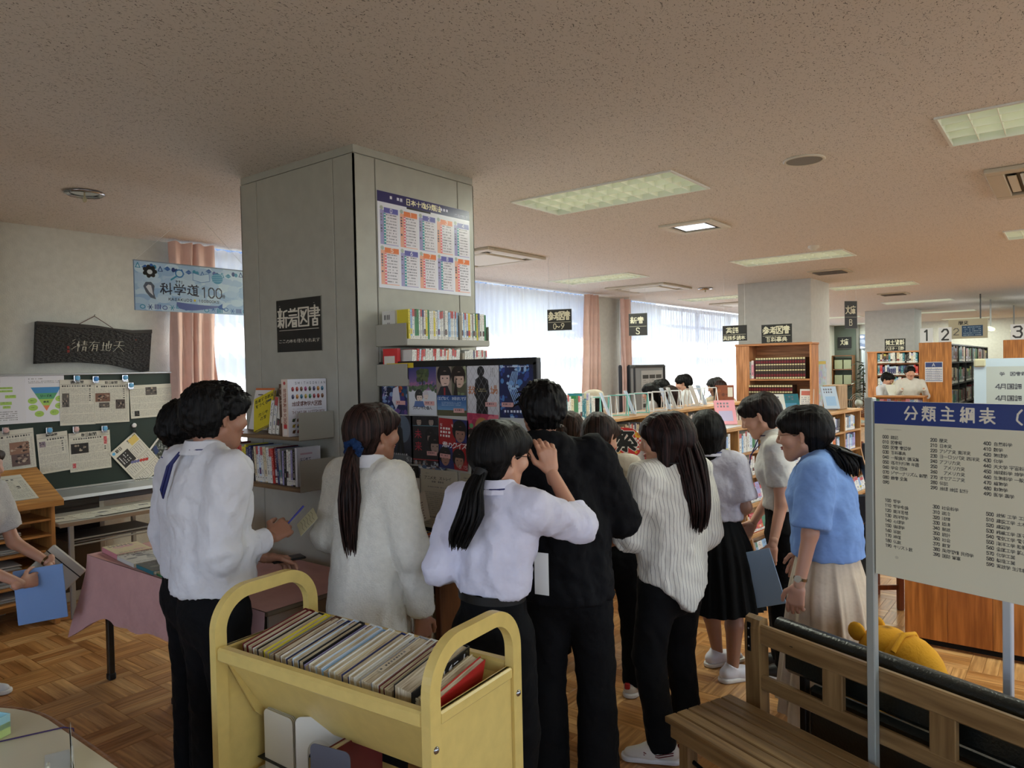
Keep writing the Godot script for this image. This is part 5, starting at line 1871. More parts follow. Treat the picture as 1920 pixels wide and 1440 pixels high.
	steel_shelf("second steel bracket shelf below the upper one on the light face of the pillar",Vector3(3.0,1.70,fz),0,0.67,0.235,0.115)
	var whites := [0,0,0,15,0,0,2,0,15,5,0,7,0,6]
	book_row("on the upper light-side pillar shelf","paperback",Vector3(2.69,1.914,fz + 0.17),Vector3(3.075,1.914,fz + 0.17),whites,Vector2(0.162,0.172),Vector2(0.011,0.019),0.11)
	book_row("beyond the divider of the upper pillar shelf","paperback",Vector3(3.11,1.914,fz + 0.17),Vector3(3.328,1.914,fz + 0.17),whites,Vector2(0.160,0.17),Vector2(0.011,0.018),0.11)
	var reds := [0,0,0,0,3,0,0,15,0,8,0,0]
	book_row("on the second light-side pillar shelf","paperback",Vector3(2.71,1.702,fz + 0.17),Vector3(3.09,1.702,fz + 0.17),reds,Vector2(0.165,0.175),Vector2(0.011,0.018),0.11,-0.08)
	book_row("beyond the divider of the second pillar shelf","paperback",Vector3(3.13,1.702,fz + 0.17),Vector3(3.328,1.702,fz + 0.17),[0,0,7,0],Vector2(0.160,0.17),Vector2(0.011,0.018),0.11)
	for q in [[1.914,3.093,"upper"],[1.702,3.113,"second"]]: one("divider",bx(Vector3(0,0.075,0),Vector3(0.022,0.15,0.12),0.002),mat(Color(0.55,0.52,0.46),0.5),"grey label divider between the paperbacks of the %s pillar shelf" % q[2],"divider",Vector3(q[1],q[0],fz + 0.17))
	p = pic(110,60,Color(0.82,0.82,0.80),9)
	p.marks(4,8,80,26,12,Color(0.25,0.25,0.25),1.3)
	one("label_box",card(0.10,0.16,0.10,p.sheet(0.5),mat(Color(0.72,0.71,0.67),0.5)),null,"grey magazine box behind the end plate of the upper pillar shelf","box",Vector3(2.678 - 0.002,1.998,fz + 0.09),-PI / 2)
	p = pic(110,80,Color(0.80,0.20,0.20),10)
	p.rect(8,18,82,62,Color(0.85,0.83,0.78))
	p.text("サデ",30,26,24,Color(0.2,0.2,0.2),0.1)
	p.marks(30,54,50,16,12,Color(0.25,0.25,0.25))
	one("book",card(0.11,0.175,0.022,p.sheet(0.4),mat(Color(0.78,0.16,0.17),0.4)),null,"red and white book, cover outward at the end of the second pillar shelf","book",Vector3(2.672,1.79,fz + 0.10),-PI / 2)

# ---------------------------------------------------------------- magnet board with film leaflets and the comic shelf below
func leaflet(k: int) -> StandardMaterial3D:
	var p := pic(150,210,Color(0.2,0.2,0.25),100 + k)
	var blobs := func(n: int,x: float,y: float,w: float,h: float,cs: Array,r0: float,r1: float) -> void:
		for i in n: p.disc(x + p.r.randf() * w,y + p.r.randf() * h,p.r.randf_range(r0,r1),p.r.randf_range(r0,r1),cs[p.r.randi() % cs.size()])
	var head := func(x: float,y: float,s: float,skin: Color,hair: Color) -> void:
		p.disc(x,y - s * 0.12,s * 0.56,s * 0.66,hair)
		p.disc(x + s * 0.06,y + s * 0.14,s * 0.38,s * 0.52,skin)
		p.rect(x - s * 0.34,y - s * 0.34,s * 0.78,s * 0.26,hair)
		p.disc(x - s * 0.12,y + s * 0.10,s * 0.05,s * 0.04,hair)
		p.disc(x + s * 0.24,y + s * 0.10,s * 0.05,s * 0.04,hair)
		p.rect(x - s * 0.02,y + s * 0.42,s * 0.2,s * 0.05,skin.darkened(0.45))
	match k:
		0:
			p.rect(0,0,150,210,Color(0.10,0.15,0.32))
			blobs.call(70,0,0,150,120,[Color(0.12,0.30,0.42),Color(0.16,0.16,0.38),Color(0.30,0.45,0.60),Color(0.08,0.08,0.16)],5,16)
			blobs.call(30,85,60,40,70,[Color(0.75,0.36,0.16),Color(0.55,0.22,0.14)],4,10)
			blobs.call(40,0,120,150,90,[Color(0.24,0.22,0.48),Color(0.42,0.30,0.55),Color(0.12,0.14,0.34),Color(0.5,0.6,0.75)],5,16)
			p.poly([Vector2(70,95),Vector2(100,85),Vector2(110,150),Vector2(84,190),Vector2(62,150)],Color(0.80,0.80,0.84))
			p.text("この",118,8,22,Color(0.88,0.88,0.9),0.08,true)
			p.text("本を",84,8,20,Color(0.88,0.88,0.9),0.08,true)
			p.text("盗む者は",12,22,26,Color(0.88,0.88,0.9),0.08,true)
		1:
			for i in 21: p.rect(0,i * 5,150,5,Color(0.20,0.22,0.44).lerp(Color(0.62,0.45,0.60),i / 21.0))
			p.rect(0,104,150,106,Color(0.82,0.84,0.86))
			blobs.call(50,0,70,150,26,[Color(0.60,0.40,0.55),Color(0.30,0.32,0.46)],4,9)
			blobs.call(60,48,18,58,40,[Color(0.26,0.32,0.20),Color(0.20,0.26,0.16),Color(0.34,0.38,0.22)],6,13)
			p.rect(74,56,6,32,Color(0.16,0.14,0.12))
			blobs.call(40,0,84,150,22,[Color(0.25,0.34,0.24),Color(0.35,0.42,0.30)],5,10)
			head.call(56,130,40,Color(0.88,0.80,0.74),Color(0.10,0.12,0.12))
			head.call(92,126,30,Color(0.88,0.82,0.78),Color(0.80,0.78,0.80))
			p.poly([Vector2(34,150),Vector2(78,150),Vector2(88,176),Vector2(26,176)],Color(0.36,0.46,0.66))
			p.text("クスノキの番人",20,172,15,Color(0.15,0.15,0.2),0.1,false,1.0,1.0)
		2:
			p.rect(0,0,150,124,Color(0.55,0.50,0.46))
			p.rect(78,0,72,124,Color(0.34,0.34,0.26))
			blobs.call(30,110,0,40,120,[Color(0.45,0.50,0.35),Color(0.6,0.62,0.5)],5,12)
			head.call(40,46,66,Color(0.82,0.70,0.64),Color(0.10,0.08,0.08))
			head.call(112,50,64,Color(0.80,0.68,0.60),Color(0.13,0.09,0.07))
			p.poly([Vector2(96,70),Vector2(86,124),Vector2(108,124),Vector2(100,40)],Color(0.13,0.09,0.07))
			p.poly([Vector2(2,124),Vector2(20,88),Vector2(56,84),Vector2(76,124)],Color(0.14,0.14,0.18))
			p.rect(36,92,9,32,Color(0.55,0.14,0.16))
			for i in 16: p.rect(0,124 + i * 4,150,4,Color(0.12,0.28,0.52).lerp(Color(0.42,0.60,0.76),i / 16.0))
			p.rect(0,186,150,24,Color(0.34,0.34,0.24))
			p.text("ほどなく、お別れです",4,130,15,Color(0.92,0.92,0.92),0.1,false,1.0,0.98)
			p.marks(24,152,100,16,3,Color(0.8,0.85,0.9),2.0)
		3:
			p.rect(0,0,150,210,Color(0.80,0.80,0.82))
			var dk := Color(0.07,0.07,0.08)
			p.disc(66,26,17,21,dk)
			p.poly([Vector2(40,60),Vector2(58,46),Vector2(76,46),Vector2(100,62),Vector2(106,120),Vector2(94,140),Vector2(98,210),Vector2(40,210),Vector2(44,140),Vector2(32,118)],dk)
			for i in 12:
				p.line(Vector2(-20 + i * 26,0),Vector2(-150 + i * 26,210),0.9,Color(0.62,0.62,0.64))
				p.line(Vector2(-130 + i * 26,0),Vector2(0 + i * 26,210),0.9,Color(0.62,0.62,0.64))
			p.text("教",4,84,36,Color(0.70,0.46,0.32),0.08)
			p.text("場",108,84,36,Color(0.70,0.46,0.32),0.08)
			p.marks(46,96,50,16,6,Color(0.65,0.58,0.35),1.4)
			p.marks(112,14,20,40,4,Color(0.4,0.4,0.4),2,true)
		4:
			p.rect(0,0,150,210,Color(0.09,0.13,0.32))
			blobs.call(90,0,0,150,210,[Color(0.16,0.26,0.55),Color(0.30,0.50,0.75),Color(0.08,0.10,0.24),Color(0.62,0.74,0.86),Color(0.2,0.2,0.45)],4,13)
			for i in 5: p.path([Vector2(60 + i * 6,30),Vector2(40 + i * 8,90),Vector2(70 + i * 9,160)],3,Color(0.6,0.75,0.9))
			p.marks(16,8,120,8,6,Color(0.85,0.88,0.95))
			p.marks(20,180,110,16,12,Color(0.85,0.88,0.95),1.2)
		5:
			for i in 42: p.rect(0,i * 5,150,5,Color(0.22,0.25,0.33).lerp(Color(0.10,0.11,0.15),absf(i - 20) / 22.0))
			p.disc(96,60,40,60,Color(0.36,0.42,0.50))
			p.poly([Vector2(60,60),Vector2(78,44),Vector2(92,62),Vector2(96,110),Vector2(104,168),Vector2(88,170),Vector2(80,124),Vector2(74,170),Vector2(60,170),Vector2(64,110)],Color(0.10,0.11,0.13))
			p.disc(76,40,9,12,Color(0.2,0.21,0.24))
			p.disc(76,196,76,26,Color(0.42,0.45,0.48))
			p.text("5.8",112,184,18,Color(0.85,0.85,0.88),0.1,false,0.8)
			p.marks(40,168,80,14,10,Color(0.6,0.62,0.66))
		6:
			p.rect(0,0,150,210,Color(0.13,0.12,0.14))
			head.call(44,20,34,Color(0.62,0.55,0.50),Color(0.08,0.08,0.09))
			head.call(110,20,34,Color(0.60,0.54,0.50),Color(0.10,0.09,0.09))
			p.rect(0,40,150,3,Color(0.3,0.5,0.55))
			head.call(104,88,46,Color(0.55,0.48,0.45),Color(0.06,0.06,0.07))
			head.call(126,122,60,Color(0.62,0.53,0.49),Color(0.06,0.06,0.07))
			p.text("未来",22,58,40,Color(0.72,0.16,0.24),0.09,true,0.9,1.35)
			p.rect(0,186,150,4,Color(0.7,0.2,0.25))
			blobs.call(20,0,194,150,16,[Color(0.5,0.44,0.42),Color(0.2,0.2,0.25),Color(0.6,0.65,0.7)],5,9)
		7:
			p.rect(0,0,150,210,Color(0.62,0.10,0.12))
			p.poly([Vector2(70,0),Vector2(150,0),Vector2(150,96),Vector2(90,96)],Color(0.14,0.17,0.42))
			p.poly([Vector2(0,112),Vector2(70,112),Vector2(84,210),Vector2(0,210)],Color(0.14,0.17,0.42))
			head.call(106,52,64,Color(0.62,0.46,0.40),Color(0.07,0.06,0.07))
			head.call(34,162,56,Color(0.62,0.46,0.40),Color(0.07,0.06,0.07))
			head.call(104,164,56,Color(0.66,0.50,0.42),Color(0.07,0.06,0.07))
			p.text("なぜ問題を",6,22,13,Color(0.9,0.88,0.85),0.12)
			p.marks(8,38,64,46,12,Color(0.9,0.88,0.85),1.3)
			p.text("君のクイズ",22,98,25,Color(0.92,0.92,0.92),0.14,false,1.0,1.0)
			p.text("5.15",106,188,16,Color(0.9,0.9,0.9),0.1,false,0.8)
		8:
			p.rect(0,0,150,210,Color(0.70,0.22,0.36))
			blobs.call(24,0,0,150,150,[Color(0.76,0.30,0.42),Color(0.62,0.18,0.32),Color(0.85,0.45,0.50)],8,20)
			head.call(72,60,58,Color(0.85,0.68,0.58),Color(0.66,0.50,0.30))
			head.call(20,92,36,Color(0.82,0.66,0.58),Color(0.16,0.10,0.08))
			head.call(128,44,34,Color(0.80,0.64,0.56),Color(0.14,0.10,0.09))
			p.poly([Vector2(30,160),Vector2(48,100),Vector2(100,100),Vector2(130,160)],Color(0.82,0.76,0.72))
			p.disc(22,52,10,10,Color(0.35,0.62,0.40))
			for q in [[Vector2(12,132),Vector2(46,128),Vector2(24,166)],[Vector2(58,140),Vector2(60,164)],[Vector2(74,128),Vector2(76,160),Vector2(96,146)]]: p.path(q,5,Color(0.88,0.72,0.18))
			p.text("6",60,168,20,Color(0.9,0.9,0.9),0.12)
		_:
			blobs.call(90,0,0,150,210,[Color(0.3,0.4,0.55),Color(0.6,0.66,0.72),Color(0.2,0.2,0.28),Color(0.62,0.52,0.46),Color(0.80,0.82,0.84)],8,20)
	if k < 9 and k not in [5,8]:
		var nx := 84.0 if k in [0,1,2,3,6] else 8.0
		p.rect(nx,150 if k != 2 else 178,54,18,Color(0.84,0.64,0.62))
		p.marks(nx + 8,154 if k != 2 else 182,40,9,8,Color(0.35,0.22,0.24))
	return p.sheet(0.4)

func poster_corner() -> void:
	var bxp := 2.68
	var o := thing("magnet_board","white magnet board with black rim, covered in film leaflets, standing beside the pillar","notice board",Vector3(bxp,0,-2.455))
	var blk := mat(Color(0.03,0.03,0.035),0.35)
	part("panel",bx(Vector3(0.012,1.36,0),Vector3(0.018,0.86,1.01)),o,mat(Color(0.80,0.80,0.77),0.4))
	part("rim",bx(Vector3(0.010,1.79,0),Vector3(0.034,0.036,1.05),0.004),o,blk)
	for s in [-1,1]: part("rim",bx(Vector3(0.010,1.36,s * 0.513),Vector3(0.034,0.86,0.026),0.004),o,blk)
	part("foot_rail",bx(Vector3(0.012,0.945,0),Vector3(0.03,0.03,1.04),0.004),o,blk)
	for s in [-1,1]: part("leg",bx(Vector3(0.03,0.47,s * 0.49),Vector3(0.03,0.94,0.03),0.004),o,blk)
	var p := pic(120,18,Color(0.84,0.74,0.18),2)
	p.marks(8,4,100,12,9,Color(0.25,0.22,0.05))
	var tg := part("name_tape",card(0.20,0.026,0.001,p.sheet(0.4),mat(Color(0.8,0.7,0.2))),o)
	tg.position = Vector3(-0.0085,1.786,-0.36)
	tg.rotation.y = -PI / 2
	var ls := ["leaflet of a blue fantasy film with orange figures, top row at the pillar end","leaflet with a great tree at dusk over two drawn youths","leaflet with a young man and woman over a blue sky","leaflet with a black figure behind a wire fence","leaflet of a blue animated film, last of the top row","dark leaflet with a lone walking figure in a spotlight","black leaflet with two red characters and grey faces","red and blue leaflet with three staring faces, hung slightly crooked","pink leaflet with a fair-haired youth","blue and grey leaflet tucked below the pink one","narrow strip leaflet with small faces under the black one"]
	var spots := [[-2.865,1.655,0.0],[-2.655,1.655,0.0],[-2.455,1.655,0.0],[-2.25,1.655,0.0],[-2.05,1.655,0.0],[-2.83,1.40,-0.01],[-2.645,1.40,0.01],[-2.45,1.39,-0.05],[-2.26,1.42,-0.04],[-2.24,1.31,0.06],[-2.60,1.275,0.0]]
	for k in 11:
		var s := one("film_leaflet",card(0.197,0.25 if k < 9 else 0.12,0.0008,leaflet(k),mat(Color(0.8,0.8,0.8),0.5)),null,ls[k],"leaflet",Vector3(bxp - 0.005 - (0.0025 if k > 4 and k < 9 else 0.0015 if k < 5 else 0.0),spots[k][1],spots[k][0]),-PI / 2,"film leaflets on the magnet board")
		s.rotation.z = spots[k][2]
	# notices
	p = pic(150,210,Color(0.80,0.80,0.78),5)
	p.rect(2,2,146,46,Color(0.09,0.09,0.09))
	p.text("映画・ドラマ・",6,6,17,Color(0.88,0.88,0.86),0.12,false,1.0,1.0)
	p.text("アニメの原作本",6,27,17,Color(0.88,0.88,0.86),0.12,false,1.0,1.0)
	p.text("のブックリスト",16,58,17,Color(0.15,0.15,0.15),0.1,false,1.0,1.0)
	p.text("ドラマ・アニメ",16,82,17,Color(0.15,0.15,0.15),0.1,false,1.0,1.0)
	p.text("まとめて",60,106,17,Color(0.15,0.15,0.15),0.1,false,1.0,1.0)
	one("notice_sheet",card(0.20,0.285,0.0008,p.sheet(0.6),mat(Color(0.8,0.8,0.78))),null,"white notice with a black heading bar below the red and blue leaflet","notice",Vector3(bxp - 0.004,1.125,-2.79),-PI / 2)
	p = pic(200,270,Color(0.76,0.75,0.69),6)
	p.rect(0,0,200,1,Color(0.5,0.5,0.5))
	p.marks(20,18,30,5,4,Color(0.4,0.4,0.4))
	p.text("アニメ文豪ストレイ",22,32,15,Color(0.3,0.3,0.3),0.09)
	p.marks(62,52,70,12,10,Color(0.35,0.35,0.35))
	p.marks(40,78,120,8,6,Color(0.4,0.4,0.4),2.4)
	p.marks(20,104,160,100,4,Color(0.45,0.45,0.45),2.2)
	p.marks(20,216,130,9,8,Color(0.35,0.35,0.35))
	p.marks(24,234,150,26,4,Color(0.45,0.45,0.45),2.2)
	one("notice_sheet",card(0.255,0.30,0.002,p.sheet(0.25),mat(Color(0.76,0.75,0.7))),null,"cream notice of small print in a clear sleeve on the magnet board","notice",Vector3(bxp - 0.006,1.105,-2.555),-PI / 2)
	p = pic(120,180,Color(0.72,0.70,0.60),7)
	p.marks(14,14,40,6,5,Color(0.3,0.3,0.3))
	p.text("N",16,40,24,Color(0.3,0.3,0.28),0.1)
	p.marks(14,80,90,80,4,Color(0.45,0.45,0.45),2.2)
	one("notice_sheet",card(0.19,0.27,0.001,p.sheet(0.5),mat(Color(0.72,0.7,0.62))),null,"beige notice partly hidden by the student touching her glasses","notice",Vector3(bxp - 0.004,1.115,-2.315),-PI / 2)
	p = pic(160,130,Color(0.78,0.77,0.74),8)
	p.marks(10,30,140,90,6,Color(0.35,0.3,0.3),2.0)
	p.disc(20,18,9,7,Color(0.75,0.18,0.22))
	p.rect(40,60,90,4,Color(0.65,0.25,0.25))
	var fl := one("newspaper",card(0.24,0.16,0.003,p.sheet(0.7),mat(Color(0.76,0.75,0.72))),null,"folded news sheet sticking out over the comic shelf below the magnet board","newspaper",Vector3(2.50,1.055,-2.62),-PI / 2)
	fl.basis = Basis(Vector3.UP,-PI / 2 + 0.3) * Basis(Vector3.RIGHT,-0.6) * Basis(Vector3.BACK,0.45)
	# wooden case below
	var w := Color(0.40,0.24,0.12)
	o = thing("comic_case","dark wooden bookcase of comics below the magnet board","bookcase",Vector3(2.60,0,-2.62))
	var wv := wood(w,true)
	for s in [-0.41,0.255]: part("side_panel",bx(Vector3(-0.0,0.43,s),Vector3(0.30,0.86,0.035),0.004),o,wv)
	part("back_panel",bx(Vector3(0.145,0.43,-0.08),Vector3(0.012,0.86,0.64)),o,wood(w))
	for y in [0.055,0.40,0.76]: part("shelf",bx(Vector3(-0.005,y,-0.08),Vector3(0.285,0.045,0.635),0.004),o,wood(w))
	var cx := 2.53
	book_row("in the top row of the comic case","comic",Vector3(cx,0.784,-3.0),Vector3(cx,0.784,-2.40),[3,6,5,8,9,2,11,12,10,3,4],Vector2(0.172,0.182),Vector2(0.014,0.021),0.12,0.12)
	book_row("in the middle row of the comic case","book",Vector3(cx,0.424,-3.0),Vector3(cx,0.424,-2.70),[13,6,4,9],Vector2(0.20,0.23),Vector2(0.02,0.03),0.15,0.05)
	book("salmon and blue book in the middle row of the comic case",Vector3(cx,0.426,-2.665),-PI / 2,0.034,0.25,0.16,8,2)
	p = pic(30,170,Color(0.70,0.67,0.58),4)
	p.rect(6,6,18,40,Color(0.55,0.35,0.38))
	p.text("百人一首",6,54,19,Color(0.1,0.1,0.1),0.12,true,1.0,1.15)
	var hyaku := p.sheet(0.4)
	for k in 6:
		var s := book_shape(0.038,0.225,0.15,1,3)
		MB.new().face(Vector3(0,0.1125,0.0765),Vector3(0.0185,0,0),Vector3(0,0.112,0)).add(s[0],hyaku)
		var b := thing("book","cream poem card book with black brush title, %s of the set in the comic case" % nth(k),"book",Vector3(cx,0.424,-2.622 + k * 0.0385),-PI / 2,"poem card books")
		part("cover",s[0],b)
		part("pages",s[1],b,paper_mat)
	book_row("in the bottom row of the comic case","book",Vector3(cx,0.08,-2.75),Vector3(cx,0.08,-2.45),[13,1,14,3],Vector2(0.20,0.25),Vector2(0.03,0.05),0.15)
# ---------------------------------------------------------------- the low shelves in the middle of the room
func middle_shelves() -> void:
	var beech := Color(0.80,0.61,0.38)
	var v := wood(beech,true)
	var u := wood(beech)
	var inner := u
	# front unit: two upright rows over three slanting ones
	var turn := deg_to_rad(-5.5)
	var o := thing("slanted_bookshelf","long low wooden bookshelf with slanting lower rows in front of the encyclopedia case","bookshelf",Vector3(5.02,0,-2.105),turn)
	var L := 3.22
	var prof := [Vector2(-0.32,0.0),Vector2(0.17,0.0),Vector2(0.17,0.12),Vector2(0.0,0.86),Vector2(0.0,1.25),Vector2(-0.32,1.25)]
	for k in 8: part("divider",MB.new().prism(prof,Vector3(L * k / 7.0 - 0.011,0,0),Vector3(0,0,1),Vector3.UP,Vector3(0.022,0,0)).mesh(),o,v)
	part("worktop",bx(Vector3(L / 2,1.26,-0.155),Vector3(L + 0.04,0.024,0.345),0.004),o,u)
	part("back_panel",bx(Vector3(L / 2,0.63,-0.315),Vector3(L,1.22,0.012)),o,inner)
	part("plinth",bx(Vector3(L / 2,0.05,0.155),Vector3(L,0.10,0.02)),o,u)
	for y in [1.055,0.86]: part("shelf",bx(Vector3(L / 2,y,-0.155),Vector3(L,0.02,0.315),0.003),o,u)
	var tilt := 0.24
	for k in 3:
		var y := 0.645 - k * 0.215
		var z := (0.86 - y) / 0.74 * 0.17
		part("slanted_shelf",bx(Vector3(L / 2,y,z - 0.09),Vector3(L,0.016,0.18),0.003),o,u)
		part("stop_rail",bx(Vector3(L / 2,y + 0.014,z - 0.006),Vector3(L,0.03,0.012),0.003),o,u)
		var p := part("slanted_back",bx(Vector3(L / 2,0.10,0),Vector3(L,0.2,0.008)),o,inner)
		p.position = Vector3(0,y,z - 0.10)
		p.rotation.x = -tilt
	var mixes := [[5,15,5,0],[15,7,8,6,5,9,0],[0,15,5,10,0],[0,3,15,6,1],[5,0,7,12],[9,0,15,4],[0,15,5,0,7]]
	var rowname := ["top row","second row","upper slanting row","middle slanting row","bottom slanting row"]
	for bay in 7:
		for r in 2:
			var y := 1.066 if r == 0 else 0.871
			var a := o.transform * Vector3(L * bay / 7.0 + 0.02,y,-0.08)
			var b := o.transform * Vector3(L * (bay + 1) / 7.0 - 0.02,y,-0.08)
			book_row("in %s, %s bay of the slanted shelf" % [rowname[r],nth(bay)],"book",a,b,mixes[(bay + r * 3) % 7],Vector2(0.13,0.165),Vector2(0.022,0.05),0.13,0.0,true,rng.randf_range(0.7,0.98),not bay in [1,2])
		for r in 3:
			var y := 0.645 - r * 0.215
			var z := (0.86 - y) / 0.74 * 0.17
			var s := 0.03
			var k := 0
			if not bay in [1,2]:
				var pile := MB.new()
				var pf := MB.new()
				pile.x = o.transform * Transform3D(Basis(Vector3.RIGHT,-tilt),Vector3(L * bay / 7.0,y + 0.012,z - 0.05))
				pf.x = pile.x
				while s < L / 7.0 - 0.06:
					var w := rng.randf_range(0.03,0.10)
					var h := rng.randf_range(0.12,0.155)
					pile.box(Vector3(s + w / 2,h / 2,0),Vector3(w - 0.002,h,0.03))
					pf.face(Vector3(s + w / 2,h / 2,0.0155),Vector3(w / 2 - 0.001,0,0),Vector3(0,h / 2,0),Rect2(((rng.randi() % 4) * 16 + mixes[(bay * 2 + r) % 7][rng.randi() % mixes[(bay * 2 + r) % 7].size()]) / 64.0 + 0.001,0,0.0136,1))
					s += w
				var pm := pile.mesh(mat(BOOK_TONES[0][1],0.5))
				pf.add(pm,spine_mat)
				one("book_row",pm,null,"row of books in %s, %s bay of the slanted shelf" % [rowname[r + 2],nth(bay)],"books").set_meta("kind","stuff")
				continue
			while s < L / 7.0 - 0.06 and k < 6:
				var w := rng.randf_range(0.03,0.10)
				var tone: int = mixes[(bay * 2 + r) % 7][rng.randi() % mixes[(bay * 2 + r) % 7].size()]
				var b := book("%s book in %s, %s bay of slanted shelf, %s from the left" % [BOOK_TONES[tone][0],rowname[r + 2],nth(bay),nth(k)],Vector3.ZERO,0,w - 0.002,rng.randf_range(0.12,0.155),0.03,tone,rng.randi() % 4,"books in the slanting rows",true)
				b.transform = o.transform * Transform3D(Basis(Vector3.RIGHT,-tilt),Vector3(L * bay / 7.0 + s + w / 2,y + 0.012,z - 0.05))
				s += w
				k += 1
	# on its top
	var at := func(x: float,y: float,z: float) -> Vector3: return o.transform * Vector3(x,y,z)
	var wire := mat(Color(0.75,0.76,0.78),0.25,0.8)
	var sb := MB.new()
	for s in [-1,1]: sb.tube([Vector3(s * 0.05,0.003,0.06),Vector3(s * 0.05,0.003,-0.05),Vector3(s * 0.04,0.13,-0.02)],0.003,6)
	sb.tube([Vector3(-0.04,0.13,-0.02),Vector3(0.04,0.13,-0.02)],0.003,6)
	var stand := sb.mesh()
	var y := 1.2725
	var shown := [[0.50,11,"pink card",0.2,0.16],[1.05,4,"navy book",0.17,0.14],[1.45,0,"white book",0.21,0.15],[1.75,12,"teal book with a tablet picture",0.2,0.16],[2.72,15,"pale blue and white book",0.24,0.15]]
	for q in shown:
		one("book_stand",stand,wire,"wire stand under the %s on top of the slanted bookshelf" % q[2],"book stand",at.call(q[0],y,-0.15),turn - 0.5,"wire stands on the slanted bookshelf")
		var p := pic(60,80,BOOK_TONES[q[1]][1],30)
		p.marks(8,8,44,20,8,Color(0.3,0.3,0.35),1.3)
		p.rect(10,36,40,34,(BOOK_TONES[q[1]][1] as Color).lerp(Color(0.5,0.7,0.9),0.5))
		var b := slab_book("%s leaning on a wire stand atop the slanted bookshelf" % q[2],at.call(q[0],y + q[3] * 0.47 + 0.012,-0.13),0,q[4],q[3],0.014,q[1],p.sheet(0.4),Vector3(-0.72,0.42,0.55))
	one("paper_sheet",bx(Vector3(0,0.004,0),Vector3(0.3,0.006,0.2)),mat(Color(0.85,0.86,0.88),0.7),"white papers lying on the slanted bookshelf beside the bob haired girl","paper",at.call(0.42,y,-0.12),turn + 0.1)
	one("display_box",bx(Vector3(0,0.125,0),Vector3(0.26,0.25,0.16),0.006),tri_mat(Color(0.72,0.60,0.45),T.grain_v,4.0),"light wooden box standing on the right end of the slanted bookshelf","box",at.call(2.95,y,-0.16),turn)
	# back unit with magazines
	o = thing("magazine_shelf","long low wooden shelf of grey magazines, white stands along its top","bookshelf",Vector3(4.75,0,-3.37))
	L = 4.5
	for k in 6: part("divider",bx(Vector3(L * k / 5.0,0.62,-0.2),Vector3(0.045,1.24,0.4),0.004),o,v)
	part("worktop",bx(Vector3(L / 2,1.262,-0.2),Vector3(L + 0.05,0.03,0.43),0.004),o,u)
	part("back_panel",bx(Vector3(L / 2,0.62,-0.395),Vector3(L,1.22,0.012)),o,inner)
	for yy in [0.92,0.60,0.30,0.06]: part("shelf",bx(Vector3(L / 2,yy,-0.2),Vector3(L,0.024,0.39),0.003),o,u)
	for bay in 5:
		for r in 2:
			if r == 1 and bay > 1: continue
			book_row("in %s, %s bay of the magazine shelf" % [rowname[r],nth(bay)],"magazine",Vector3(4.79 + bay * 0.9,0.933 - r * 0.32,-3.5),Vector3(5.62 + bay * 0.9,0.933 - r * 0.32,-3.5),[0,1,7,0,1,13,0],Vector2(0.25,0.285),Vector2(0.022,0.036),0.2,0.0,true)
	y = 1.278
	book_row("on top of the magazine shelf","book",Vector3(4.85,y,-3.50),Vector3(5.62,y,-3.50),[7,1,0,6,3,0,12,0],Vector2(0.2,0.25),Vector2(0.022,0.04),0.16,0.0,true)
	var acr := mat(Color(0.45,0.74,0.70),0.2)
	var white := mat(Color(0.88,0.88,0.88),0.4)
	var frame := MB.new()
	for s in [-1,1]: frame.tube([Vector3(s * 0.09,0.004,0.08),Vector3(s * 0.09,0.20,0.0),Vector3(s * 0.09,0.004,-0.07)],0.0055,6)
	frame.tube([Vector3(-0.09,0.20,0),Vector3(0.09,0.20,0)],0.0055,6)
	frame.tube([Vector3(-0.09,0.012,0.076),Vector3(0.09,0.012,0.076)],0.0055,6)
	var fm := frame.mesh()
	var xs := [5.70,5.95,6.2,6.42,6.62,6.8,7.02,7.2,7.36,7.5,7.95,8.15,8.4]
	for k in xs.size():
		var teal: bool = k in [0,2,4]
		one("display_stand",fm,acr if teal else white,"%s edged display stand on the magazine shelf, %s from the left" % ["teal" if teal else "white",nth(k)],"display stand",Vector3(xs[k],y,-3.52 - 0.04 * (k % 2)),-0.9,"display stands on the magazine shelf")
		if k in [1,3,7,8,10,11]:
			var b := slab_book("%s thin book leaning on the %s display stand of the magazine shelf" % [["white","pale blue"][k % 2],nth(k)],Vector3(xs[k] - 0.04,y + 0.125,-3.50),0,0.17,0.235,0.014,[0,15][k % 2],mat([Color(0.84,0.85,0.87),Color(0.62,0.76,0.84)][k % 2],0.4),Vector3(0.56,0.34,0.75))
	var p := pic(90,60,Color(0.50,0.26,0.16),3)
	for k in 20: p.disc(p.r.randf() * 60,p.r.randf() * 60,8,6,Color(0.62,0.34,0.18).lerp(Color(0.3,0.14,0.1),p.r.randf()))
	p.rect(60,8,24,34,Color(0.84,0.82,0.78))
	slab_book("brown picture book with a white label at the end of the magazine shelf",Vector3(8.72,y + 0.115,-3.45),0,0.22,0.21,0.014,13,p.sheet(0.4),Vector3(-0.90,0.2,0.38))
	# display table with the fan
	o = thing("display_table","grey legged table carrying the festival display between the students","table",Vector3(4.35,0,-2.52))
	part("tabletop",bx(Vector3(0,0.715,0),Vector3(1.15,0.03,0.86),0.006),o,mat(Color(0.74,0.73,0.70),0.5))
	for s in [[-0.54,0.40],[-0.54,-0.40],[0.54,0.40],[0.54,-0.40]]:
		part("leg",bx(Vector3(s[0],0.36,s[1]),Vector3(0.034,0.68,0.034),0.004),o,mat(Color(0.42,0.41,0.42),0.4,0.4))
		part("foot",bx(Vector3(s[0],0.02,s[1]),Vector3(0.04,0.04,0.04),0.005),o,mat(Color(0.12,0.12,0.12),0.6))
	var face := -1.06
	p = pic(150,240,Color(0.70,0.19,0.24),4)
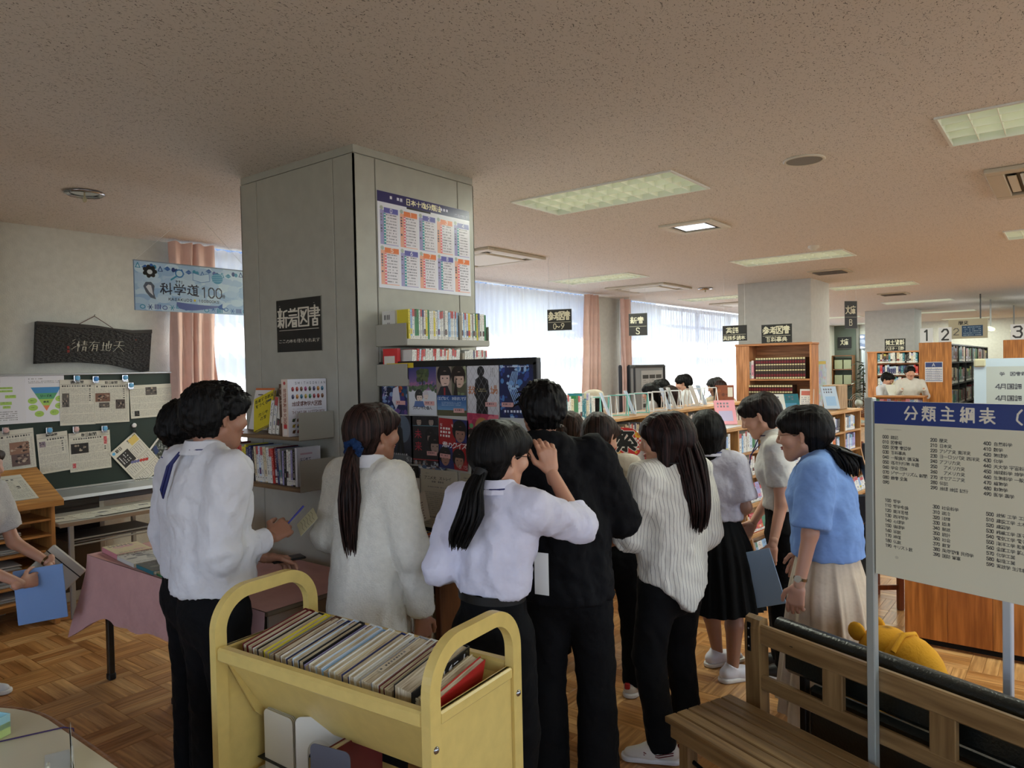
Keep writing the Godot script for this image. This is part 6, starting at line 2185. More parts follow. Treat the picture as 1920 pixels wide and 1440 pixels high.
	p.text("文",40,20,74,Color(0.10,0.08,0.08),0.13)
	p.text("企画の",14,128,32,Color(0.12,0.1,0.1),0.1)
	var red := p.sheet(0.5)
	o = thing("upright_display","white upright panel on the festival table behind the round fan","panel",Vector3(4.47,0.7305,-2.39),face)
	part("panel",bx(Vector3(0,0.29,0),Vector3(0.36,0.58,0.012),0.003),o,mat(Color(0.80,0.81,0.82),0.5))
	part("support",bx(Vector3(0,0.006,-0.04),Vector3(0.3,0.012,0.12),0.003),o,mat(Color(0.7,0.7,0.7),0.5))
	one("red_notice",card(0.16,0.235,0.001,red,mat(Color(0.6,0.15,0.2))),null,"red notice with black characters on the white panel beside the fan","notice",Vector3(4.513,1.14,-2.268),face)
	p = pic(220,220,Color(0.76,0.15,0.16),5)
	for k in 18: p.line(Vector2(28,92),Vector2(28 + cos(k * 0.35) * 30,92 + sin(k * 0.35) * 34),3,Color(0.86,0.60,0.55))
	for k in 24:
		if (k % 4 + k / 4) % 2 == 0: p.rect(168 + (k % 4) * 14,70 + (k / 4) * 14,14,14,Color(0.88,0.84,0.80))
	for q in [[190,50,22],[60,190,26],[176,168,10]]:
		p.disc(q[0],q[1],q[2],q[2],Color(0.84,0.64,0.18))
		p.disc(q[0] + 3,q[1] - 2,q[2] * 0.5,q[2] * 0.5,Color(0.76,0.45,0.14))
	p.text("祭",34,18,150,Color(0.86,0.84,0.80),0.19)
	p.text("祭",34,18,150,Color(0.07,0.06,0.06),0.125)
	o = thing("paper_fan","round red paper fan with one big black character on a bamboo handle","fan",Vector3(4.375,1.235,-2.425),face)
	var fan := []
	for k in 33:
		var a := -PI * 0.30 + k * PI * 1.60 / 32
		fan.append(Vector2(cos(a) * 0.108,sin(a) * 0.108))
	fan.append(Vector2(-0.02,-0.062))
	fan.append(Vector2(0.02,-0.062))
	var fmesh := MB.new()
	var tri := Geometry2D.triangulate_polygon(PackedVector2Array(fan))
	for k in range(0,tri.size(),3):
		var q := []
		for e in 3: q.append(fan[tri[k + e]])
		var a := Vector3(q[0].x,q[0].y,0.003)
		var b := Vector3(q[1].x,q[1].y,0.003)
		var c := Vector3(q[2].x,q[2].y,0.003)
		var uv := func(e: Vector2) -> Vector2: return Vector2(e.x / 0.22 + 0.5,0.5 - e.y / 0.22)
		if (c - a).cross(b - a).z > 0: fmesh.tri(a,b,c,uv.call(q[0]),uv.call(q[1]),uv.call(q[2]))
		else: fmesh.tri(a,c,b,uv.call(q[0]),uv.call(q[2]),uv.call(q[1]))
	var am := fmesh.mesh(p.sheet(0.5))
	MB.new().prism(fan,Vector3(0,0,-0.001),Vector3.RIGHT,Vector3.UP,Vector3(0,0,0.0035)).add(am,mat(Color(0.76,0.15,0.16),0.6))
	part("leaf",am,o)
	part("handle",bx(Vector3(0.012,-0.17,0),Vector3(0.018,0.21,0.006),0.002),o,wood(Color(0.72,0.52,0.30),true)).rotation.z = 0.1
	var rib := MB.new()
	for k in 9: rib.tube([Vector3(0.003,-0.10,0.0),Vector3(-0.064 + k * 0.016,-0.064 + absf(k - 4) * -0.006,0.0)],0.0015,4)
	rib.tube([Vector3(-0.09,-0.062,0),Vector3(-0.05,-0.10,0),Vector3(0.0,-0.112,0),Vector3(0.05,-0.10,0),Vector3(0.09,-0.062,0)],0.002,5)
	part("rib",rib.mesh(),o,mat(Color(0.74,0.60,0.42),0.6))
	o = thing("bulldog_clip","black and steel clip holding the fan handle to the white panel","clip",Vector3(4.366,1.115,-2.41),face)
	part("body",bx(Vector3(0,0,0.004),Vector3(0.036,0.026,0.02),0.006),o,mat(Color(0.06,0.06,0.07),0.4))
	part("lever",bx(Vector3(0.016,0.008,0.014),Vector3(0.014,0.034,0.006),0.002),o,mat(Color(0.75,0.75,0.75),0.2,0.9))
	p = pic(130,180,Color(0.18,0.26,0.52),6)
	for k in 40: p.disc(p.r.randf() * 130,p.r.randf() * 180,p.r.randf_range(4,9),p.r.randf_range(4,9),[Color(0.25,0.36,0.62),Color(0.62,0.2,0.22),Color(0.5,0.62,0.7)][k % 3])
	p.disc(60,120,52,50,Color(0.84,0.84,0.80))
	for k in 14: p.disc(60 + p.r.randf_range(-40,40),126 + p.r.randf_range(-34,34),7,8,[Color(0.7,0.3,0.25),Color(0.3,0.5,0.6),Color(0.8,0.65,0.3),Color(0.3,0.22,0.2)][k % 4])
	p.text("縁日",26,16,40,Color(0.85,0.84,0.82),0.22)
	p.text("縁日",26,16,40,Color(0.70,0.15,0.15),0.14)
	slab_book("blue festival picture book with a white disc leaning before the panel",Vector3(4.44,0.862,-2.262),0,0.17,0.24,0.014,4,p.sheet(0.35),Vector3(-0.80,0.36,0.46))
	for k in 3: one("white_box",bx(Vector3(0,0.05,0),Vector3(0.11,0.1,0.14),0.004),mat(Color(0.80,0.80,0.79),0.6),"small white box on the festival table, %s" % ["under the stack","in the middle of the stack","topmost of the stack"][k],"box",Vector3(4.14 + k * 0.01,0.731 + k * 0.1,-2.57),0.3 + k * 0.2,"white boxes on the festival table")
	# dark folding display near the windows
	o = thing("folding_screen","dark framed folding screen with newspaper clippings near the windows","screen",Vector3(10.4,0,-5.5))
	for q in [[-0.62,0.5,0.55],[-0.2,0.2,0.5],[0.32,0.0,1.05]]:
		var pn := Node3D.new()
		var m := MB.new()
		m.box(Vector3(0,1.05,0),Vector3(q[2] - 0.05,1.4,0.015))
		var fr := MB.new()
		for s in [-1,1]:
			fr.box(Vector3(s * q[2] / 2,0.88,0),Vector3(0.05,1.76,0.05),0.006)
			fr.box(Vector3(0,1.05 + s * 0.70,0),Vector3(q[2],0.05,0.04),0.006)
		var a := part("panel",m.mesh(),o,mat(Color(0.55,0.56,0.57),0.6))
		var b := part("frame",fr.mesh(),o,mat(Color(0.06,0.07,0.11),0.4))
		for e in [a,b]:
			e.position = Vector3(q[0],0,0)
			e.rotation.y = q[1]
		pn.free()
	p = pic(150,200,Color(0.72,0.72,0.72),9)
	for k in 6:
		p.rect(10 + (k % 3) * 46,14 + (k / 3) * 92,40,12,Color(0.25,0.25,0.25))
		p.marks(10 + (k % 3) * 46,30 + (k / 3) * 92,40,70,4,Color(0.4,0.4,0.4),1.7)
	one("clipping_sheet",card(0.75,1.0,0.003,p.sheet(0.7),mat(Color(0.72,0.72,0.72))),null,"large sheet of newspaper clippings on the folding screen","notice",Vector3(10.80,1.18,-5.487))

func hung_sign(label: String,lines: Array,at: Vector3,w: float,h: float,turn: float,string_up := true) -> void:
	var p := pic(int(110 * w / h) if w > h else 110,110 if w > h else int(110 * h / w),Color(0.10,0.10,0.095),3)
	var ink := Color(0.82,0.80,0.70)
	p.rect(0,0,p.w,2,Color(0.5,0.5,0.48))
	p.rect(0,p.h - 2,p.w,2,Color(0.5,0.5,0.48))
	for l in lines:
		if l[0] == "": p.rect(p.w * 0.04,l[1] * p.h,p.w * 0.92,2.2,ink)
		else:
			var n: int = l[0].length()
			var sz: float = l[2] * p.h
			p.text(l[0],p.w * l[3],l[1] * p.h,sz,ink,l[4],false,minf(1.0,p.w * (1.0 - 2 * l[3]) / (n * sz * 1.06)),1.06)
	var o := thing("hanging_sign",label,"sign",at,turn,"black section signs")
	part("board",card(w,h,0.006,p.sheet(0.5),mat(Color(0.1,0.1,0.1))),o)
	if string_up:
		var st := MB.new()
		for s in [-1,1]: st.tube([Vector3(s * w * 0.42,h / 2,-0.003),Vector3(s * w * 0.42,H - at.y,-0.003)],0.0015,4)
		part("string",st.mesh(),o,mat(Color(0.8,0.8,0.8),0.5))

func far_side() -> void:
	# signs
	hung_sign("black hanging sign for reference books zero to nine",[["参考図書",0.10,0.42,0.05,0.13],["",0.60],["0〜9",0.66,0.28,0.22,0.11]],Vector3(6.6,2.275,-4.45),0.27,0.23,-PI / 2 + 0.35)
	hung_sign("black hanging sign with two characters above a letter S",[["新書",0.16,0.30,0.10,0.12],["",0.58],["S",0.64,0.30,0.36,0.11]],Vector3(9.7,2.37,-5.145),0.28,0.33,-PI / 2 + 0.2)
	hung_sign("black hanging sign for the English readers",[["英語",0.12,0.38,0.16,0.11],["",0.58],["英語多読本",0.66,0.27,0.03,0.12]],Vector3(9.5,2.165,-3.61),0.33,0.21,-PI / 2)
	hung_sign("narrow black hanging sign seen from the side near the second pillar",[["文庫",0.18,0.30,0.08,0.1],["",0.58],["B",0.66,0.24,0.34,0.1]],Vector3(12.0,2.47,-2.74),0.21,0.42,-PI / 2 + 0.85)
	# encyclopedia case
	var w := Color(0.84,0.59,0.40)
	var o := thing("encyclopedia_case","tall orange wooden bookcase of gold banded encyclopedias before the second pillar","bookcase",Vector3(10.26,0,-3.24),-PI / 2)
	for s in [-0.57,-0.41,0.43]: part("side_panel",bx(Vector3(s,1.0,0),Vector3(0.03,2.0,0.32),0.004),o,wood(w,true))
	part("end_panel",bx(Vector3(-0.49,1.0,0.145),Vector3(0.14,2.0,0.02)),o,wood(w,true))
	part("top_panel",bx(Vector3(-0.07,2.015,0),Vector3(1.05,0.03,0.33),0.004),o,wood(w))
	part("back_panel",bx(Vector3(0,1.0,-0.15),Vector3(0.84,2.0,0.012)),o,wood(w))
	for y in [0.06,0.42,0.80,1.155,1.53]: part("shelf",bx(Vector3(0.01,y,0),Vector3(0.81,0.024,0.3),0.003),o,wood(w))
	var p := pic(24,160,Color(0.13,0.09,0.08),3)
	for b in [[0,14,Color(0.80,0.75,0.58)],[22,20,Color(0.42,0.09,0.13)],[48,10,Color(0.80,0.75,0.58)],[62,20,Color(0.30,0.24,0.2)],[90,10,Color(0.80,0.75,0.58)],[106,14,Color(0.2,0.15,0.13)],[124,20,Color(0.42,0.09,0.13)],[148,12,Color(0.80,0.75,0.58)]]: p.rect(2,b[0],20,b[1],b[2])
	var gold := p.sheet(0.35)
	var vol := MB.new().box(Vector3(0,0.145,0),Vector3(0.034,0.29,0.2),0.004).mesh(mat(Color(0.12,0.08,0.07),0.4))
	MB.new().face(Vector3(0,0.145,0.1006),Vector3(0.0165,0,0),Vector3(0,0.143,0)).add(vol,gold)
	for r in 2:
		for k in (19 if r == 0 else 17):
			one("encyclopedia_volume",vol,null,"gold banded encyclopedia volume on the %s shelf of its case, %s from the left" % [["upper","lower"][r],nth(k)],"book",Vector3(10.20,1.543 - r * 0.375,-3.53 + k * 0.0352 - (0.10 if r == 1 else 0.0)),-PI / 2,"encyclopedia volumes")
	book_row("at the left of the upper encyclopedia shelf","book",Vector3(10.2,1.543,-3.64),Vector3(10.2,1.543,-3.55),[7,11,3],Vector2(0.24,0.28),Vector2(0.028,0.04),0.18,0,true)
	p = pic(60,80,Color(0.84,0.82,0.80),5)
	p.rect(6,8,48,20,Color(0.75,0.4,0.35))
	p.marks(8,36,44,36,5,Color(0.4,0.4,0.5))
	slab_book("white magazine face out at the right of the lower encyclopedia shelf",Vector3(10.16,1.28,-2.88),0,0.18,0.24,0.012,0,p.sheet(0.4),Vector3(-0.99,0.14,0))
	hung_sign("black sign for the reference encyclopedias standing on top of their case",[["参考図書",0.10,0.42,0.05,0.13],["",0.60],["百科事典",0.66,0.27,0.14,0.12]],Vector3(10.12,2.16,-3.26),0.41,0.26,-PI / 2,false)
	p = pic(90,220,Color(0.66,0.72,0.74),8)
	for k in 160: p.disc(p.r.randf() * 90,16 + p.r.randf() * 200,7,7,[Color(0.62,0.62,0.76),Color(0.62,0.74,0.66),Color(0.70,0.76,0.80),Color(0.74,0.66,0.68)][k % 4])
	p.rect(4,4,80,10,Color(0.76,0.68,0.32))
	one("map_poster",card(0.62,0.98,0.002,p.sheet(0.4),mat(Color(0.7,0.72,0.74))),null,"tall pale map poster on the side of the second pillar","poster",Vector3(11.25,1.30,-2.986))
	# local history case
	w = Color(0.84,0.58,0.38)
	o = thing("history_case","orange wooden bookcase of local history books before the third pillar","bookcase",Vector3(18.36,0,-3.2),-PI / 2)
	for s in [-0.60,-0.43,0.45]: part("side_panel",bx(Vector3(s,0.97,0),Vector3(0.03,1.94,0.32),0.004),o,wood(w,true))
	part("end_panel",bx(Vector3(-0.515,0.97,0.145),Vector3(0.14,1.94,0.02)),o,wood(w,true))
	part("top_panel",bx(Vector3(-0.075,1.955,0),Vector3(1.10,0.03,0.33)),o,wood(w))
	part("back_panel",bx(Vector3(0,0.97,-0.15),Vector3(0.88,1.94,0.012)),o,wood(w))
	for k in 6: part("shelf",bx(Vector3(0.01,1.69 - k * 0.27,0),Vector3(0.86,0.024,0.3)),o,wood(w))
	for r in 3: book_row("in %s of the local history case" % rowname3[r],"book",Vector3(18.28,1.703 - r * 0.27,-3.60),Vector3(18.28,1.703 - r * 0.27,-2.78),[[13,9,0,1,12],[4,4,4,0,3,12],[0,5,15,1]][r],Vector2(0.19,0.235),Vector2(0.035,0.06),0.2,0,true,1.0,true)
	hung_sign("black sign for the local history books standing on top of their case",[["郷土資料",0.10,0.42,0.04,0.13],["",0.60],["八王子・日野",0.66,0.27,0.06,0.12]],Vector3(18.22,2.11,-3.25),0.42,0.28,-PI / 2,false)
	o = thing("low_bookcase","low orange wooden bookcase before the two reading men","bookcase",Vector3(14.1,0,-2.44),-PI / 2)
	part("body",bx(Vector3(0,0.56,-0.02),Vector3(0.74,1.12,0.26),0.004),o,wood(Color(0.70,0.46,0.24),true))
	part("worktop",bx(Vector3(0,1.135,0),Vector3(0.8,0.03,0.36),0.004),o,wood(Color(0.70,0.46,0.24)))
	for s in [-0.38,0.38]: part("side_panel",bx(Vector3(s,0.56,0.04),Vector3(0.02,1.12,0.28)),o,wood(Color(0.70,0.46,0.24),true))
	book_row("in the top of the low bookcase","book",Vector3(14.02,0.86,-2.80),Vector3(14.02,0.86,-2.08),[0,11,5,10],Vector2(0.2,0.24),Vector2(0.04,0.07),0.1,0,true,1.0,true)
	# stacks: orange end panels,shelves running away,number cards on top
	for k in 3:
		var z := -2.03 + k * 1.27
		var s := thing("book_stack","dark steel stack of books behind the %s orange end panel" % nth(k),"bookshelf",Vector3(15,0,z))
		part("end_panel",bx(Vector3(0,1.035,0),Vector3(0.035,2.07,0.51),0.005),s,wood(Color(0.78,0.52,0.26),true))
		for y in [0.1,0.5,0.9,1.3,1.7,2.03]: part("shelf",bx(Vector3(3.4,y,0),Vector3(6.75,0.025,0.47)),s,mat(Color(0.16,0.18,0.18),0.5))
		part("spine_panel",bx(Vector3(3.4,1.03,0),Vector3(6.75,2.0,0.012)),s,mat(Color(0.10,0.11,0.11),0.6))
		for i in 7: part("upright",bx(Vector3(0.05 + i * 1.12,1.03,0),Vector3(0.03,2.03,0.47)),s,mat(Color(0.14,0.16,0.16),0.5))
		if k < 1:
			for y in [1.713,1.313,0.913,0.513]: book_row("on the %.1f metre shelf of the first stack" % y,"book",Vector3(15.08,y,z + 0.12),Vector3(21.7,y,z + 0.12),[13,12,9,1,7,6,14],Vector2(0.24,0.3),Vector2(0.16,0.30),0.2,0,true,1.0,true)
		for q in ([[-0.13,"1"],[0.16,"2"]] if k == 0 else [[-0.05,"3"]] if k == 1 else []):
			p = pic(80,100,Color(0.84,0.86,0.88),3)
			p.text(q[1],8,10,80,Color(0.12,0.12,0.13),0.13,false,0.85)
			one("number_card",card(0.2,0.26,0.01,p.sheet(0.3),mat(Color(0.84,0.86,0.88),0.3)),null,"white upright card reading %s on the %s orange end panel" % ["one" if q[1] == "1" else "two" if q[1] == "2" else "three",nth(k)],"sign",Vector3(14.98,2.20,z + q[0]),-PI / 2,"number cards on the stacks")
	p = pic(110,130,Color(0.82,0.82,0.84),3)
	p.rect(4,4,102,30,Color(0.16,0.24,0.46))
	p.text("A",44,8,22,Color(0.85,0.85,0.85),0.12)
	for i in 14:
		p.rect(8 + (i % 2) * 50,38 + (i / 2) * 12,44,9,Color(0.84,0.84,0.85))
		p.marks(12 + (i % 2) * 50,40 + (i / 2) * 12,36,5,4,Color(0.4,0.4,0.45))
		p.rect(4,47 + (i / 2) * 12,102,3,Color(0.20,0.28,0.52))
	one("stack_plan",card(0.28,0.36,0.002,p.sheet(0.4),mat(Color(0.8,0.8,0.82))),null,"blue and white letter A plan on the first orange end panel","notice",Vector3(14.98,1.54,-2.05),-PI / 2)
	p = pic(150,90,Color(0.80,0.78,0.66),3)
	p.text("歴史",40,8,18,Color(0.2,0.2,0.2),0.1)
	p.text("2",14,40,34,Color(0.4,0.4,0.38),0.1)
	p.rect(52,30,80,50,Color(0.20,0.34,0.48))
	p.marks(58,36,70,40,5,Color(0.6,0.72,0.8),1.8)
	o = thing("hanging_sign","cream sign with a blue panel hanging over the stacks on a rod","sign",Vector3(15.9,2.32,-1.62),-PI / 2)
	part("board",card(0.62,0.36,0.02,p.sheet(0.5),mat(Color(0.78,0.76,0.66))),o)
	part("rod",MB.new().tube([Vector3(0.2,0.18,0),Vector3(0.2,H - 2.32,0)],0.012,8).mesh(),o,mat(Color(0.3,0.3,0.3),0.4,0.5))
	var tube := StandardMaterial3D.new()
	tube.albedo_color = Color(0.9,0.92,0.8)
	tube.emission_enabled = true
	tube.emission = Color(0.92,0.95,0.72)
	tube.emission_energy_multiplier = 0.9
	for k in 2:
		o = thing("stack_lamp","small bright lamp over the stacks, %s the cream sign" % ["beside","further back than"][k],"lamp",Vector3(17.6 + k * 2.4,2.36,-1.40 + k * 0.25))
		part("tube",bx(Vector3.ZERO,Vector3(0.9,0.07,0.09),0.02),o,tube)
		part("hanger",bx(Vector3(0,0.31,0),Vector3(0.03,0.56,0.03)),o,mat(Color(0.6,0.6,0.6)))
		var l := OmniLight3D.new()
		l.name = "tube_light"
		l.light_energy = 0.25
		l.light_size = 0.05
		l.omni_range = 12
		l.omni_attenuation = 2
		l.shadow_enabled = true
		l.position.y = -0.09
		o.add_child(l)
	# far wall: dark upper part,a window with a curtain,notices,shelf and plant
	var dk := mat(Color(0.36,0.40,0.36),0.7)
	shell("trim_9",bx(Vector3(25.97,1.5,-6.1),Vector3(0.06,2.9,0.7)),dk)
	shell("trim_10",bx(Vector3(25.95,1.5,-5.72),Vector3(0.10,2.9,0.10),0.01),mat(Color(0.5,0.5,0.47),0.5))
	one("sheer_curtain",drape(0.0,1.9,0.5,2.62,0.14,0.03,91,0),mat(Color(0.78,0.82,0.85),0.9),"pale curtain on the far end wall beyond the second pillar","curtain",Vector3(25.85,0,-5.62),-PI / 2)
	p = pic(90,60,Color(0.45,0.50,0.62),3)
	for k in 30: p.disc(p.r.randf() * 90,p.r.randf() * 60,10,6,Color(0.30,0.36,0.52).lerp(Color(0.82,0.84,0.88),p.r.randf()))
	one("notice_sheet",card(0.66,0.46,0.004,p.sheet(0.5),mat(Color(0.5,0.5,0.6))),null,"blue and white picture on the far end wall before the pale curtain","notice",Vector3(25.80,2.40,-5.3),-PI / 2)
	hung_sign("small dark sign on the far green wall beside the second pillar",[["文庫",0.2,0.5,0.2,0.1]],Vector3(25.90,2.38,-6.12),0.42,0.40,-PI / 2,false)
	o = thing("wall_shelf","wooden wall shelf with pale files on the far green wall","shelf",Vector3(25.72,0,-6.12),-PI / 2)
	for y in [0.5,1.0,1.5,1.95]: part("shelf",bx(Vector3(0,y,0),Vector3(0.62,0.03,0.3)),o,wood(Color(0.55,0.38,0.22)))
	for s in [-0.31,0.31]: part("side_panel",bx(Vector3(s,0.98,0),Vector3(0.03,1.96,0.3)),o,wood(Color(0.55,0.38,0.22),true))
	for k in 4: one("file_box",bx(Vector3(0,0.15,0),Vector3(0.24,0.3,0.2),0.005),mat(Color(0.62,0.64,0.50),0.6),"pale green file box in the far wall shelf, %s" % ["lower left","lower right","upper left","upper right"][k],"box",Vector3(25.70,1.015 + (k / 2) * 0.5,-6.25 + (k % 2) * 0.28),-PI / 2,"file boxes")
	o = thing("potted_plant","leafy dark green plant in a pot before the pale far curtain","plant",Vector3(24.9,0,-5.35))
	part("pot",MB.new().lathe([Vector2(0.001,0),Vector2(0.14,0),Vector2(0.18,0.32),Vector2(0.16,0.32),Vector2(0.001,0.28)],18).mesh(),o,mat(Color(0.45,0.3,0.22),0.7))
	var lf := MB.new()
	for k in 130:
		var a := rng.randf() * TAU
		var c := Vector3(cos(a),0,sin(a)) * rng.randf_range(0.05,0.45) + Vector3.UP * rng.randf_range(0.5,1.75)
		var d := Vector3(cos(a),rng.randf_range(-0.5,0.4),sin(a)) * 0.13
		var sd := Vector3(-sin(a),0,cos(a)) * 0.05
		lf.tri(c - d,c + sd,c + d)
		lf.tri(c - d,c + d,c - sd)
	part("leaves",lf.mesh(),o,mat(Color(0.13,0.19,0.10),0.5)).set_meta("kind","stuff")
	part("stem",MB.new().tube([Vector3(0,0.28,0),Vector3(0.03,1.0,0),Vector3(-0.02,1.65,0.02)],[0.03,0.02,0.008],8).mesh(),o,mat(Color(0.3,0.22,0.14),0.8))
	o = thing("electric_fan","small round desk fan beyond the right end of the slanted bookshelf","fan",Vector3(13.4,0.72,-2.95),-1.1)
	var cage := MB.new()
	for k in 5: cage.lathe([Vector2(0.05 + k * 0.03,0.02),Vector2(0.054 + k * 0.03,0.023),Vector2(0.05 + k * 0.03,0.026)],24)
	var cg := part("cage",cage.mesh(),o,mat(Color(0.6,0.62,0.58),0.4))
	cg.rotation.x = PI / 2
	cg.position = Vector3(0,0.33,0.04)
	part("motor",MB.new().ball(Vector3(0,0.33,0),Vector3(0.06,0.06,0.08)).mesh(),o,mat(Color(0.6,0.62,0.58),0.4))
	part("stand",MB.new().lathe([Vector2(0.1,0),Vector2(0.09,0.03),Vector2(0.02,0.05),Vector2(0.016,0.3)],16).mesh(),o,mat(Color(0.55,0.56,0.52),0.4))
	o = thing("side_table","plain wooden table under the small desk fan","table",Vector3(13.4,0,-2.95))
	part("tabletop",bx(Vector3(0,0.7,0),Vector3(0.9,0.035,0.7),0.005),o,wood(Color(0.6,0.4,0.22)))
	for s in [[-0.4,-0.3],[-0.4,0.3],[0.4,-0.3],[0.4,0.3]]: part("leg",bx(Vector3(s[0],0.345,s[1]),Vector3(0.05,0.69,0.05)),o,wood(Color(0.5,0.32,0.17),true))
	# ceiling fittings
	var white := mat(Color(0.80,0.79,0.74),0.5)
	var cream := mat(Color(0.72,0.69,0.62),0.5)
	var dark := mat(Color(0.06,0.06,0.06),0.5)
	var names := ["nearest the bench side","left, near the first sheer curtain","by the windows, over the folding screen","by the windows, behind the second pillar"]
	var k := 0
	for q in [[5.98,0.02],[6.0,-5.02],[10.13,-5.18],[14.25,-5.25]]:
		o = thing("air_conditioner","square ceiling air conditioner with four outlets, " + names[k],"air conditioner",Vector3(q[0],H,q[1]),0,"ceiling air conditioners")
		var fr := MB.new()
		for s in [-1,1]:
			fr.box(Vector3(s * 0.44,-0.015,0),Vector3(0.1,0.03,0.98),0.006)
			fr.box(Vector3(0,-0.015,s * 0.44),Vector3(0.78,0.03,0.1),0.006)
		part("frame",fr.mesh(),o,cream)
		part("recess",bx(Vector3(0,-0.004,0),Vector3(0.80,0.008,0.80)),o,dark)
		part("grille",bx(Vector3(0,-0.022,0),Vector3(0.62,0.03,0.62),0.02),o,white)
		for s in 4: 
			var fl := part("flap",bx(Vector3(0,-0.022,0.355),Vector3(0.56,0.006,0.05),0.002),o,white)
			fl.basis = Basis(Vector3.UP,s * PI / 2)
		k += 1
	for q in [[10.2,-2.58,"between the second pillar and the camera"],[14.5,-2.60,"further back in the pillar row"]]:
		o = thing("ceiling_vent","square ceiling vent with slats " + q[2],"vent",Vector3(q[0],H,q[1]),0,"square ceiling vents")
		part("frame",bx(Vector3(0,-0.008,0),Vector3(0.46,0.016,0.46),0.004),o,cream)
		for i in 6: part("slat",bx(Vector3(-0.15 + i * 0.06,-0.02,0),Vector3(0.02,0.012,0.36)),o,mat(Color(0.35,0.33,0.3),0.5))
	o = thing("emergency_lamp","square recessed ceiling lamp with a mirror glass window","ceiling lamp",Vector3(5.96,H,-2.60))
	for s in [-1,1]:
		part("frame",bx(Vector3(s * 0.20,-0.010,0),Vector3(0.06,0.02,0.46),0.004),o,white)
		part("frame",bx(Vector3(0,-0.010,s * 0.20),Vector3(0.34,0.02,0.06),0.004),o,white)
	part("rim",bx(Vector3(0,-0.003,0),Vector3(0.34,0.006,0.34)),o,dark)
	part("glass",bx(Vector3(0,-0.008,0),Vector3(0.24,0.006,0.27)),o,mat(Color(0.75,0.77,0.78),0.06,0.95))
	o = thing("ceiling_speaker","round flat grey ceiling speaker with a white rim","speaker",Vector3(4.48,H,-1.27))
	part("rim",MB.new().lathe([Vector2(0.115,0),Vector2(0.118,-0.006),Vector2(0.108,-0.012),Vector2(0.1,-0.008)],28).mesh(),o,white)
	part("grille",MB.new().lathe([Vector2(0.104,-0.008),Vector2(0.0005,-0.010)],28).mesh(),o,mat(Color(0.50,0.50,0.49),0.7))
	o = thing("smoke_detector","small round white smoke detector on the ceiling before the second light row","smoke detector",Vector3(7.84,H,-2.14))
	part("base",MB.new().lathe([Vector2(0.055,0),Vector2(0.055,-0.02),Vector2(0.03,-0.035),Vector2(0.028,-0.05),Vector2(0.0005,-0.055)],20).mesh(),o,white)
	for q in [[2.07,-5.06,"over the pin board corner"],[10.9,-4.6,"far, near the grey pier"]]:
		o = thing("downlight","round chrome downlight with a small hanging bulb, " + q[2],"ceiling lamp",Vector3(q[0],H,q[1]),0,"round chrome downlights")
		part("rim",MB.new().lathe([Vector2(0.112,-0.002),Vector2(0.118,-0.012),Vector2(0.104,-0.02),Vector2(0.098,-0.014)],32).mesh(),o,mat(Color(0.62,0.62,0.63),0.1,0.95))
		part("reflector",MB.new().lathe([Vector2(0.1,-0.016),Vector2(0.085,-0.006),Vector2(0.0005,-0.004)],32).mesh(),o,mat(Color(0.70,0.71,0.72),0.08,0.95))
		part("bulb",MB.new().lathe([Vector2(0.004,-0.004),Vector2(0.006,-0.03),Vector2(0.014,-0.045),Vector2(0.010,-0.06),Vector2(0.0005,-0.066)],14).mesh(),o,mat(Color(0.72,0.68,0.56),0.2))

const rowname3 := ["top row","second row","third row"]

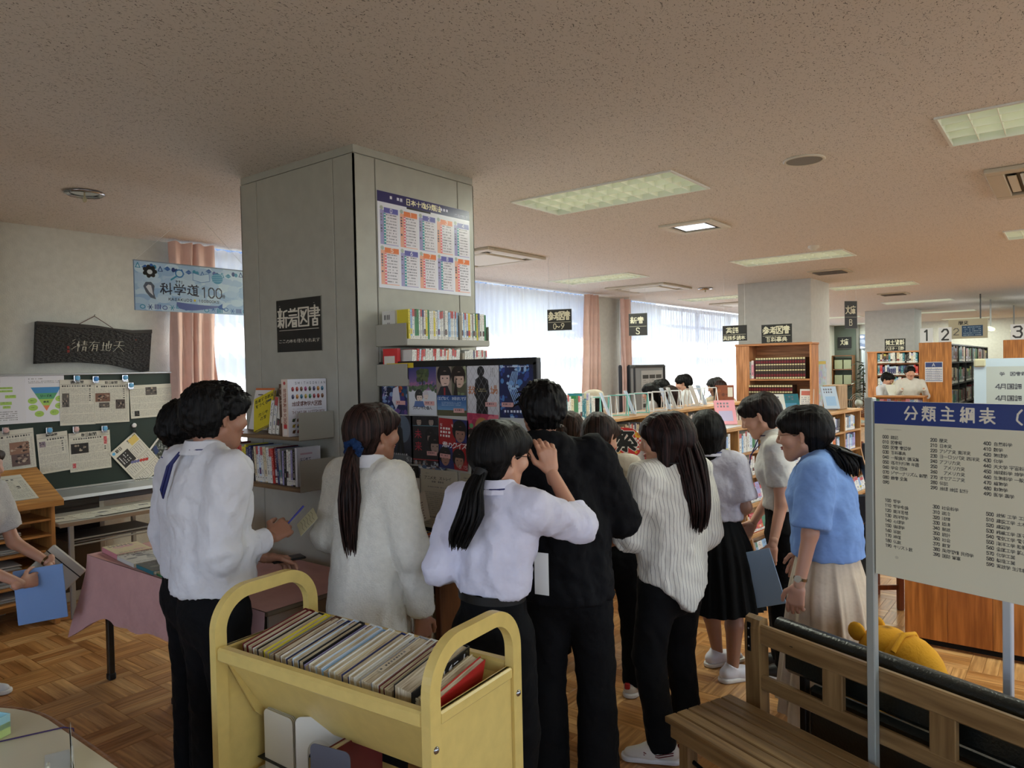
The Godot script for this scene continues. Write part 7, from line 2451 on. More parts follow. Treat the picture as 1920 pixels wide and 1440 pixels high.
# ---------------------------------------------------------------- bench,sofa,sign board,counter
func right_side() -> void:
	var t := deg_to_rad(-112.1)
	var bw := Color(0.54,0.43,0.28)
	var u := wood(bw,false,0.38)
	var v := wood(bw,true,0.38)
	var o := thing("bench","brown wooden slatted bench with an open railed back, near right","bench",Vector3(2.48,0,-1.22),t)
	for k in 6: part("slat",bx(Vector3(0.85,0.428,-0.03 - k * 0.0585),Vector3(1.74,0.024,0.0545),0.004),o,u)
	part("front_rail",bx(Vector3(0.85,0.39,-0.022),Vector3(1.70,0.052,0.022),0.004),o,u)
	part("end_rail",bx(Vector3(0.01,0.39,-0.19),Vector3(0.022,0.052,0.33),0.004),o,u)
	for x in [0.055,1.62]:
		part("leg",bx(Vector3(x,0.205,-0.05),Vector3(0.055,0.41,0.05),0.006),o,v)
		part("back_post",MB.new().prism([Vector2(-0.455,0),Vector2(-0.405,0),Vector2(-0.39,0.72),Vector2(-0.40,0.755),Vector2(-0.42,0.765),Vector2(-0.445,0.755)],Vector3(x - 0.035,0,0),Vector3(0,0,1),Vector3.UP,Vector3(0.07,0,0)).mesh(),o,v)
		var st := part("strap",MB.new().box(Vector3(x - 0.012,0.682,-0.3915),Vector3(0.02,0.115,0.004),0.002).mesh(),o,mat(Color(0.03,0.03,0.03),0.4,0.5))
		for k in 3: part("screw",MB.new().ball(Vector3(x - 0.012,0.645 + k * 0.035,-0.389),Vector3(0.004,0.004,0.003),6,8).mesh(),st,mat(Color(0.5,0.5,0.5),0.3,0.9))
	part("stretcher_rod",MB.new().tube([Vector3(0.055,0.30,-0.05),Vector3(0.30,0.26,-0.05),Vector3(1.62,0.26,-0.05)],0.008,8).mesh(),o,mat(Color(0.05,0.05,0.06),0.4,0.5))
	part("back_rail",bx(Vector3(0.85,0.70,-0.415),Vector3(1.62,0.078,0.026),0.006),o,u)
	part("back_rail",bx(Vector3(0.85,0.512,-0.415),Vector3(1.62,0.056,0.026),0.006),o,u)
	for x in [0.405,0.79,1.2]: part("back_stile",bx(Vector3(x,0.60,-0.415),Vector3(0.082,0.15,0.022),0.003),o,v)
	part("knot_mark",bx(Vector3(0.235,0.70,-0.4015),Vector3(0.014,0.003,0.001)),o,mat(Color(0.12,0.08,0.05),0.8))
	# green vinyl settee behind it
	var vinyl := tri_mat(Color(0.065,0.080,0.068),T.mottle,3.0,0.34)
	relief(vinyl,T.rough_n,0.25)
	var at := func(x: float,y: float,z: float) -> Vector3: return o.transform * Vector3(x,y,z)
	var s := thing("settee","dark green vinyl settee standing back to back with the bench","sofa",at.call(0.10,0,-0.50),t)
	part("top_roll",MB.new().tube([Vector3(0.0,0.722,0.0),Vector3(1.75,0.722,0.0)],0.034,16).mesh(),s,vinyl)
	part("back_cushion",bx(Vector3(0.875,0.63,-0.015),Vector3(1.72,0.17,0.05),0.02),s,vinyl)
	part("back_board",bx(Vector3(0.92,0.38,-0.03),Vector3(1.6,0.30,0.05),0.02),s,vinyl)
	part("seat_cushion",bx(Vector3(1.02,0.34,-0.33),Vector3(1.46,0.14,0.54),0.04),s,vinyl)
	for x in [0.1,1.65]: part("frame_leg",bx(Vector3(x,0.36,-0.02),Vector3(0.03,0.72,0.03),0.004),s,mat(Color(0.04,0.04,0.04),0.4,0.4))
	for x in [0.1,1.65]: part("frame_leg",bx(Vector3(x,0.14,-0.55),Vector3(0.03,0.28,0.03),0.004),s,mat(Color(0.04,0.04,0.04),0.4,0.4))
	# plush toy on the settee
	s = thing("plush_toy","yellow plush toy with a round ear peeping over the settee back","plush toy",at.call(0.30,0.375,-0.86),t)
	var fur := tri_mat(Color(0.84,0.60,0.10),T.mottle,6.0,0.95)
	relief(fur,T.fuzz_n,0.12)
	part("body",MB.new().ball(Vector3(0.10,0.16,0),Vector3(0.15,0.17,0.12),12,20).mesh(),s,fur)
	part("head",MB.new().ball(Vector3(0.02,0.245,0.0),Vector3(0.105,0.09,0.10),12,20).mesh(),s,fur)
	for z in [-0.075,0.055]: part("ear",MB.new().ball(Vector3(-0.075,0.30,z),Vector3(0.038,0.038,0.018),8,14).mesh(),s,fur)
	part("seam_fold",MB.new().tube([Vector3(0.10,0.24,-0.11),Vector3(0.105,0.325,-0.04),Vector3(0.105,0.335,0.03),Vector3(0.10,0.28,0.09)],0.010,8).mesh(),s,fur)
	for z in [-0.08,0.08]: part("leg",MB.new().tube([Vector3(0.06,0.06,z),Vector3(-0.08,0.045,z)],[0.055,0.045],12).mesh(),s,fur)
	# sign board
	var W := 1.02
	t = deg_to_rad(-106.9)
	s = thing("sign_board","cream classification board with a blue header on grey posts behind the bench","sign",Vector3(2.62,0,-0.535),t)
	var gp := mat(Color(0.60,0.62,0.60),0.4,0.3)
	part("post",bx(Vector3(-0.008,0.82,0),Vector3(0.028,1.64,0.028),0.003),s,gp)
	part("post",bx(Vector3(W,0.82,0),Vector3(0.028,1.64,0.028),0.003),s,gp)
	for x in [0.27,0.80]: part("rear_leg",bx(Vector3(x,0.53,-0.32),Vector3(0.026,1.06,0.026),0.003),s,mat(Color(0.72,0.74,0.76),0.4,0.2))
	for x in [0.27,0.80]: part("brace",bx(Vector3(x,1.075,-0.16),Vector3(0.02,0.02,0.32),0.003),s,gp)
	var p := pic(1020,566,Color(0.83,0.82,0.73),3)
	p.rect(0,0,1020,73,Color(0.115,0.20,0.46))
	p.text("分類主綱表",100,13,46,Color(0.86,0.84,0.78),0.115,false,0.88,1.36)
	p.text("(NDC)",404,13,46,Color(0.86,0.84,0.78),0.115,false,0.85,1.2)
	for q in [[60,90,60,4],[70,500,12,10],[200,470,10,8],[640,520,30,6]]: p.disc(q[0],q[1],q[2] * 0.5,q[3] * 0.5,Color(0.74,0.73,0.65))
	var blocks := [["総記","図書館","図書 書誌学","百科事典","一般論文 講演集","逐次刊行物 年鑑","学会 団体","ジャーナリズム 新聞","叢書 全集",""],["哲学","哲学各論","東洋思想","西洋哲学","心理学","倫理学","宗教","神道","仏教","キリスト教"],["歴史","日本史","アジア史 東洋史","ヨーロッパ史 西洋史","アフリカ史","北アメリカ史","南アメリカ史","オセアニア史","伝記","地理 地誌 紀行"],["社会科学","政治","法律","経済","財政","統計","社会","教育","風俗習慣 民俗学","国防 軍事"],["自然科学","数学","物理学","化学","天文学 宇宙科学","地球科学 地学","生物科学 一般生物学","植物学","動物学","医学 薬学"],["技術 工学 工業","建設工学 土木","建築学","機械工学 原子力工学","電気工学 電子工学","海洋工学 船舶","金属工学 鉱山","化学工業","製造工業","家政学 生活科学"]]
	var ink := Color(0.13,0.13,0.13)
	for b in 10:
		var x := 26.0 + (b / 2) * 151.0 + (6.0 if b % 2 else 0.0)
		var y := 110.0 + (b % 2) * 205.0
		for k in 10:
			p.text(str(b) + str(k) + "0",x,y + k * 16.3,10.5,ink,0.12,false,0.82)
			if b < 6: p.text(blocks[b][k],x + 28,y + k * 16.3,11.5,ink,0.085,false,1.0,1.06)
	var face := part("board",card(W - 0.02,0.566,0.014,p.sheet(0.35),mat(Color(0.70,0.69,0.62),0.5)),s)
	face.position = Vector3(W / 2 + 0.0,1.346,0.008)
	# counter,white board,chairs
	var cw := wood(Color(0.74,0.46,0.22),true,0.35)
	s = thing("service_counter","orange wooden counter with a dark kick gap behind the sign board","counter",Vector3(5.05,0,-0.86))
	for k in 9: part("front_board",bx(Vector3(0.012,0.50,0.115 + k * 0.23),Vector3(0.024,0.90,0.229),0.0015),s,wood([Color(0.74,0.46,0.22),Color(0.70,0.42,0.20),Color(0.76,0.49,0.25)][k % 3],true,0.35))
	part("kick",bx(Vector3(0.08,0.03,1.03),Vector3(0.04,0.06,2.02)),s,mat(Color(0.03,0.025,0.02),0.8))
	part("side",bx(Vector3(0.32,0.5,0.012),Vector3(0.58,0.9,0.024)),s,cw)
	part("worktop",bx(Vector3(0.30,0.965,1.03),Vector3(0.66,0.03,2.1),0.006),s,wood(Color(0.66,0.40,0.18)))
	s = thing("white_board","small white board with typed schedule lines on the counter behind the sign","notice board",Vector3(5.22,0.98,0.05),-PI / 2 + 0.1)
	p = pic(420,260,Color(0.70,0.76,0.80),3)
	p.rect(24,20,380,210,Color(0.66,0.68,0.66))
	var rows := ["学校図書館 授業利用記録 2025年度","4月国語 図書館オリエンテーション","4月国語 読書指導 ・","5月FW 地域の調査活動","5月FW 調べ方ガイダンス","5月国語 ためし読書"]
	for k in 6: p.text(rows[k],40 + (10 if k == 0 else 0),34 + k * 29.0,14 if k else 10,Color(0.18,0.18,0.2),0.09,false,0.9)
	p.marks(34,212,360,10,8,Color(0.3,0.3,0.3))
	part("panel",card(1.1,0.62,0.02,p.sheet(0.25),mat(Color(0.66,0.70,0.73),0.3)),s).position.y = 0.47
	for x in [-0.52,0.52]: part("corner_cap",bx(Vector3(x,0.755,0.0),Vector3(0.06,0.05,0.03),0.008),s,mat(Color(0.72,0.70,0.58),0.4))
	for x in [-0.45,0.45]: part("foot",bx(Vector3(x,0.08,-0.01),Vector3(0.03,0.18,0.03)),s,gp)
	for x in [-0.45,0.45]: part("foot_bar",bx(Vector3(x,0.01,-0.01),Vector3(0.03,0.02,0.22)),s,gp)
	var ch := wood(Color(0.52,0.27,0.10),true)
	for k in 3:
		s = thing("wooden_chair","brown wooden chair with a dark blue back, %s" % ["beside the counter end","behind the slanted bookshelf's right end","further back by the low bookcase"][k],"chair",[Vector3(5.75,0,-1.25),Vector3(9.2,0,-1.75),Vector3(11.0,0,-2.0)][k],[2.2,1.2,0.6][k],"wooden chairs")
		part("seat",bx(Vector3(0,0.44,0),Vector3(0.42,0.03,0.42),0.008),s,wood(Color(0.58,0.32,0.13)))
		for q in [[-0.18,-0.18,0.84],[0.18,-0.18,0.84],[-0.18,0.18,0.43],[0.18,0.18,0.43]]: part("leg",bx(Vector3(q[0],q[2] / 2,q[1]),Vector3(0.04,q[2],0.04),0.005),s,ch)
		part("backrest",bx(Vector3(0,0.72,-0.18),Vector3(0.34,0.2,0.03),0.01),s,mat(Color(0.05,0.09,0.16),0.7))
		for z in [-0.18,0.18]: part("stretcher",bx(Vector3(0,0.16,z),Vector3(0.34,0.035,0.02),0.004),s,ch)
# ---------------------------------------------------------------- figures: distance fields round a skeleton,meshed as surface nets
class Field:
	var o: Vector3
	var nx: int
	var ny: int
	var nz: int
	var h: float
	var d := PackedFloat32Array()
	func _init(lo: Vector3,hi: Vector3,cell: float) -> void:
		o = lo
		h = cell
		nx = int((hi.x - lo.x) / h) + 2
		ny = int((hi.y - lo.y) / h) + 2
		nz = int((hi.z - lo.z) / h) + 2
		d.resize(nx * ny * nz)
		d.fill(0.5)
	# tapered bar from a to b; across sq it is f times as thick; ends flat at a / b when cut bits 1 / 2 are set. sub carves instead of adding.
	func bone(a: Vector3,b: Vector3,ra: float,rb: float,k := 0.02,sq := Vector3.ZERO,f := 1.0,cut := 0,sub := false) -> Field:
		var m := maxf(ra,rb) + k + h * 2.0
		var lo := (a.min(b) - Vector3.ONE * m - o) / h
		var hi := (a.max(b) + Vector3.ONE * m - o) / h
		var x0 := maxi(0,int(lo.x))
		var y0 := maxi(0,int(lo.y))
		var z0 := maxi(0,int(lo.z))
		var x1 := mini(nx - 1,int(hi.x) + 1)
		var y1 := mini(ny - 1,int(hi.y) + 1)
		var z1 := mini(nz - 1,int(hi.z) + 1)
		var ab := b - a
		var l2 := maxf(ab.length_squared(),1e-9)
		var ln := sqrt(l2)
		var g := 1.0 / f - 1.0
		var soft := 1.0 if f >= 1.0 else lerpf(f,1.0,0.5)
		for iz in range(z0,z1 + 1):
			for iy in range(y0,y1 + 1):
				var at := (iz * ny + iy) * nx
				var p := o + Vector3(x0,iy,iz) * h - a
				for ix in range(x0,x1 + 1):
					var t := p.dot(ab) / l2
					var tc := clampf(t,0.0,1.0)
					var q := p - ab * tc
					if g != 0.0: q += sq * (q.dot(sq) * g)
					var e := (q.length() - lerpf(ra,rb,tc)) * soft
					if cut & 2 and t > 1.0 - 0.2: e = maxf(e,(t - 1.0) * ln)
					if cut & 1 and t < 0.2: e = maxf(e,-t * ln)
					var w: float = d[at + ix]
					if sub:
						e = -e
						var s := maxf(k - absf(e - w),0.0) / k
						d[at + ix] = maxf(e,w) + s * s * k * 0.25
					else:
						var s := maxf(k - absf(e - w),0.0) / k
						d[at + ix] = minf(e,w) - s * s * k * 0.25
					p.x += h
		return self
	func below(p: Vector3,n: Vector3) -> Field:
		# keep only the side that n points away from
		for iz in nz:
			for iy in ny:
				var at := (iz * ny + iy) * nx
				var q := (o + Vector3(0,iy,iz) * h - p).dot(n)
				for ix in nx:
					if q > d[at + ix]: d[at + ix] = q
					q += n.x * h
		return self
	func net(am: ArrayMesh,m: Material,disp = null) -> void:
		var idx := PackedInt32Array()
		idx.resize(nx * ny * nz)
		idx.fill(-1)
		var vs := PackedVector3Array()
		var ns := PackedVector3Array()
		var ind := PackedInt32Array()
		var sy := nx
		var sz := nx * ny
		for z in nz - 1:
			for y in ny - 1:
				var at := z * sz + y * sy
				for x in nx - 1:
					var i := at + x
					var a: float = d[i]
					if a > h * 2.0 or a < -h * 2.0: continue
					var b: float = d[i + 1]
					var c: float = d[i + sy]
					var e: float = d[i + sy + 1]
					var f: float = d[i + sz]
					var g: float = d[i + sz + 1]
					var j: float = d[i + sz + sy]
					var k: float = d[i + sz + sy + 1]
					var lo := minf(minf(minf(a,b),minf(c,e)),minf(minf(f,g),minf(j,k)))
					var hi := maxf(maxf(maxf(a,b),maxf(c,e)),maxf(maxf(f,g),maxf(j,k)))
					if lo >= 0.0 or hi < 0.0: continue
					var gr := Vector3(b + e + g + k - a - c - f - j,c + e + j + k - a - b - f - g,f + g + j + k - a - b - c - e) * 0.25
					var mean := (a + b + c + e + f + g + j + k) * 0.125
					var n := gr.normalized()
					var off := -mean / maxf(gr.length(),1e-6)
					off = clampf(off,-0.85,0.85)
					idx[i] = vs.size()
					vs.append(o + (Vector3(x,y,z) + Vector3(0.5,0.5,0.5) + n * off) * h)
					ns.append(n)
		if disp != null:
			for k in vs.size(): vs[k] += ns[k] * disp.call(vs[k],ns[k])
		for z in range(1,nz - 1):
			for y in range(1,ny - 1):
				var at := z * sz + y * sy
				for x in range(1,nx - 1):
					var i := at + x
					if idx[i] < 0 : continue
					var neg: bool = d[i] < 0.0
					if neg != (d[i + 1] < 0.0): quad(ind,idx[i],idx[i - sy],idx[i - sy - sz],idx[i - sz],neg)
					if neg != (d[i + sy] < 0.0): quad(ind,idx[i],idx[i - sz],idx[i - sz - 1],idx[i - 1],neg)
					if neg != (d[i + sz] < 0.0): quad(ind,idx[i],idx[i - 1],idx[i - 1 - sy],idx[i - sy],neg)
		if disp != null:
			ns.fill(Vector3.ZERO)
			for k in range(0,ind.size(),3):
				var m2 := (vs[ind[k + 2]] - vs[ind[k]]).cross(vs[ind[k + 1]] - vs[ind[k]])
				for e in 3: ns[ind[k + e]] += m2
			for k in ns.size(): ns[k] = ns[k].normalized()
		if ind.is_empty(): return
		var arr := []
		arr.resize(Mesh.ARRAY_MAX)
		arr[Mesh.ARRAY_VERTEX] = vs
		arr[Mesh.ARRAY_NORMAL] = ns
		arr[Mesh.ARRAY_INDEX] = ind
		am.add_surface_from_arrays(Mesh.PRIMITIVE_TRIANGLES,arr)
		if m: am.surface_set_material(am.get_surface_count() - 1,m)
	func quad(ind: PackedInt32Array,a: int,b: int,c: int,e: int,neg: bool) -> void:
		if a < 0 or b < 0 or c < 0 or e < 0: return
		if neg: ind.append_array([a,c,b,a,e,c])
		else: ind.append_array([a,b,c,a,c,e])

var wrinkle := FastNoiseLite.new()
var fine := FastNoiseLite.new()

func folds(amp: float,sy := 1.0):
	# creases: ridged noise,stretched downwards when sy is small,with a finer crumple
	return func(p: Vector3,_n: Vector3) -> float:
		var q := Vector3(p.x,p.y * sy,p.z)
		return amp * (0.5 - absf(wrinkle.get_noise_3dv(q))* 2.0) + amp * 0.4 * fine.get_noise_3dv(q)

func skin_mat(c: Color) -> StandardMaterial3D:
	var m := mat(c,0.48)
	if not m.subsurf_scatter_enabled:
		m.subsurf_scatter_enabled = true
		m.subsurf_scatter_strength = 0.12
	return m

func hair_mat(c: Color) -> StandardMaterial3D:
	var key := "hair" + c.to_html()
	if not mats.has(key):
		var m := tri_mat(c,T.strand,14.0,0.5)
		m.metallic_specular = 0.28
		m.uv1_scale = Vector3(16,5,16)
		relief(m,T.strand_n,0.9)
		mats[key] = m
	return mats[key]

func cloth(c: Color,bumps := 0.35,scale := 3.0,rough := 0.85) -> StandardMaterial3D:
	var key := "cloth %s %.2f %.1f" % [c.to_html(),bumps,scale]
	if not mats.has(key):
		var m := tri_mat(c,T.mottle,scale,rough)
		relief(m,T.fold_n if scale < 8.0 else T.fuzz_n,bumps)
		m.metallic_specular = 0.3
		mats[key] = m
	return mats[key]

# a hand: w wrist,f towards the finger tips,n out of the back of the hand,side = +1 when the thumb lies along n x f
func hand(am: ArrayMesh,m: Material,w: Vector3,f: Vector3,n: Vector3,side: float,curl: Array,s := 1.0,thumb := 0.5) -> void:
	f = f.normalized()
	n = (n - f * n.dot(f)).normalized()
	var u := n.cross(f).normalized() * side
	var F := Field.new(w - Vector3.ONE * 0.2 * s,w + Vector3.ONE * 0.2 * s,0.0034)
	F.bone(w - f * 0.03 * s,w + f * 0.02 * s,0.024 * s,0.024 * s,0.012,n,0.75)
	for k in 4:
		var kx := (1.5 - k) * 0.0185 * s
		var root := w + f * (0.088 - absf(k - 1.2) * 0.006) * s + u * kx
		F.bone(w + f * 0.02 * s + u * kx * 0.6,root,0.013 * s,0.0115 * s,0.014,n,1.0)
		var len: float = [0.068,0.076,0.071,0.056][k] * s
		var a: float = curl[k]
		var d1 := (f * cos(a) - n * sin(a) + u * (1.5 - k) * 0.06).normalized()
		var d2 := (f * cos(a * 2.1) - n * sin(a * 2.1)).normalized()
		var d3 := (f * cos(a * 2.9) - n * sin(a * 2.9)).normalized()
		var p1 := root + d1 * len * 0.46
		var p2 := p1 + d2 * len * 0.30
		F.bone(root,p1,0.0098 * s,0.0088 * s,0.005)
		F.bone(p1,p2,0.0088 * s,0.008 * s,0.004)
		F.bone(p2,p2 + d3 * len * 0.22,0.008 * s,0.0068 * s,0.004)
	var t0 := w + f * 0.022 * s + u * 0.022 * s
	var t1 := t0 + (f * 0.62 + u * 0.66 - n * 0.35 * thumb).normalized() * 0.042 * s
	var t2 := t1 + (f * 0.9 + u * (0.5 - 0.5 * thumb) - n * 0.45 * thumb).normalized() * 0.032 * s
	F.bone(t0,t1,0.0145 * s,0.0105 * s,0.012)
	F.bone(t1,t2,0.0105 * s,0.0096 * s,0.004)
	F.bone(t2,t2 + (f - n * 0.4 * thumb).normalized() * 0.02 * s,0.0096 * s,0.0074 * s,0.004)
	F.net(am,m)

func strands(m: MB,pts: Array,spread: Array,n: int,r: float,sd: int,sides := 6) -> void:
	# a lock of hair: n thin tapering tubes round a path
	var g := RandomNumberGenerator.new()
	g.seed = sd
	for k in n:
		var a := g.randf() * TAU
		var q := sqrt(g.randf())
		var off := Vector3(cos(a),0,sin(a)) * q
		var line := []
		var rad := []
		var stop := g.randf_range(0.86,1.0)
		var last := pts.size() - 1
		for i in 11:
			var t := i / 10.0 * stop * last
			var b := mini(int(t),last - 1)
			var e := t - b
			var c: Vector3 = (pts[b] as Vector3).cubic_interpolate(pts[b + 1],pts[maxi(b - 1,0)],pts[mini(b + 2,last)],e)
			var sp := lerpf(spread[b],spread[b + 1],e)
			line.append(c + Vector3(off.x,off.y,off.z) * sp + Vector3(sin(i * 0.9 + k) * 0.003,0,cos(i * 0.8 + k * 2) * 0.003))
			rad.append(r * (1.0 - pow(i / 10.0,4.0) * 0.85) * g.randf_range(0.9,1.1))
		m.tube(line,rad,sides,true)

# ---------------------------------------------------------------- one person,built facing +z (left hand at +x),then turned
func person(s: Dictionary) -> Node3D:
	wrinkle.frequency = 5.5
	wrinkle.fractal_octaves = 3
	fine.frequency = 22.0
	var H1: float = s.h
	var o := thing("person",s.label,"person",s.at,s.yaw)
	var skin := skin_mat(s.get("skin",Color(0.78,0.58,0.47)))
	var male: bool = s.get("male",false)
	var w: float = s.get("wide",1.0)
	var lean: Vector3 = s.get("lean",Vector3.ZERO)          # how far the shoulders lie from over the hips
	var far: bool = s.get("far",false)
	var cell := 0.02 if far else 0.012
	var hip := Vector3(0,0.53 * H1,0)
	var waist := Vector3(0,0.62 * H1,0.0) + lean * 0.25
	var chest := Vector3(0,0.735 * H1,0.0) + lean * 0.7
	var yoke := Vector3(0,0.815 * H1,-0.012) + lean
	var sx := (0.112 if male else 0.098) * H1 * w
	var twist: float = s.get("twist",0.0)
	var sh := [yoke + Vector3(sx,-0.012,0).rotated(Vector3.UP,twist),yoke + Vector3(-sx,-0.012,0).rotated(Vector3.UP,twist)]
	var neck := yoke + Vector3(0,0.028 * H1,0.004)
	var hd: Vector3 = neck + s.get("head",Vector3(0,0.118,0.028)) * (H1 / 1.65)
	var hb := Basis(Vector3.UP,s.get("hyaw",0.0)) * Basis(Vector3.RIGHT,s.get("hpitch",0.0)) * Basis(Vector3.BACK,s.get("hroll",0.0))
	var hs: float = s.get("hs",1.0)
	var arms: Array = s.get("arms",[])
	if arms.is_empty(): arms = [[Vector3(0.05,-0.28,-0.03),Vector3(0.03,-0.25,0.06)],[Vector3(-0.05,-0.28,-0.03),Vector3(-0.03,-0.25,0.06)]]
	var el := []
	var wr := []
	for k in 2:
		el.append(sh[k] + arms[k][0])
		wr.append(el[k] + arms[k][1])
	var legs: Array = s.get("legs",[Vector3(0.07,0,0.0),Vector3(-0.07,0,0.02)])   # ankles on the floor plan
	var kn := []
	var an := []
	for k in 2:
		an.append(legs[k] + Vector3(0,0.075,0))
		kn.append(hip.lerp(an[k],0.5) + Vector3((0.05 if k == 0 else -0.05),0.0,0.02) + s.get("knee",[Vector3.ZERO,Vector3.ZERO])[k])
	var thigh := [hip + Vector3(0.075,-0.05,0),hip + Vector3(-0.075,-0.05,0)]
	# skin: one body under the clothes,fine grids for head and hands
	var am := ArrayMesh.new()
	var lo := Vector3(-0.55,0.0,-0.45)
	var hi := Vector3(0.55,hd.y + 0.02,0.55)
	var B := Field.new(lo,hi,cell)
	B.bone(hip,chest,0.10,0.10,0.03,Vector3(0,0,1),0.7)
	B.bone(chest,yoke - Vector3(0,0.03,0),0.10,0.07,0.03,Vector3(0,0,1),0.7)
	B.bone(neck - Vector3(0,0.05,0),hd + hb * Vector3(0,-0.06,-0.02),0.055 * hs,0.05 * hs,0.02)
	for k in 2:
		B.bone(sh[k],el[k],0.042,0.034,0.02)
		B.bone(el[k],wr[k],0.035,0.024,0.02)
		if not far:
			B.bone(thigh[k],kn[k],0.066,0.050,0.02)
			B.bone(kn[k],kn[k].lerp(an[k],0.35) + Vector3(0,0,-0.012),0.047,0.049,0.02)
			B.bone(kn[k].lerp(an[k],0.35) + Vector3(0,0,-0.012),an[k],0.049,0.031,0.02)
	B.net(am,skin)
	# head
	var hc := 0.009 if far else 0.0055
	var Hd := Field.new(hd - Vector3.ONE * 0.17,hd + Vector3.ONE * 0.17,hc)
	var hp := func(x: float,y: float,z: float) -> Vector3: return hd + hb * (Vector3(x,y,z) * hs)
	var lat := hb * Vector3.RIGHT
	Hd.bone(hp.call(0,0.03,-0.03),hp.call(0,0.035,0.022),0.082 * hs,0.076 * hs,0.02,lat,0.9)
	Hd.bone(hp.call(0,0.0,0.035),hp.call(0,-0.055,0.045),0.060 * hs,0.046 * hs,0.03,lat,0.95)
	Hd.bone(hp.call(0,-0.075,0.055),hp.call(0,-0.098,0.066),0.032 * hs,0.020 * hs,0.03)
	for q in [-1.0,1.0]:
		Hd.bone(hp.call(q * 0.052,-0.05,0.0),hp.call(q * 0.016,-0.098,0.058),0.022 * hs,0.018 * hs,0.025)
		Hd.bone(hp.call(q * 0.075,0.012,-0.010),hp.call(q * 0.072,-0.026,-0.002),0.017 * hs,0.010 * hs,0.006,(hb * Vector3(0.9,0,-0.45 * q * signf(q))).normalized(),0.5)
		Hd.bone(hp.call(q * 0.040,-0.022,0.078),hp.call(q * 0.046,-0.03,0.06),0.02 * hs,0.02 * hs,0.025)
	Hd.bone(hp.call(0,0.012,0.094),hp.call(0,-0.026,0.109),0.008 * hs,0.0125 * hs,0.012)
	Hd.bone(hp.call(-0.013,-0.031,0.098),hp.call(0.013,-0.031,0.098),0.009 * hs,0.009 * hs,0.008)
	Hd.bone(hp.call(-0.03,0.022,0.084),hp.call(0.03,0.022,0.084),0.012 * hs,0.012 * hs,0.02)
	Hd.bone(hp.call(0,-0.06,-0.03),neck,0.05 * hs,0.055 * hs,0.03)
	Hd.net(am,skin)
	for k in 2:
		var hnd = arms[k][2] if arms[k].size() > 2 else null
		if hnd != null:
			hand(am,skin,wr[k],hnd[0],hnd[1],(-1.0 if k == 0 else 1.0) * (hnd[4] if hnd.size() > 4 else 1.0),hnd[2],1.0,hnd[3])
		elif not far: hand(am,skin,wr[k],wr[k] - el[k],Vector3(1 if k == 0 else -1,0,0.2),-1.0 if k == 0 else 1.0,[0.3,0.35,0.4,0.45],0.95)
	part("body",am,o)
	# features
	if not s.get("faceless",false):
		var white := mat(Color(0.85,0.82,0.80),0.2)
		var iris := mat(Color(0.06,0.04,0.035),0.15)
		for q in [-1.0,1.0]:
			var e := part("eye",MB.new().ball(Vector3.ZERO,Vector3(0.0125,0.0085,0.0125) * hs,8,12).mesh(),o,white)
			e.position = hp.call(q * 0.031,0.001,0.0795)
			e.basis = hb
			part("iris",MB.new().ball(Vector3(0,0,0.0085) * hs,Vector3(0.0062,0.0066,0.005) * hs,6,10).mesh(),e,iris)
			var br := part("eyebrow",MB.new().tube([hp.call(q * 0.014,0.024,0.0955),hp.call(q * 0.032,0.028,0.092),hp.call(q * 0.048,0.022,0.078)],[0.0026,0.003,0.0016],6).mesh(),o,hair_mat(s.hair_col))
			br.position = Vector3.ZERO
			part("eyelid",MB.new().tube([hp.call(q * 0.016,0.004,0.0905),hp.call(q * 0.031,0.0095,0.0925),hp.call(q * 0.044,0.004,0.0835)],0.0022,5).mesh(),o,iris)
		part("lips",MB.new().ball(Vector3.ZERO,Vector3(0.021,0.0042,0.009) * hs,8,14).ball(Vector3(0,-0.0075,-0.001) * hs,Vector3(0.017,0.0045,0.009) * hs,8,14).mesh(),o,mat(s.get("lip",Color(0.62,0.33,0.30)),0.4)).transform = Transform3D(hb,hp.call(0,-0.056,0.0945))
	do_hair(s,o,hd,hb,hs,far)
	# clothes
	var top: Dictionary = s.top
	var fat: float = top.get("fat",0.0)
	var F := Field.new(Vector3(-0.62,0.25,-0.5),Vector3(0.62,neck.y + 0.08,0.6),cell)
	var fz := Vector3(0,0,1)
	var rx := (0.150 if male else 0.132) * w + fat
	var flat: float = top.get("flat",0.68)
	F.bone(hip + Vector3(0,-top.get("drop",0.10),top.get("drop_z",0.0)),waist,rx * top.get("hip",1.04),rx * top.get("waist",0.93),0.03,fz,flat + 0.06)
	F.bone(waist,chest,rx * top.get("waist",0.93),rx * 1.03,0.03,fz,flat)
	F.bone(chest,yoke - Vector3(0,0.045,0),rx * 1.03,rx * 0.62,0.04,fz,flat)
	F.bone(sh[0].lerp(sh[1],0.16) + Vector3(0,-0.006,0),sh[1].lerp(sh[0],0.16) + Vector3(0,-0.006,0),0.053 + fat * 0.3,0.053 + fat * 0.3,0.05)
	F.bone(sh[0].lerp(neck,0.45),neck - Vector3(0,0.012,0),0.05,0.058,0.03)
	F.bone(sh[1].lerp(neck,0.45),neck - Vector3(0,0.012,0),0.05,0.058,0.03)
	if not male and top.get("bust",true):
		for q in [-1,1]: F.bone(chest + Vector3(q * 0.055,0.0,0.045),chest + Vector3(q * 0.06,-0.03,0.055),0.055,0.055,0.05)
	var sl: Array = top.get("sleeve",[2.0,2.0])
	var ar: float = top.get("arm",0.055)
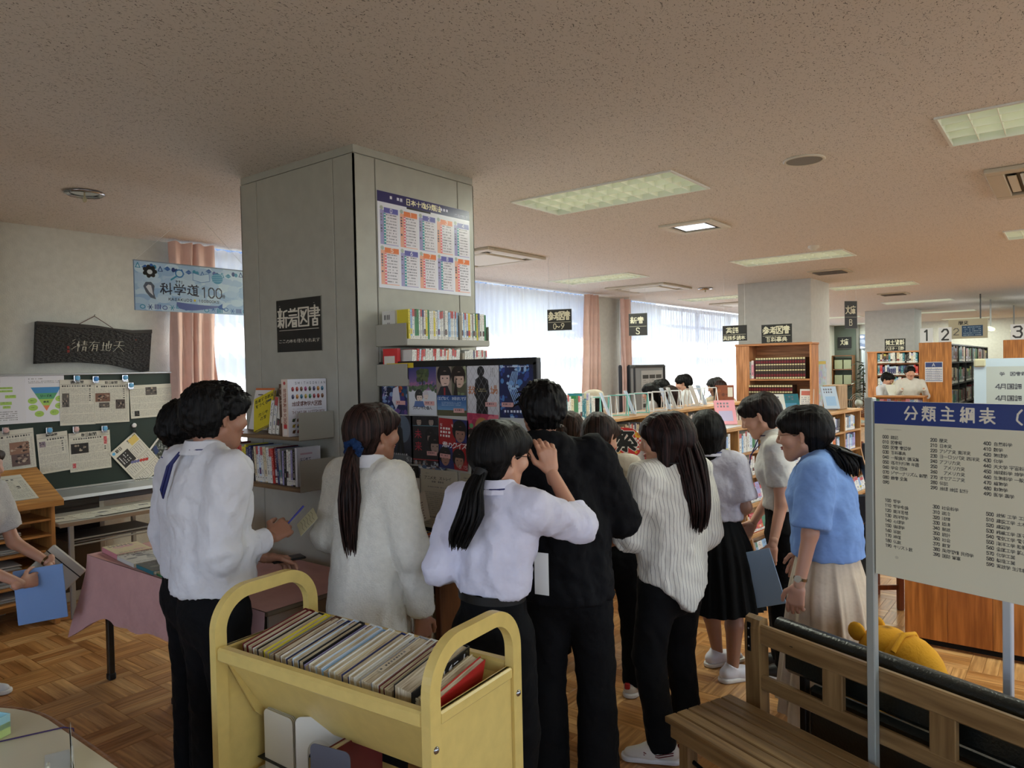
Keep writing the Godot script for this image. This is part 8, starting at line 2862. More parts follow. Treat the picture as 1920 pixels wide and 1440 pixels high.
	for k in 2:
		var e: float = minf(sl[k],1.0)
		F.bone(sh[k],sh[k].lerp(el[k],e),ar * 1.12,ar * (1.12 - 0.14 * e) * (top.get("flare",1.0) if sl[k] <= 1.0 else 1.0),0.035,Vector3.ZERO,1.0,2 if sl[k] <= 1.0 else 0)
		if sl[k] > 1.0:
			F.bone(el[k],el[k].lerp(wr[k],sl[k] - 1.0),ar * 0.98,ar * top.get("cuff",0.66),0.02,Vector3.ZERO,1.0,2)
	for b in s.get("extra",[]): F.bone(b[0],b[1],b[2],b[3],0.04)
	for e in top.get("hems",[]): F.below(e[0],(e[1] as Vector3).normalized())
	var tm := ArrayMesh.new()
	F.net(tm,null,folds(top.get("fold",0.008),top.get("fold_y",0.75)))
	var tp := part(top.called,tm,o,top.m)
	if top.has("cuffs"):
		for k in 2:
			if sl[k] > 1.0:
				var c0: Vector3 = el[k].lerp(wr[k],sl[k] - 1.0)
				var cd: Vector3 = (wr[k] - el[k]).normalized()
				part("cuff",MB.new().tube([c0 - cd * 0.055,c0 - cd * 0.002],ar * top.cuffs,18,true).mesh(),tp,top.m)
	if top.has("collar"):
		var rows := []
		for q in [[0.062,-0.02],[0.060,0.022],[0.061,0.034],[0.068,0.034],[0.080,0.004],[0.090,-0.014]]:
			var row := []
			for j in 33:
				var a := j / 32.0 * TAU * 0.86 + TAU * 0.07 + PI / 2
				var r: float = q[0] * top.collar
				row.append(neck + Vector3(cos(a) * r,q[1] + 0.008 - 0.02 * maxf(0,sin(a)),sin(a) * r * 0.98 - 0.006))
			rows.append(row)
		part("collar",MB.new().grid(rows).mesh(),tp,top.get("collar_m",top.m))
	# trousers or skirt
	var bt: Dictionary = s.bottom
	if bt.kind == "trousers":
		var G := Field.new(Vector3(-0.45,0.02,-0.42),Vector3(0.45,0.66 * H1,0.48),cell)
		var r: float = bt.get("r",1.0)
		G.bone(waist + Vector3(0,-0.035,0),hip + Vector3(0,-0.06,0),0.116 * w * r,0.142 * w * r,0.03,fz,0.76,1)
		for k in 2:
			G.bone(thigh[k],kn[k],0.088 * r,0.069 * r,0.03)
			G.bone(kn[k],an[k] + Vector3(0,-0.02,0),0.069 * r,bt.get("ankle",0.060) * r,0.02,Vector3.ZERO,1.0,2)
		var gm := ArrayMesh.new()
		G.net(gm,null,folds(0.006,0.9))
		part("trousers",gm,o,bt.m)
	else:
		var rows := []
		var y0: float = waist.y + bt.get("rise",0.0)
		var y1: float = bt.hem
		var f := FastNoiseLite.new()
		f.frequency = 1.2
		f.seed = 5
		for i in 22:
			var q := i / 21.0
			var row := []
			for j in 145:
				var a := j / 144.0 * TAU
				var r: float = lerpf(0.115 * w,0.145 * w,minf(1.0,q * 3.2)) + bt.flare * q
				var pl: float = sin(a * bt.pleats + f.get_noise_2d(cos(a) * 2,sin(a) * 2 + q * 0.3) * 3.0) * bt.depth * minf(1.0,q * 1.8)
				row.append(Vector3(cos(a) * (r + pl),lerpf(y0,y1,q) - 0.01 * q * sin(a * 3),sin(a) * (r + pl) * 0.8) + waist.lerp(hip,minf(1.0,q * 2)) * Vector3(1,0,1))
			rows.append(row)
		part("skirt",MB.new().grid(rows,true,true).mesh(),o,bt.m)
		var wb := MB.new()
		var band := []
		for e in [[0.118,0.022],[0.126,0.0],[0.124,-0.02]]:
			var row := []
			for j in 49: row.append(Vector3(cos(j / 48.0 * TAU) * e[0] * w,y0 + e[1],sin(j / 48.0 * TAU) * e[0] * w * 0.8) + waist * Vector3(1,0,1))
			band.append(row)
		part("waistband",wb.grid(band,true,true).mesh(),o,bt.m)
	# shoes
	if s.has("shoes"):
		for k in 2:
			var yawf: float = s.get("toe",[0.15,-0.15])[k]
			var fd := Vector3(sin(yawf),0,cos(yawf))
			var a := Vector3(an[k].x,0,an[k].z)
			var S := Field.new(a - Vector3(0.24,0.01,0.24),a + Vector3(0.24,0.16,0.24),0.0065)
			var sd := fd.cross(Vector3.UP)
			S.bone(a - fd * 0.045 + Vector3.UP * 0.045,a + fd * 0.06 + Vector3.UP * 0.04,0.036,0.038,0.02)
			S.bone(a + fd * 0.05 + Vector3.UP * 0.038,a + fd * 0.145 + Vector3.UP * 0.026,0.04,0.028,0.02)
			S.bone(a - fd * 0.025 + Vector3.UP * 0.05,a - fd * 0.005 + Vector3.UP * 0.085,0.036,0.040,0.02,Vector3.ZERO,1,2)
			S.below(Vector3(0,0.012,0),Vector3.DOWN)
			var sm := ArrayMesh.new()
			S.net(sm,null)
			var so := part("shoe",sm,o,s.shoes)
			var S2 := Field.new(a - Vector3(0.24,0.02,0.24),a + Vector3(0.24,0.06,0.24),0.0065)
			S2.bone(a - fd * 0.045 + Vector3.UP * 0.014,a + fd * 0.145 + Vector3.UP * 0.014,0.043,0.040,0.01,Vector3.UP,1.0)
			S2.below(Vector3(0,0.002,0),Vector3.DOWN)
			S2.below(Vector3(0,0.026,0),Vector3.UP)
			var s2 := ArrayMesh.new()
			S2.net(s2,null)
			part("sole",s2,so,mat(Color(0.84,0.83,0.82),0.5))
			if s.has("stripe"):
				var mb := MB.new()
				for q in [-1.0,1.0]:
					var c: Vector3 = a + sd * q * 0.041 + Vector3.UP * 0.046
					for e in [[-0.01,0.05],[0.012,0.06]]: mb.tube([c + fd * (0.02 + e[0]) + Vector3.UP * 0.026 - sd * q * 0.008,c + fd * e[1] - Vector3.UP * 0.012 - sd * q * 0.001],0.0028,5)
					for e in [0.0,0.010]: mb.tube([c - fd * 0.045 + Vector3.UP * (0.004 + e),c + fd * 0.02 - Vector3.UP * (0.012 - e),c + fd * 0.085 + Vector3.UP * (0.006 - e) - sd * q * 0.004],0.0026,5)
				mb.box(a - fd * 0.078 + Vector3.UP * 0.066,Vector3(0.03,0.035,0.02),0.006)
				part("stripe",mb.mesh(),so,s.stripe)
	s["_"] = {"o": o,"neck": neck,"sh": sh,"el": el,"wr": wr,"hd": hd,"hb": hb,"chest": chest,"waist": waist,"hip": hip,"top": tp,"hp": hp}
	return o

func do_hair(s: Dictionary,o: Node3D,hd: Vector3,hb: Basis,hs: float,far: bool) -> void:
	var kind: String = s.hair
	var hm := hair_mat(s.hair_col)
	var bulk: float = s.get("bulk",1.0)
	var hp := func(x: float,y: float,z: float) -> Vector3: return hd + hb * (Vector3(x,y,z) * hs)
	var lat := hb * Vector3.RIGHT
	var F := Field.new(hd - Vector3.ONE * 0.24,hd + Vector3.ONE * 0.24,0.012 if far else 0.0075)
	F.bone(hp.call(0,0.036,-0.036),hp.call(0,0.044,0.020),0.094 * bulk * hs,0.086 * bulk * hs,0.02,lat,0.92)
	F.bone(hp.call(0,-0.01,-0.045),hp.call(0,-0.05,-0.038),0.080 * bulk * hs,0.062 * hs,0.03,lat,0.98)
	if kind in ["bob","long"]:
		for q in [-1.0,1.0]: F.bone(hp.call(q * 0.062,0.01,0.005),hp.call(q * 0.066,-0.085,0.012),0.040 * hs,0.034 * hs,0.03)
		F.bone(hp.call(0,0.0,-0.05),hp.call(0,-0.105,-0.035),0.085 * bulk * hs,0.070 * hs,0.03,lat,1.0)
	# face and ears stay free
	F.bone(hp.call(0,-0.075,0.115),hp.call(0,0.0,0.115),0.070 * hs,0.052 * hs,0.012,lat,1.0,0,true)
	if not kind in ["bob","long"]:
		for q in [-1.0,1.0]:
			F.bone(hp.call(q * 0.088,-0.012,0.008),hp.call(q * 0.075,-0.07,0.04),0.026 * hs,0.05 * hs,0.010,lat,1.0,0,true)
			F.bone(hp.call(q * 0.06,-0.02,0.065),hp.call(q * 0.03,-0.10,0.06),0.034 * hs,0.05 * hs,0.010,lat,1.0,0,true)
	if kind == "short": F.bone(hp.call(-0.05,-0.125,-0.06),hp.call(0.05,-0.125,-0.06),0.045 * hs,0.045 * hs,0.03,lat,1.0,0,true)
	F.bone(hp.call(-0.045,0.062,0.082),hp.call(0.045,0.062,0.082),0.024 * hs,0.024 * hs,0.02)
	if s.has("bangs"):
		F.bone(hp.call(-0.04,0.04,0.093),hp.call(0.04,0.04,0.093),0.017 * hs,0.017 * hs,0.02)
		for q in [-1.0,1.0]: F.bone(hp.call(q * 0.052,0.03,0.075),hp.call(q * 0.062,-0.03,0.06),0.016 * hs,0.010 * hs,0.015)
	var rough := 0.011 if kind == "short" else 0.004
	var m := ArrayMesh.new()
	F.net(m,null,func(p: Vector3,_n: Vector3) -> float:
		var q := hb.inverse() * (p - hd)
		return rough * fine.get_noise_3d(q.x * 2.2,q.y * 0.55,q.z * 2.2) + rough * 0.6 * wrinkle.get_noise_3dv(q * 3.0))
	var ho := part("hair",m,o,hm)
	var mb := MB.new()
	var g := RandomNumberGenerator.new()
	g.seed = 31
	if kind == "short" and not far:
		# loose tufts breaking the outline
		for k in 90:
			var a := g.randf() * TAU
			var e := g.randf_range(-0.1,1.4)
			var d := Vector3(cos(a) * cos(e),sin(e),sin(a) * cos(e))
			if d.z > 0.5 and d.y < 0.5: continue
			var p: Vector3 = hp.call(d.x * 0.084 * bulk,0.04 + d.y * 0.088 * bulk,-0.01 + d.z * 0.108 * bulk)
			var along := hb * (Vector3(-d.x * 0.1,-0.5,0.55) + Vector3(g.randfn(0,0.35),g.randfn(0,0.2),g.randfn(0,0.35)))
			var out := hb * d
			mb.tube([p - out * 0.01,p + out * 0.007 + along * 0.014,p + out * g.randf_range(0.002,0.012) + along * 0.034],[0.006,0.0045,0.0008],5)
	if s.has("bun"):
		var q: Vector3 = hd + s.bun[0]
		var bb := MB.new()
		for k in 9:
			var line := []
			for i in 17:
				var a := i / 16.0 * TAU
				var d := Vector3(cos(a),sin(a),0).rotated(Vector3(0.3,1,0.2).normalized(),k * 0.7)
				line.append(q + d * s.bun[1])
			bb.tube(line,s.bun[1] * 0.42,7,false)
		part("hair_bun",bb.mesh(),ho,hm)
	var tail: Array = s.get("tail",[])
	if tail.size():
		var pts := []
		for q in tail[0]: pts.append(hd + q)
		strands(mb,pts,tail[1],tail[2],tail[3],8)
		if kind == "pony":
			# hair drawn back to the tie
			for k in 26:
				var a := (k / 25.0 - 0.5) * 3.6
				var p0: Vector3 = hp.call(sin(a) * 0.078,0.03 + cos(a) * 0.075,0.03 - absf(sin(a)) * 0.02)
				var mid: Vector3 = hp.call(sin(a) * 0.074,0.012 + cos(a) * 0.048,-0.078)
				mb.tube([p0,mid,pts[0]],[0.003,0.006,0.006],5)
	if mb.v.size(): part("locks",mb.mesh(),ho,hm)
# ---------------------------------------------------------------- the visitors
const HANG := Vector3(0,-1,0)

func lanyard(s: Dictionary,c: Color,front := 0.32,tag_card := true,loop := false) -> void:
	var q: Dictionary = s["_"]
	var n: Vector3 = q.neck
	var pts := []
	for k in 15:
		var a := PI * (0.5 + 0.42) + k * TAU * 0.79 / 14 + 0.0
		pts.append(n + Vector3(cos(a) * 0.083,0.012 - 0.016 * maxf(0,sin(a)),sin(a) * 0.078 - 0.004))
	var fz := n + Vector3(0,-front,0.155)
	var band := [fz,n + Vector3(-0.05,-0.12,0.125)] + pts + [n + Vector3(0.05,-0.12,0.125),fz]
	var o := part("lanyard",MB.new().tube(band,0.0055,6,true,0.6).mesh(),q.o,mat(c,0.6))
	if tag_card: part("badge",bx(fz + Vector3(0,-0.07,0.004),Vector3(0.065,0.12,0.004),0.002),o,mat(Color(0.85,0.86,0.88),0.3))
	if loop:
		var b := n + Vector3(0.028,0.0,-0.088)
		part("strap_loop",MB.new().tube([b,b + Vector3(0.012,-0.04,-0.026),b + Vector3(0.034,-0.13,-0.044),b + Vector3(0.05,-0.165,-0.046),b + Vector3(0.046,-0.135,-0.052),b + Vector3(0.022,-0.05,-0.036),b],0.006,7).mesh(),o,mat(c,0.6))

func glasses(s: Dictionary,c: Color) -> void:
	var q: Dictionary = s["_"]
	var m := MB.new()
	for e in [-1.0,1.0]:
		var ring := []
		for k in 17:
			var a := k * TAU / 16
			ring.append(q.hp.call(e * 0.034 + cos(a) * 0.024,0.0 + sin(a) * 0.018,0.104 - absf(cos(a) * 0.5 + 0.5 * e) * 0.006))
		m.tube(ring,0.0016,5,false)
		m.tube([q.hp.call(e * 0.058,0.004,0.098),q.hp.call(e * 0.074,0.006,0.04),q.hp.call(e * 0.080,0.0,-0.005)],0.0016,5)
	m.tube([q.hp.call(-0.011,0.003,0.106),q.hp.call(0,0.006,0.110),q.hp.call(0.011,0.003,0.106)],0.0015,5)
	part("glasses",m.mesh(),q.o,mat(c,0.2,0.8))

func watch(s: Dictionary,k: int) -> void:
	var q: Dictionary = s["_"]
	var d: Vector3 = (q.wr[k] - q.el[k]).normalized()
	var c: Vector3 = q.wr[k] - d * 0.03
	var o := part("watch",MB.new().tube([c - d * 0.006,c + d * 0.006],0.029,18).mesh(),q.o,mat(Color(0.45,0.36,0.24),0.25,0.85))
	var n := Vector3(1 if k == 0 else -1,0.1,0.3)
	n = (n - d * n.dot(d)).normalized()
	part("dial",MB.new().tube([c + n * 0.024,c + n * 0.033],0.015,16).mesh(),o,mat(Color(0.72,0.68,0.60),0.2,0.5))

func people() -> void:
	var black := Color(0.042,0.043,0.052)
	var jet := Color(0.085,0.078,0.08)
	var brown := Color(0.235,0.155,0.135)
	var tan := Color(0.62,0.44,0.35)
	var fair := Color(0.76,0.57,0.47)
	var shirt := cloth(Color(0.84,0.84,0.86),0.4,2.2)
	var trouser := cloth(black,0.3,3.0)
	var down := Vector3(0,-1,0)
	var navy := Color(0.07,0.10,0.34)
	# man in the white shirt at the pink table
	var s := {"label": "young man in a loose white shirt and black trousers writing notes at the pink table","at": Vector3(1.462,0,-2.578),"yaw": deg_to_rad(85),"h": 1.75,"male": true,"skin": tan,"hair": "short","hair_col": jet,"bulk": 1.10,"head": Vector3(0,0.115,0.04),"hpitch": 0.05,
		"arms": [[Vector3(0.0,-0.29,0.07),Vector3(-0.11,-0.12,0.20),[Vector3(-0.1,-0.25,0.9),Vector3(0.35,0.9,0.25),[0.4,0.5,0.55,0.6],0.7]],[Vector3(0.045,-0.30,-0.03),Vector3(0.045,0.015,0.225),[Vector3(0.25,0.3,0.85),Vector3(-0.75,0.6,0.1),[0.55,0.6,0.65,0.7],0.9]]],
		"top": {"called": "shirt","m": shirt,"fat": 0.022,"arm": 0.066,"cuff": 0.62,"cuffs": 0.66,"sleeve": [1.92,1.90],"hems": [[Vector3(0,0.955,0),down]],"hip": 1.06,"waist": 1.03,"collar": 1.04,"fold": 0.013,"fold_y": 0.6,"flat": 0.74},
		"bottom": {"kind": "trousers","m": trouser,"r": 1.08},"shoes": mat(Color(0.8,0.8,0.8),0.6)}
	person(s)
	lanyard(s,navy,0.34,false,true)
	var q: Dictionary = s["_"]
	var tf: Transform3D = q.o.transform
	var hp: Vector3 = tf * (q.wr[1] + Vector3(0.025,0.045,0.10))
	var pen := one("pen",MB.new().tube([Vector3(0,-0.07,0),Vector3(0,0.05,0),Vector3(0,0.075,0)],[0.0015,0.0045,0.0042],10).mesh(),mat(Color(0.06,0.12,0.52),0.3),"blue pen in the raised right hand of the man in white shirt","pen",hp)
	pen.rotation = Vector3(0.5,0.3,-0.7)
	var p := pic(80,60,Color(0.76,0.75,0.62),3)
	for k in 5: p.path([Vector2(8,12 + k * 9),Vector2(30,9 + k * 9),Vector2(50,13 + k * 9),Vector2(70,10 + k * 9)],1.0,Color(0.45,0.45,0.38))
	var note := one("note_card",card(0.125,0.095,0.0012,p.sheet(0.7),mat(Color(0.78,0.77,0.66))),null,"pale greenish note card held by the man in white shirt","card",hp + Vector3(0.085,-0.02,-0.01))
	note.basis = Basis(Vector3.UP,-1.9) * Basis(Vector3.RIGHT,-0.75) * Basis(Vector3.BACK,-0.25)
	var ph: Vector3 = tf * (q.wr[0] + Vector3(-0.02,-0.02,0.09))
	one("phone",bx(Vector3.ZERO,Vector3(0.07,0.010,0.14),0.004),mat(Color(0.03,0.03,0.05),0.2),"dark phone held low by the man in white shirt","phone",ph,1.3)
	# person hidden behind him
	s = {"label": "dark haired person in white standing behind the note writing man, mostly hidden","at": Vector3(1.586,0,-2.985),"yaw": deg_to_rad(80),"h": 1.67,"skin": tan,"hair": "short","hair_col": jet,"bulk": 1.08,"hs": 0.98,"head": Vector3(0,0.112,0.03),"hpitch": 0.2,
		"top": {"called": "shirt","m": shirt,"fat": 0.012,"collar": 1.0,"hems": [[Vector3(0,0.92,0),down]]},"bottom": {"kind": "trousers","m": trouser}}
	person(s)
	lanyard(s,navy,0.34,false)
	# woman in the cardigan
	s = {"label": "woman with a long brown ponytail in a fluffy white cardigan facing the film leaflets","at": Vector3(2.008,0,-2.304),"yaw": deg_to_rad(88),"h": 1.64,"skin": tan,"hair": "pony","hair_col": brown,"hs": 0.98,"bulk": 1.05,"hyaw": -0.12,
		"tail": [[Vector3(-0.012,-0.045,-0.112),Vector3(-0.03,-0.12,-0.145),Vector3(-0.05,-0.24,-0.165),Vector3(-0.045,-0.36,-0.165),Vector3(-0.04,-0.48,-0.155)],[0.018,0.032,0.044,0.040,0.022],60,0.0075],
		"arms": [[Vector3(0.05,-0.25,-0.05),Vector3(-0.02,0.03,0.23)],[Vector3(-0.085,-0.29,0.02),Vector3(0.02,-0.25,0.05),[Vector3(0.05,-0.98,0.12),Vector3(-0.9,0.1,-0.3),[0.45,0.55,0.65,0.75],0.6]]],
		"top": {"called": "cardigan","m": cloth(Color(0.86,0.85,0.81),0.35,8.0,0.95),"fat": 0.035,"arm": 0.072,"cuff": 0.70,"cuffs": 0.60,"sleeve": [1.95,1.97],"drop": 0.28,"drop_z": -0.035,"hip": 1.18,"waist": 1.06,"flat": 0.80,"fold": 0.012,"fold_y": 0.35,"hems": [[Vector3(0,0.655,-0.1),Vector3(-0.10,-1,-0.15)]],"bust": false,"collar": 1.06,"collar_m": shirt},
		"bottom": {"kind": "trousers","m": trouser}}
	person(s)
	var sc := MB.new()
	var ring := []
	for k in 33:
		var a := k * TAU / 32
		ring.append(s["_"].hd + Vector3(-0.012,-0.045,-0.114) + Vector3(cos(a) * 0.034,sin(a) * 0.024 + 0.006 * sin(k * 2.1),sin(k * 1.7) * 0.007))
	sc.tube(ring,0.018,9,false)
	part("scrunchie",sc.mesh(),s["_"].o,cloth(Color(0.10,0.20,0.36),0.8,9.0),"crumpled blue scrunchie")
	# woman touching her glasses
	s = {"label": "woman with a black ponytail and rolled white blouse sleeves raising a hand to her glasses","at": Vector3(1.995,0,-1.658),"yaw": deg_to_rad(92),"h": 1.62,"skin": fair,"hair": "pony","hair_col": jet,"hs": 0.99,"bulk": 1.06,"lean": Vector3(0,-0.04,0.05),"hyaw": -0.22,"hpitch": 0.12,
		"tail": [[Vector3(0.0,-0.045,-0.118),Vector3(0.004,-0.10,-0.155),Vector3(0.0,-0.18,-0.18),Vector3(0.03,-0.25,-0.19),Vector3(0.055,-0.31,-0.185)],[0.016,0.032,0.045,0.048,0.03],64,0.0075],
		"arms": [[Vector3(0.03,-0.23,-0.10),Vector3(-0.05,-0.02,0.22)],[Vector3(-0.062,-0.09,0.21),Vector3(0.15,0.18,0.05),[Vector3(0.22,0.95,-0.02),Vector3(-0.72,0.1,-0.65),[0.35,0.5,0.6,0.65],0.5]]],
		"top": {"called": "blouse","m": cloth(Color(0.85,0.85,0.92),0.45,2.4),"fat": 0.012,"arm": 0.064,"cuff": 0.80,"cuffs": 0.90,"sleeve": [1.6,1.32],"hems": [[Vector3(0,0.965,0),down]],"collar": 1.02,"fold": 0.011,"waist": 0.98},
		"bottom": {"kind": "trousers","m": trouser,"r": 1.05}}
	person(s)
	lanyard(s,navy,0.25,false)
	glasses(s,Color(0.12,0.10,0.10))
	q = s["_"]
	part("hair_tie",MB.new().tube([q.hd + Vector3(0,-0.035,-0.112),q.hd + Vector3(0.002,-0.058,-0.126)],0.024,14).mesh(),q.o,mat(Color(0.04,0.04,0.05),0.6))
	part("belt",MB.new().tube([Vector3(0,0.945,0.0),Vector3(0,0.975,0.0)],0.13,32,false,0.78).mesh(),q.o,mat(Color(0.02,0.02,0.02),0.5))
	one("pass_case",bx(Vector3.ZERO,Vector3(0.075,0.10,0.008),0.003),mat(Color(0.72,0.42,0.50),0.5),"pink pass case before the chest of the woman touching her glasses","card case",q.o.transform * (q.neck + Vector3(-0.09,-0.10,0.155)),0.7)
	one("paper_sheet",bx(Vector3.ZERO,Vector3(0.055,0.15,0.0015)),mat(Color(0.80,0.80,0.78),0.7),"white sheet hanging at the waist of the woman touching her glasses","paper",q.o.transform * Vector3(-0.155,1.03,0.09),deg_to_rad(100))
	# man in black
	s = {"label": "tall man seen from behind in a black hooded jacket and black trousers","at": Vector3(2.544,0,-1.691),"yaw": deg_to_rad(127),"h": 1.74,"male": true,"wide": 1.06,"skin": tan,"hair": "short","hair_col": jet,"bulk": 1.10,"lean": Vector3(0.10,-0.02,0.03),"hyaw": 0.2,"hpitch": 0.1,"faceless": true,
		"arms": [[Vector3(0.02,-0.30,0.06),Vector3(-0.10,-0.05,0.21)],[Vector3(-0.12,-0.27,0.03),Vector3(0.12,-0.06,0.22)]],
		"extra": [[Vector3(0.20,1.415,-0.07),Vector3(0.02,1.415,-0.07),0.05,0.05],[Vector3(0.18,1.46,-0.05),Vector3(0.03,1.46,-0.05),0.04,0.04]],
		"top": {"called": "jacket","m": cloth(Color(0.045,0.046,0.060),0.3,3.0),"fat": 0.03,"arm": 0.082,"cuff": 0.7,"sleeve": [1.95,1.9],"drop": 0.16,"hip": 1.0,"waist": 1.02,"hems": [[Vector3(0,0.80,0),down]],"flat": 0.78,"collar": 1.0,"collar_m": shirt,"fold": 0.014},
		"bottom": {"kind": "trousers","m": cloth(Color(0.045,0.046,0.056),0.3,3.0),"r": 1.18,"ankle": 0.075},"shoes": mat(Color(0.46,0.38,0.30),0.7),"toe": [0.2,-0.3],"legs": [Vector3(0.10,0,0.02),Vector3(-0.11,0,-0.02)]}
	person(s)
	lanyard(s,navy,0.34,false)
	# two heads beyond him
	s = {"label": "brown haired woman with her hair up, only her head showing past the man in black","at": Vector3(3.60,0,-2.377),"yaw": deg_to_rad(110),"h": 1.5,"skin": fair,"hair": "tied","hair_col": Color(0.26,0.18,0.15),"hs": 0.95,"bun": [Vector3(0.02,0.02,-0.105),0.028],"hyaw": 0.5,"hpitch": 0.3,"faceless": true,
		"top": {"called": "blouse","m": cloth(Color(0.72,0.70,0.66),0.4,3.0),"hems": [[Vector3(0,0.85,0),down]]},"bottom": {"kind": "trousers","m": trouser}}
	person(s)
	s = {"label": "woman in beige blouse with pearl clip and striped sneakers behind the man in black","at": Vector3(3.361,0,-1.952),"yaw": deg_to_rad(118),"h": 1.54,"skin": fair,"hair": "tied","hair_col": Color(0.22,0.145,0.125),"hs": 1.0,"lean": Vector3(0.06,-0.03,0.05),"hyaw": -0.5,"hpitch": 0.35,"bun": [Vector3(0.0,-0.075,-0.095),0.022],"faceless": true,
		"arms": [[Vector3(0.05,-0.26,0.04),Vector3(0.0,-0.05,0.22)],[Vector3(-0.04,-0.24,-0.06),Vector3(-0.02,-0.235,0.06),[Vector3(0.1,-0.9,0.3),Vector3(-0.9,0,-0.2),[0.7,0.8,0.9,0.9],0.8]]],
		"top": {"called": "blouse","m": cloth(Color(0.74,0.70,0.64),0.4,3.0),"fat": 0.02,"arm": 0.07,"sleeve": [0.95,0.95],"flare": 1.2,"hems": [[Vector3(0,0.88,0),down]]},
		"bottom": {"kind": "trousers","m": trouser,"r": 1.05},"shoes": mat(Color(0.80,0.77,0.72),0.6),"stripe": mat(Color(0.65,0.10,0.10),0.5),"toe": [-0.4,-0.5],"legs": [Vector3(0.11,0,-0.03),Vector3(-0.10,0,0.06)]}
	person(s)
	q = s["_"]
	part("pearl_clip",MB.new().ball(q.hd + Vector3(0.035,-0.05,-0.105),Vector3.ONE * 0.011).mesh(),q.o,mat(Color(0.85,0.83,0.78),0.15),"white pearl hair clip")
	# striped shirt
	var sp := pic(64,64,Color(0.84,0.83,0.79),1)
	for k in 4: sp.rect(k * 16 + 6,0,2.0,64,Color(0.52,0.51,0.50))
	var striped := tri_mat(Color.WHITE,sp.done(),16.0,0.85)
	relief(striped,T.fold_n,0.15)
	s = {"label": "woman with long brown hair in a striped white shirt and black trousers, in profile","at": Vector3(3.039,0,-1.466),"yaw": deg_to_rad(156),"h": 1.56,"skin": fair,"hair": "long","hair_col": Color(0.20,0.125,0.115),"hs": 1.0,"bulk": 1.05,"hyaw": 0.95,"hpitch": 0.06,"bangs": true,"head": Vector3(0.012,0.108,0.02),
		"tail": [[Vector3(-0.055,0.04,-0.035),Vector3(-0.062,-0.08,-0.075),Vector3(-0.055,-0.20,-0.125),Vector3(-0.05,-0.30,-0.145),Vector3(-0.05,-0.40,-0.14)],[0.055,0.075,0.068,0.055,0.04],120,0.008],
		"arms": [[Vector3(0.05,-0.25,0.06),Vector3(0.03,-0.09,0.20)],[Vector3(-0.03,-0.27,-0.02),Vector3(0.04,-0.10,0.20)]],
		"top": {"called": "shirt","m": striped,"fat": 0.035,"arm": 0.074,"sleeve": [1.12,1.05],"flare": 1.15,"cuff": 1.1,"drop": 0.18,"drop_z": -0.02,"hip": 0.98,"waist": 0.98,"flat": 0.78,"fold": 0.012,"bust": false,"hems": [[Vector3(0.01,0.675,0),Vector3(0.66,-0.75,0)],[Vector3(0.01,0.675,0),Vector3(-0.66,-0.75,0)]]},
		"bottom": {"kind": "trousers","m": trouser,"r": 1.04,"ankle": 0.062},"shoes": mat(Color(0.82,0.79,0.74),0.6),"stripe": mat(Color(0.42,0.07,0.08),0.5),"toe": [0.9,0.3],"legs": [Vector3(0.10,0,-0.045),Vector3(-0.13,0,0.05)],"knee": [Vector3(0.02,0,0.02),Vector3(-0.01,0,0.05)]}
	person(s)
	lanyard(s,black,0.34,false)
	# girl with the bob
	s = {"label": "girl with black bob, white blouse, black pleated skirt and white slip-on shoes","at": Vector3(3.889,0,-1.588),"yaw": deg_to_rad(110),"h": 1.5,"skin": Color(0.62,0.46,0.38),"hair": "bob","hair_col": jet,"hs": 0.99,"bulk": 1.10,"lean": Vector3(0.05,0,0),"bangs": true,"hpitch": 0.1,"faceless": true,
		"arms": [[Vector3(0.05,-0.24,0.0),Vector3(-0.04,-0.08,0.18)],[Vector3(-0.05,-0.235,-0.01),Vector3(0.03,-0.09,0.18)]],
		"top": {"called": "blouse","m": cloth(Color(0.78,0.77,0.82),0.35,2.6),"fat": 0.014,"arm": 0.062,"sleeve": [0.85,0.85],"flare": 1.22,"waist": 0.96,"hems": [[Vector3(0,0.90,0),down]],"collar": 1.0},
		"bottom": {"kind": "skirt","m": trouser,"hem": 0.41,"flare": 0.10,"pleats": 22,"depth": 0.010},"shoes": mat(Color(0.86,0.86,0.90),0.5),"toe": [-0.9,-1.0],"legs": [Vector3(0.02,0,0.20),Vector3(-0.07,0,0.0)]}
	person(s)
	lanyard(s,navy,0.3,false)
	# woman in the polo shirt
	s = {"label": "woman in a white short-sleeved polo and black trousers looking down, lanyard round her neck","at": Vector3(4.171,0,-1.312),"yaw": deg_to_rad(199),"h": 1.63,"skin": fair,"hair": "tied","hair_col": Color(0.16,0.11,0.10),"hs": 0.98,"head": Vector3(0,0.110,0.072),"lean": Vector3(0,-0.02,0.06),"hpitch": 0.38,"hyaw": -0.1,"bun": [Vector3(0.0,-0.03,-0.10),0.022],
		"arms": [[Vector3(0.03,-0.29,-0.03),Vector3(0.06,-0.22,0.05),[Vector3(-0.02,-0.95,0.2),Vector3(0.9,0.1,0.1),[0.3,0.4,0.5,0.6],0.6]],[Vector3(-0.05,-0.28,0.0),Vector3(0.02,-0.2,0.12)]],
		"top": {"called": "polo_shirt","m": cloth(Color(0.80,0.79,0.77),0.3,2.6),"fat": 0.008,"arm": 0.060,"sleeve": [0.72,0.72],"flare": 1.12,"waist": 0.94,"hems": [[Vector3(0,0.945,0),down]],"collar": 1.05},
		"bottom": {"kind": "trousers","m": trouser,"r": 1.0},"shoes": mat(Color(0.1,0.1,0.1),0.5)}
	person(s)
	lanyard(s,navy,0.36)
	q = s["_"]
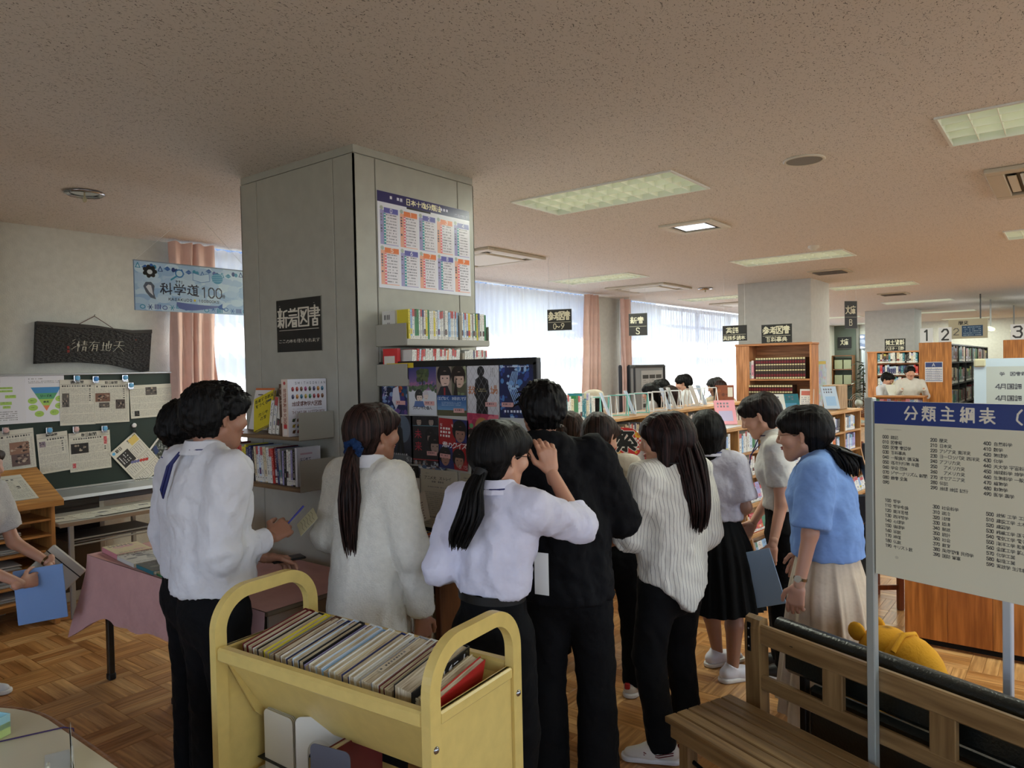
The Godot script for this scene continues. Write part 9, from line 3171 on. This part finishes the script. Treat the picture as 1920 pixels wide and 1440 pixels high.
	var cb := one("clipboard",bx(Vector3.ZERO,Vector3(0.26,0.30,0.006),0.002),mat(Color(0.52,0.62,0.72),0.4),"pale blue clipboard hanging from the hand of the woman in the polo shirt","clipboard",q.o.transform * (q.wr[0] + Vector3(0.012,-0.19,0.10)),deg_to_rad(199 + 85))
	cb.rotate_object_local(Vector3.BACK,0.28)
	# woman in the blue tee
	s = {"label": "woman with glasses and low ponytail in a light blue top and cream skirt","at": Vector3(3.538,0,-0.91),"yaw": deg_to_rad(190),"h": 1.58,"wide": 1.2,"skin": Color(0.70,0.52,0.43),"hair": "pony","hair_col": Color(0.10,0.085,0.085),"hs": 1.02,"bulk": 1.06,"head": Vector3(0,0.108,0.07),"lean": Vector3(0,-0.01,0.05),"hpitch": 0.08,"hyaw": 0.0,
		"tail": [[Vector3(0.0,-0.05,-0.10),Vector3(0.0,-0.075,-0.15),Vector3(0.0,-0.13,-0.185),Vector3(0.0,-0.19,-0.195)],[0.024,0.048,0.060,0.045],90,0.008],
		"arms": [[Vector3(0.06,-0.25,0.02),Vector3(0.03,-0.225,0.045),[Vector3(-0.05,-0.95,0.2),Vector3(0.9,0.1,0.2),[0.25,0.35,0.4,0.5],0.5]],[Vector3(-0.06,-0.25,0.0),Vector3(0.0,-0.2,0.1)]],
		"top": {"called": "tee_shirt","m": cloth(Color(0.47,0.60,0.82),0.3,2.4),"fat": 0.012,"arm": 0.072,"sleeve": [0.92,0.92],"flare": 1.18,"drop": 0.10,"hip": 1.12,"waist": 1.02,"flat": 0.82,"hems": [[Vector3(0,0.872,0),down]],"fold": 0.008},
		"bottom": {"kind": "skirt","m": cloth(Color(0.78,0.72,0.64),0.35,2.4),"hem": 0.16,"flare": 0.12,"pleats": 13,"depth": 0.018,"rise": -0.02}}
	person(s)
	glasses(s,Color(0.62,0.48,0.38))
	watch(s,0)
	q = s["_"]
	part("neckband",MB.new().tube([q.neck + Vector3(0.02,-0.01,-0.085),q.neck + Vector3(0.075,0.0,-0.02),q.neck + Vector3(0.05,-0.03,0.07)],0.008,6).mesh(),q.top,cloth(Color(0.22,0.27,0.36),0.3,3.0))
	var bag := thing("shoulder_bag","black shoulder bag on a wide strap across the back of the woman in blue","bag",q.o.position,q.o.rotation.y)
	part("strap",MB.new().tube([Vector3(0.06,1.365,-0.05),Vector3(0.01,1.33,-0.13),Vector3(-0.07,1.18,-0.165),Vector3(-0.15,1.02,-0.165),Vector3(-0.20,0.93,-0.13)],0.016,8,true,0.45).mesh(),bag,mat(Color(0.02,0.02,0.02),0.5))
	part("buckle",bx(Vector3(-0.095,1.125,-0.176),Vector3(0.04,0.012,0.01),0.002),bag,mat(Color(0.6,0.6,0.6),0.2,0.9))
	part("pouch",bx(Vector3(-0.25,0.80,-0.06),Vector3(0.09,0.24,0.26),0.03),bag,mat(Color(0.025,0.027,0.035),0.6))
	# woman at the picture edge
	s = {"label": "woman in a white ruffled short-sleeved top at the picture edge, holding a blue folder","at": Vector3(1.275,0,-4.80),"yaw": deg_to_rad(42),"h": 1.5,"lean": Vector3(0.0,-0.09,0.10),"skin": fair,"hair": "bob","hair_col": brown,"hs": 0.97,
		"arms": [[Vector3(0.02,-0.29,0.09),Vector3(-0.035,-0.12,0.215),[Vector3(-0.45,-0.8,0.1),Vector3(0.35,0.35,0.85),[0.25,0.3,0.35,0.35],0.3]],[Vector3(-0.04,-0.30,0.05),Vector3(0.10,-0.16,0.22),[Vector3(0.9,0.02,0.35),Vector3(-0.2,0.3,0.9),[0.1,0.8,0.9,0.9],0.3]]],
		"top": {"called": "blouse","m": cloth(Color(0.80,0.80,0.80),0.6,9.0),"fat": 0.02,"arm": 0.068,"sleeve": [0.75,0.75],"flare": 1.1,"hems": [[Vector3(0,0.82,0),down]]},
		"bottom": {"kind": "trousers","m": trouser,"r": 1.05},"shoes": mat(Color(0.8,0.8,0.8),0.5)}
	person(s)
	watch(s,0)
	q = s["_"]
	var rf := MB.new()
	for k in 5:
		var line := []
		for i in 26: line.append(Vector3(0.01 + k * 0.026 + 0.006 * sin(i * 1.9),1.16 - i * 0.012,0.142 - k * 0.006 + 0.007 * sin(i * 1.3 + k)))
		rf.tube(line,0.008,6)
	part("ruffle",rf.mesh(),q.top,cloth(Color(0.84,0.84,0.84),0.6,9.0))
	var fo := one("folder",bx(Vector3.ZERO,Vector3(0.235,0.30,0.008),0.002),mat(Color(0.46,0.60,0.80),0.5),"light blue folder held in front by the woman at the picture edge","folder",q.o.transform * (q.wr[0] + Vector3(-0.115,-0.14,0.005)),deg_to_rad(-28))
	fo.rotate_object_local(Vector3.BACK,0.06)
	fo = one("document_case",bx(Vector3.ZERO,Vector3(0.30,0.24,0.03),0.008),mat(Color(0.74,0.73,0.68),0.5),"off-white document case with black elastic held by the woman at the picture edge","case",q.o.transform * (q.wr[0] + Vector3(0.07,-0.10,-0.05)),deg_to_rad(-10))
	fo.rotate_object_local(Vector3.BACK,0.72)
	part("elastic",bx(Vector3(0.10,0,0),Vector3(0.006,0.245,0.034)),fo,mat(Color(0.05,0.05,0.05),0.6))
	# people in the background
	var far := [
		["woman with a cream cloth hat beyond the magazine shelf",Vector3(7.73,0,-4.72),150.0,1.46,"long",jet,Color(0.80,0.72,0.64),0.5],
		["woman with long black hair in profile at the window side of the magazine shelf",Vector3(8.46,0,-4.30),200.0,1.54,"long",jet,Color(0.76,0.76,0.76),0.2],
		["brown haired woman in white bending over the magazine shelf",Vector3(8.40,0,-4.02),215.0,1.50,"long",brown,Color(0.84,0.84,0.84),0.35],
		["black haired person between the brown haired woman and the smiling man",Vector3(8.94,0,-4.40),200.0,1.58,"short",jet,Color(0.80,0.80,0.80),0.2],
		["man in a white shirt with short black hair near the bright window",Vector3(9.44,0,-4.30),205.0,1.64,"short",jet,Color(0.82,0.82,0.82),0.2],
		["woman with long straight dark hair in a cream top, back turned, before the encyclopedia case",Vector3(9.56,0,-3.84),100.0,1.55,"long",brown,Color(0.78,0.71,0.62),0.0],
		["grey haired man in a pale shirt beside the encyclopedia case",Vector3(9.78,0,-3.98),225.0,1.58,"short",Color(0.30,0.30,0.30),Color(0.74,0.76,0.82),0.25],
		["man in a white shirt reading a large open book before the local history case",Vector3(14.69,0,-2.76),330.0,1.55,"short",jet,Color(0.82,0.82,0.84),0.4],
		["man in white and black beside the orange end panel, hand raised",Vector3(14.66,0,-2.38),290.0,1.68,"short",jet,Color(0.80,0.78,0.74),0.1]]
	var kk := 0
	for e in far:
		s = {"label": e[0],"at": e[1],"yaw": deg_to_rad(e[2]),"h": e[3],"male": e[4] == "short","skin": fair,"hair": e[4],"hair_col": e[5],"hpitch": e[7],"far": true,"hs": 0.97,"lip": Color(0.6,0.36,0.32),"bulk": 1.05,
			"top": {"called": "shirt","m": cloth(e[6],0.2,3.0),"hems": [[Vector3(0,0.86,0),down]],"fold": 0.006},"bottom": {"kind": "trousers","m": trouser}}
		if e[4] == "long": s["tail"] = [[Vector3(0,0.03,-0.06),Vector3(0,-0.10,-0.085),Vector3(0,-0.24,-0.10)],[0.06,0.072,0.06],40,0.011]
		if kk == 0: s["arms"] = [[Vector3(0.12,0.05,0.12),Vector3(-0.10,0.2,0.0)],[Vector3(-0.05,-0.28,0),Vector3(0,-0.2,0.1)]]
		if kk in [7,8]: s["arms"] = [[Vector3(0.06,-0.24,0.08),Vector3(-0.08,0.14,0.18)],[Vector3(-0.06,-0.24,0.08),Vector3(0.08,0.14,0.18)]]
		person(s)
		q = s["_"]
		if kk == 0: part("hat",MB.new().lathe([Vector2(0.125,0.0),Vector2(0.128,0.03),Vector2(0.11,0.075),Vector2(0.06,0.10),Vector2(0.001,0.105)],20,q.hd + Vector3(0,0.04,-0.01)).mesh(),q.o,cloth(Color(0.82,0.78,0.70),0.4,3.0))
		if kk == 7:
			var op := thing("open_book","large open white book in the hands of the reading man","book",q.o.transform * Vector3(0,1.18,0.30),q.o.rotation.y)
			for u in [-1.0,1.0]:
				var pg := part("page_half",bx(Vector3(u * 0.13,0,0),Vector3(0.25,0.34,0.012),0.003),op,mat(Color(0.80,0.79,0.74),0.7))
				pg.rotation = Vector3(-0.5,u * 0.25,0)
		kk += 1
const LAMP_Y := -0.012
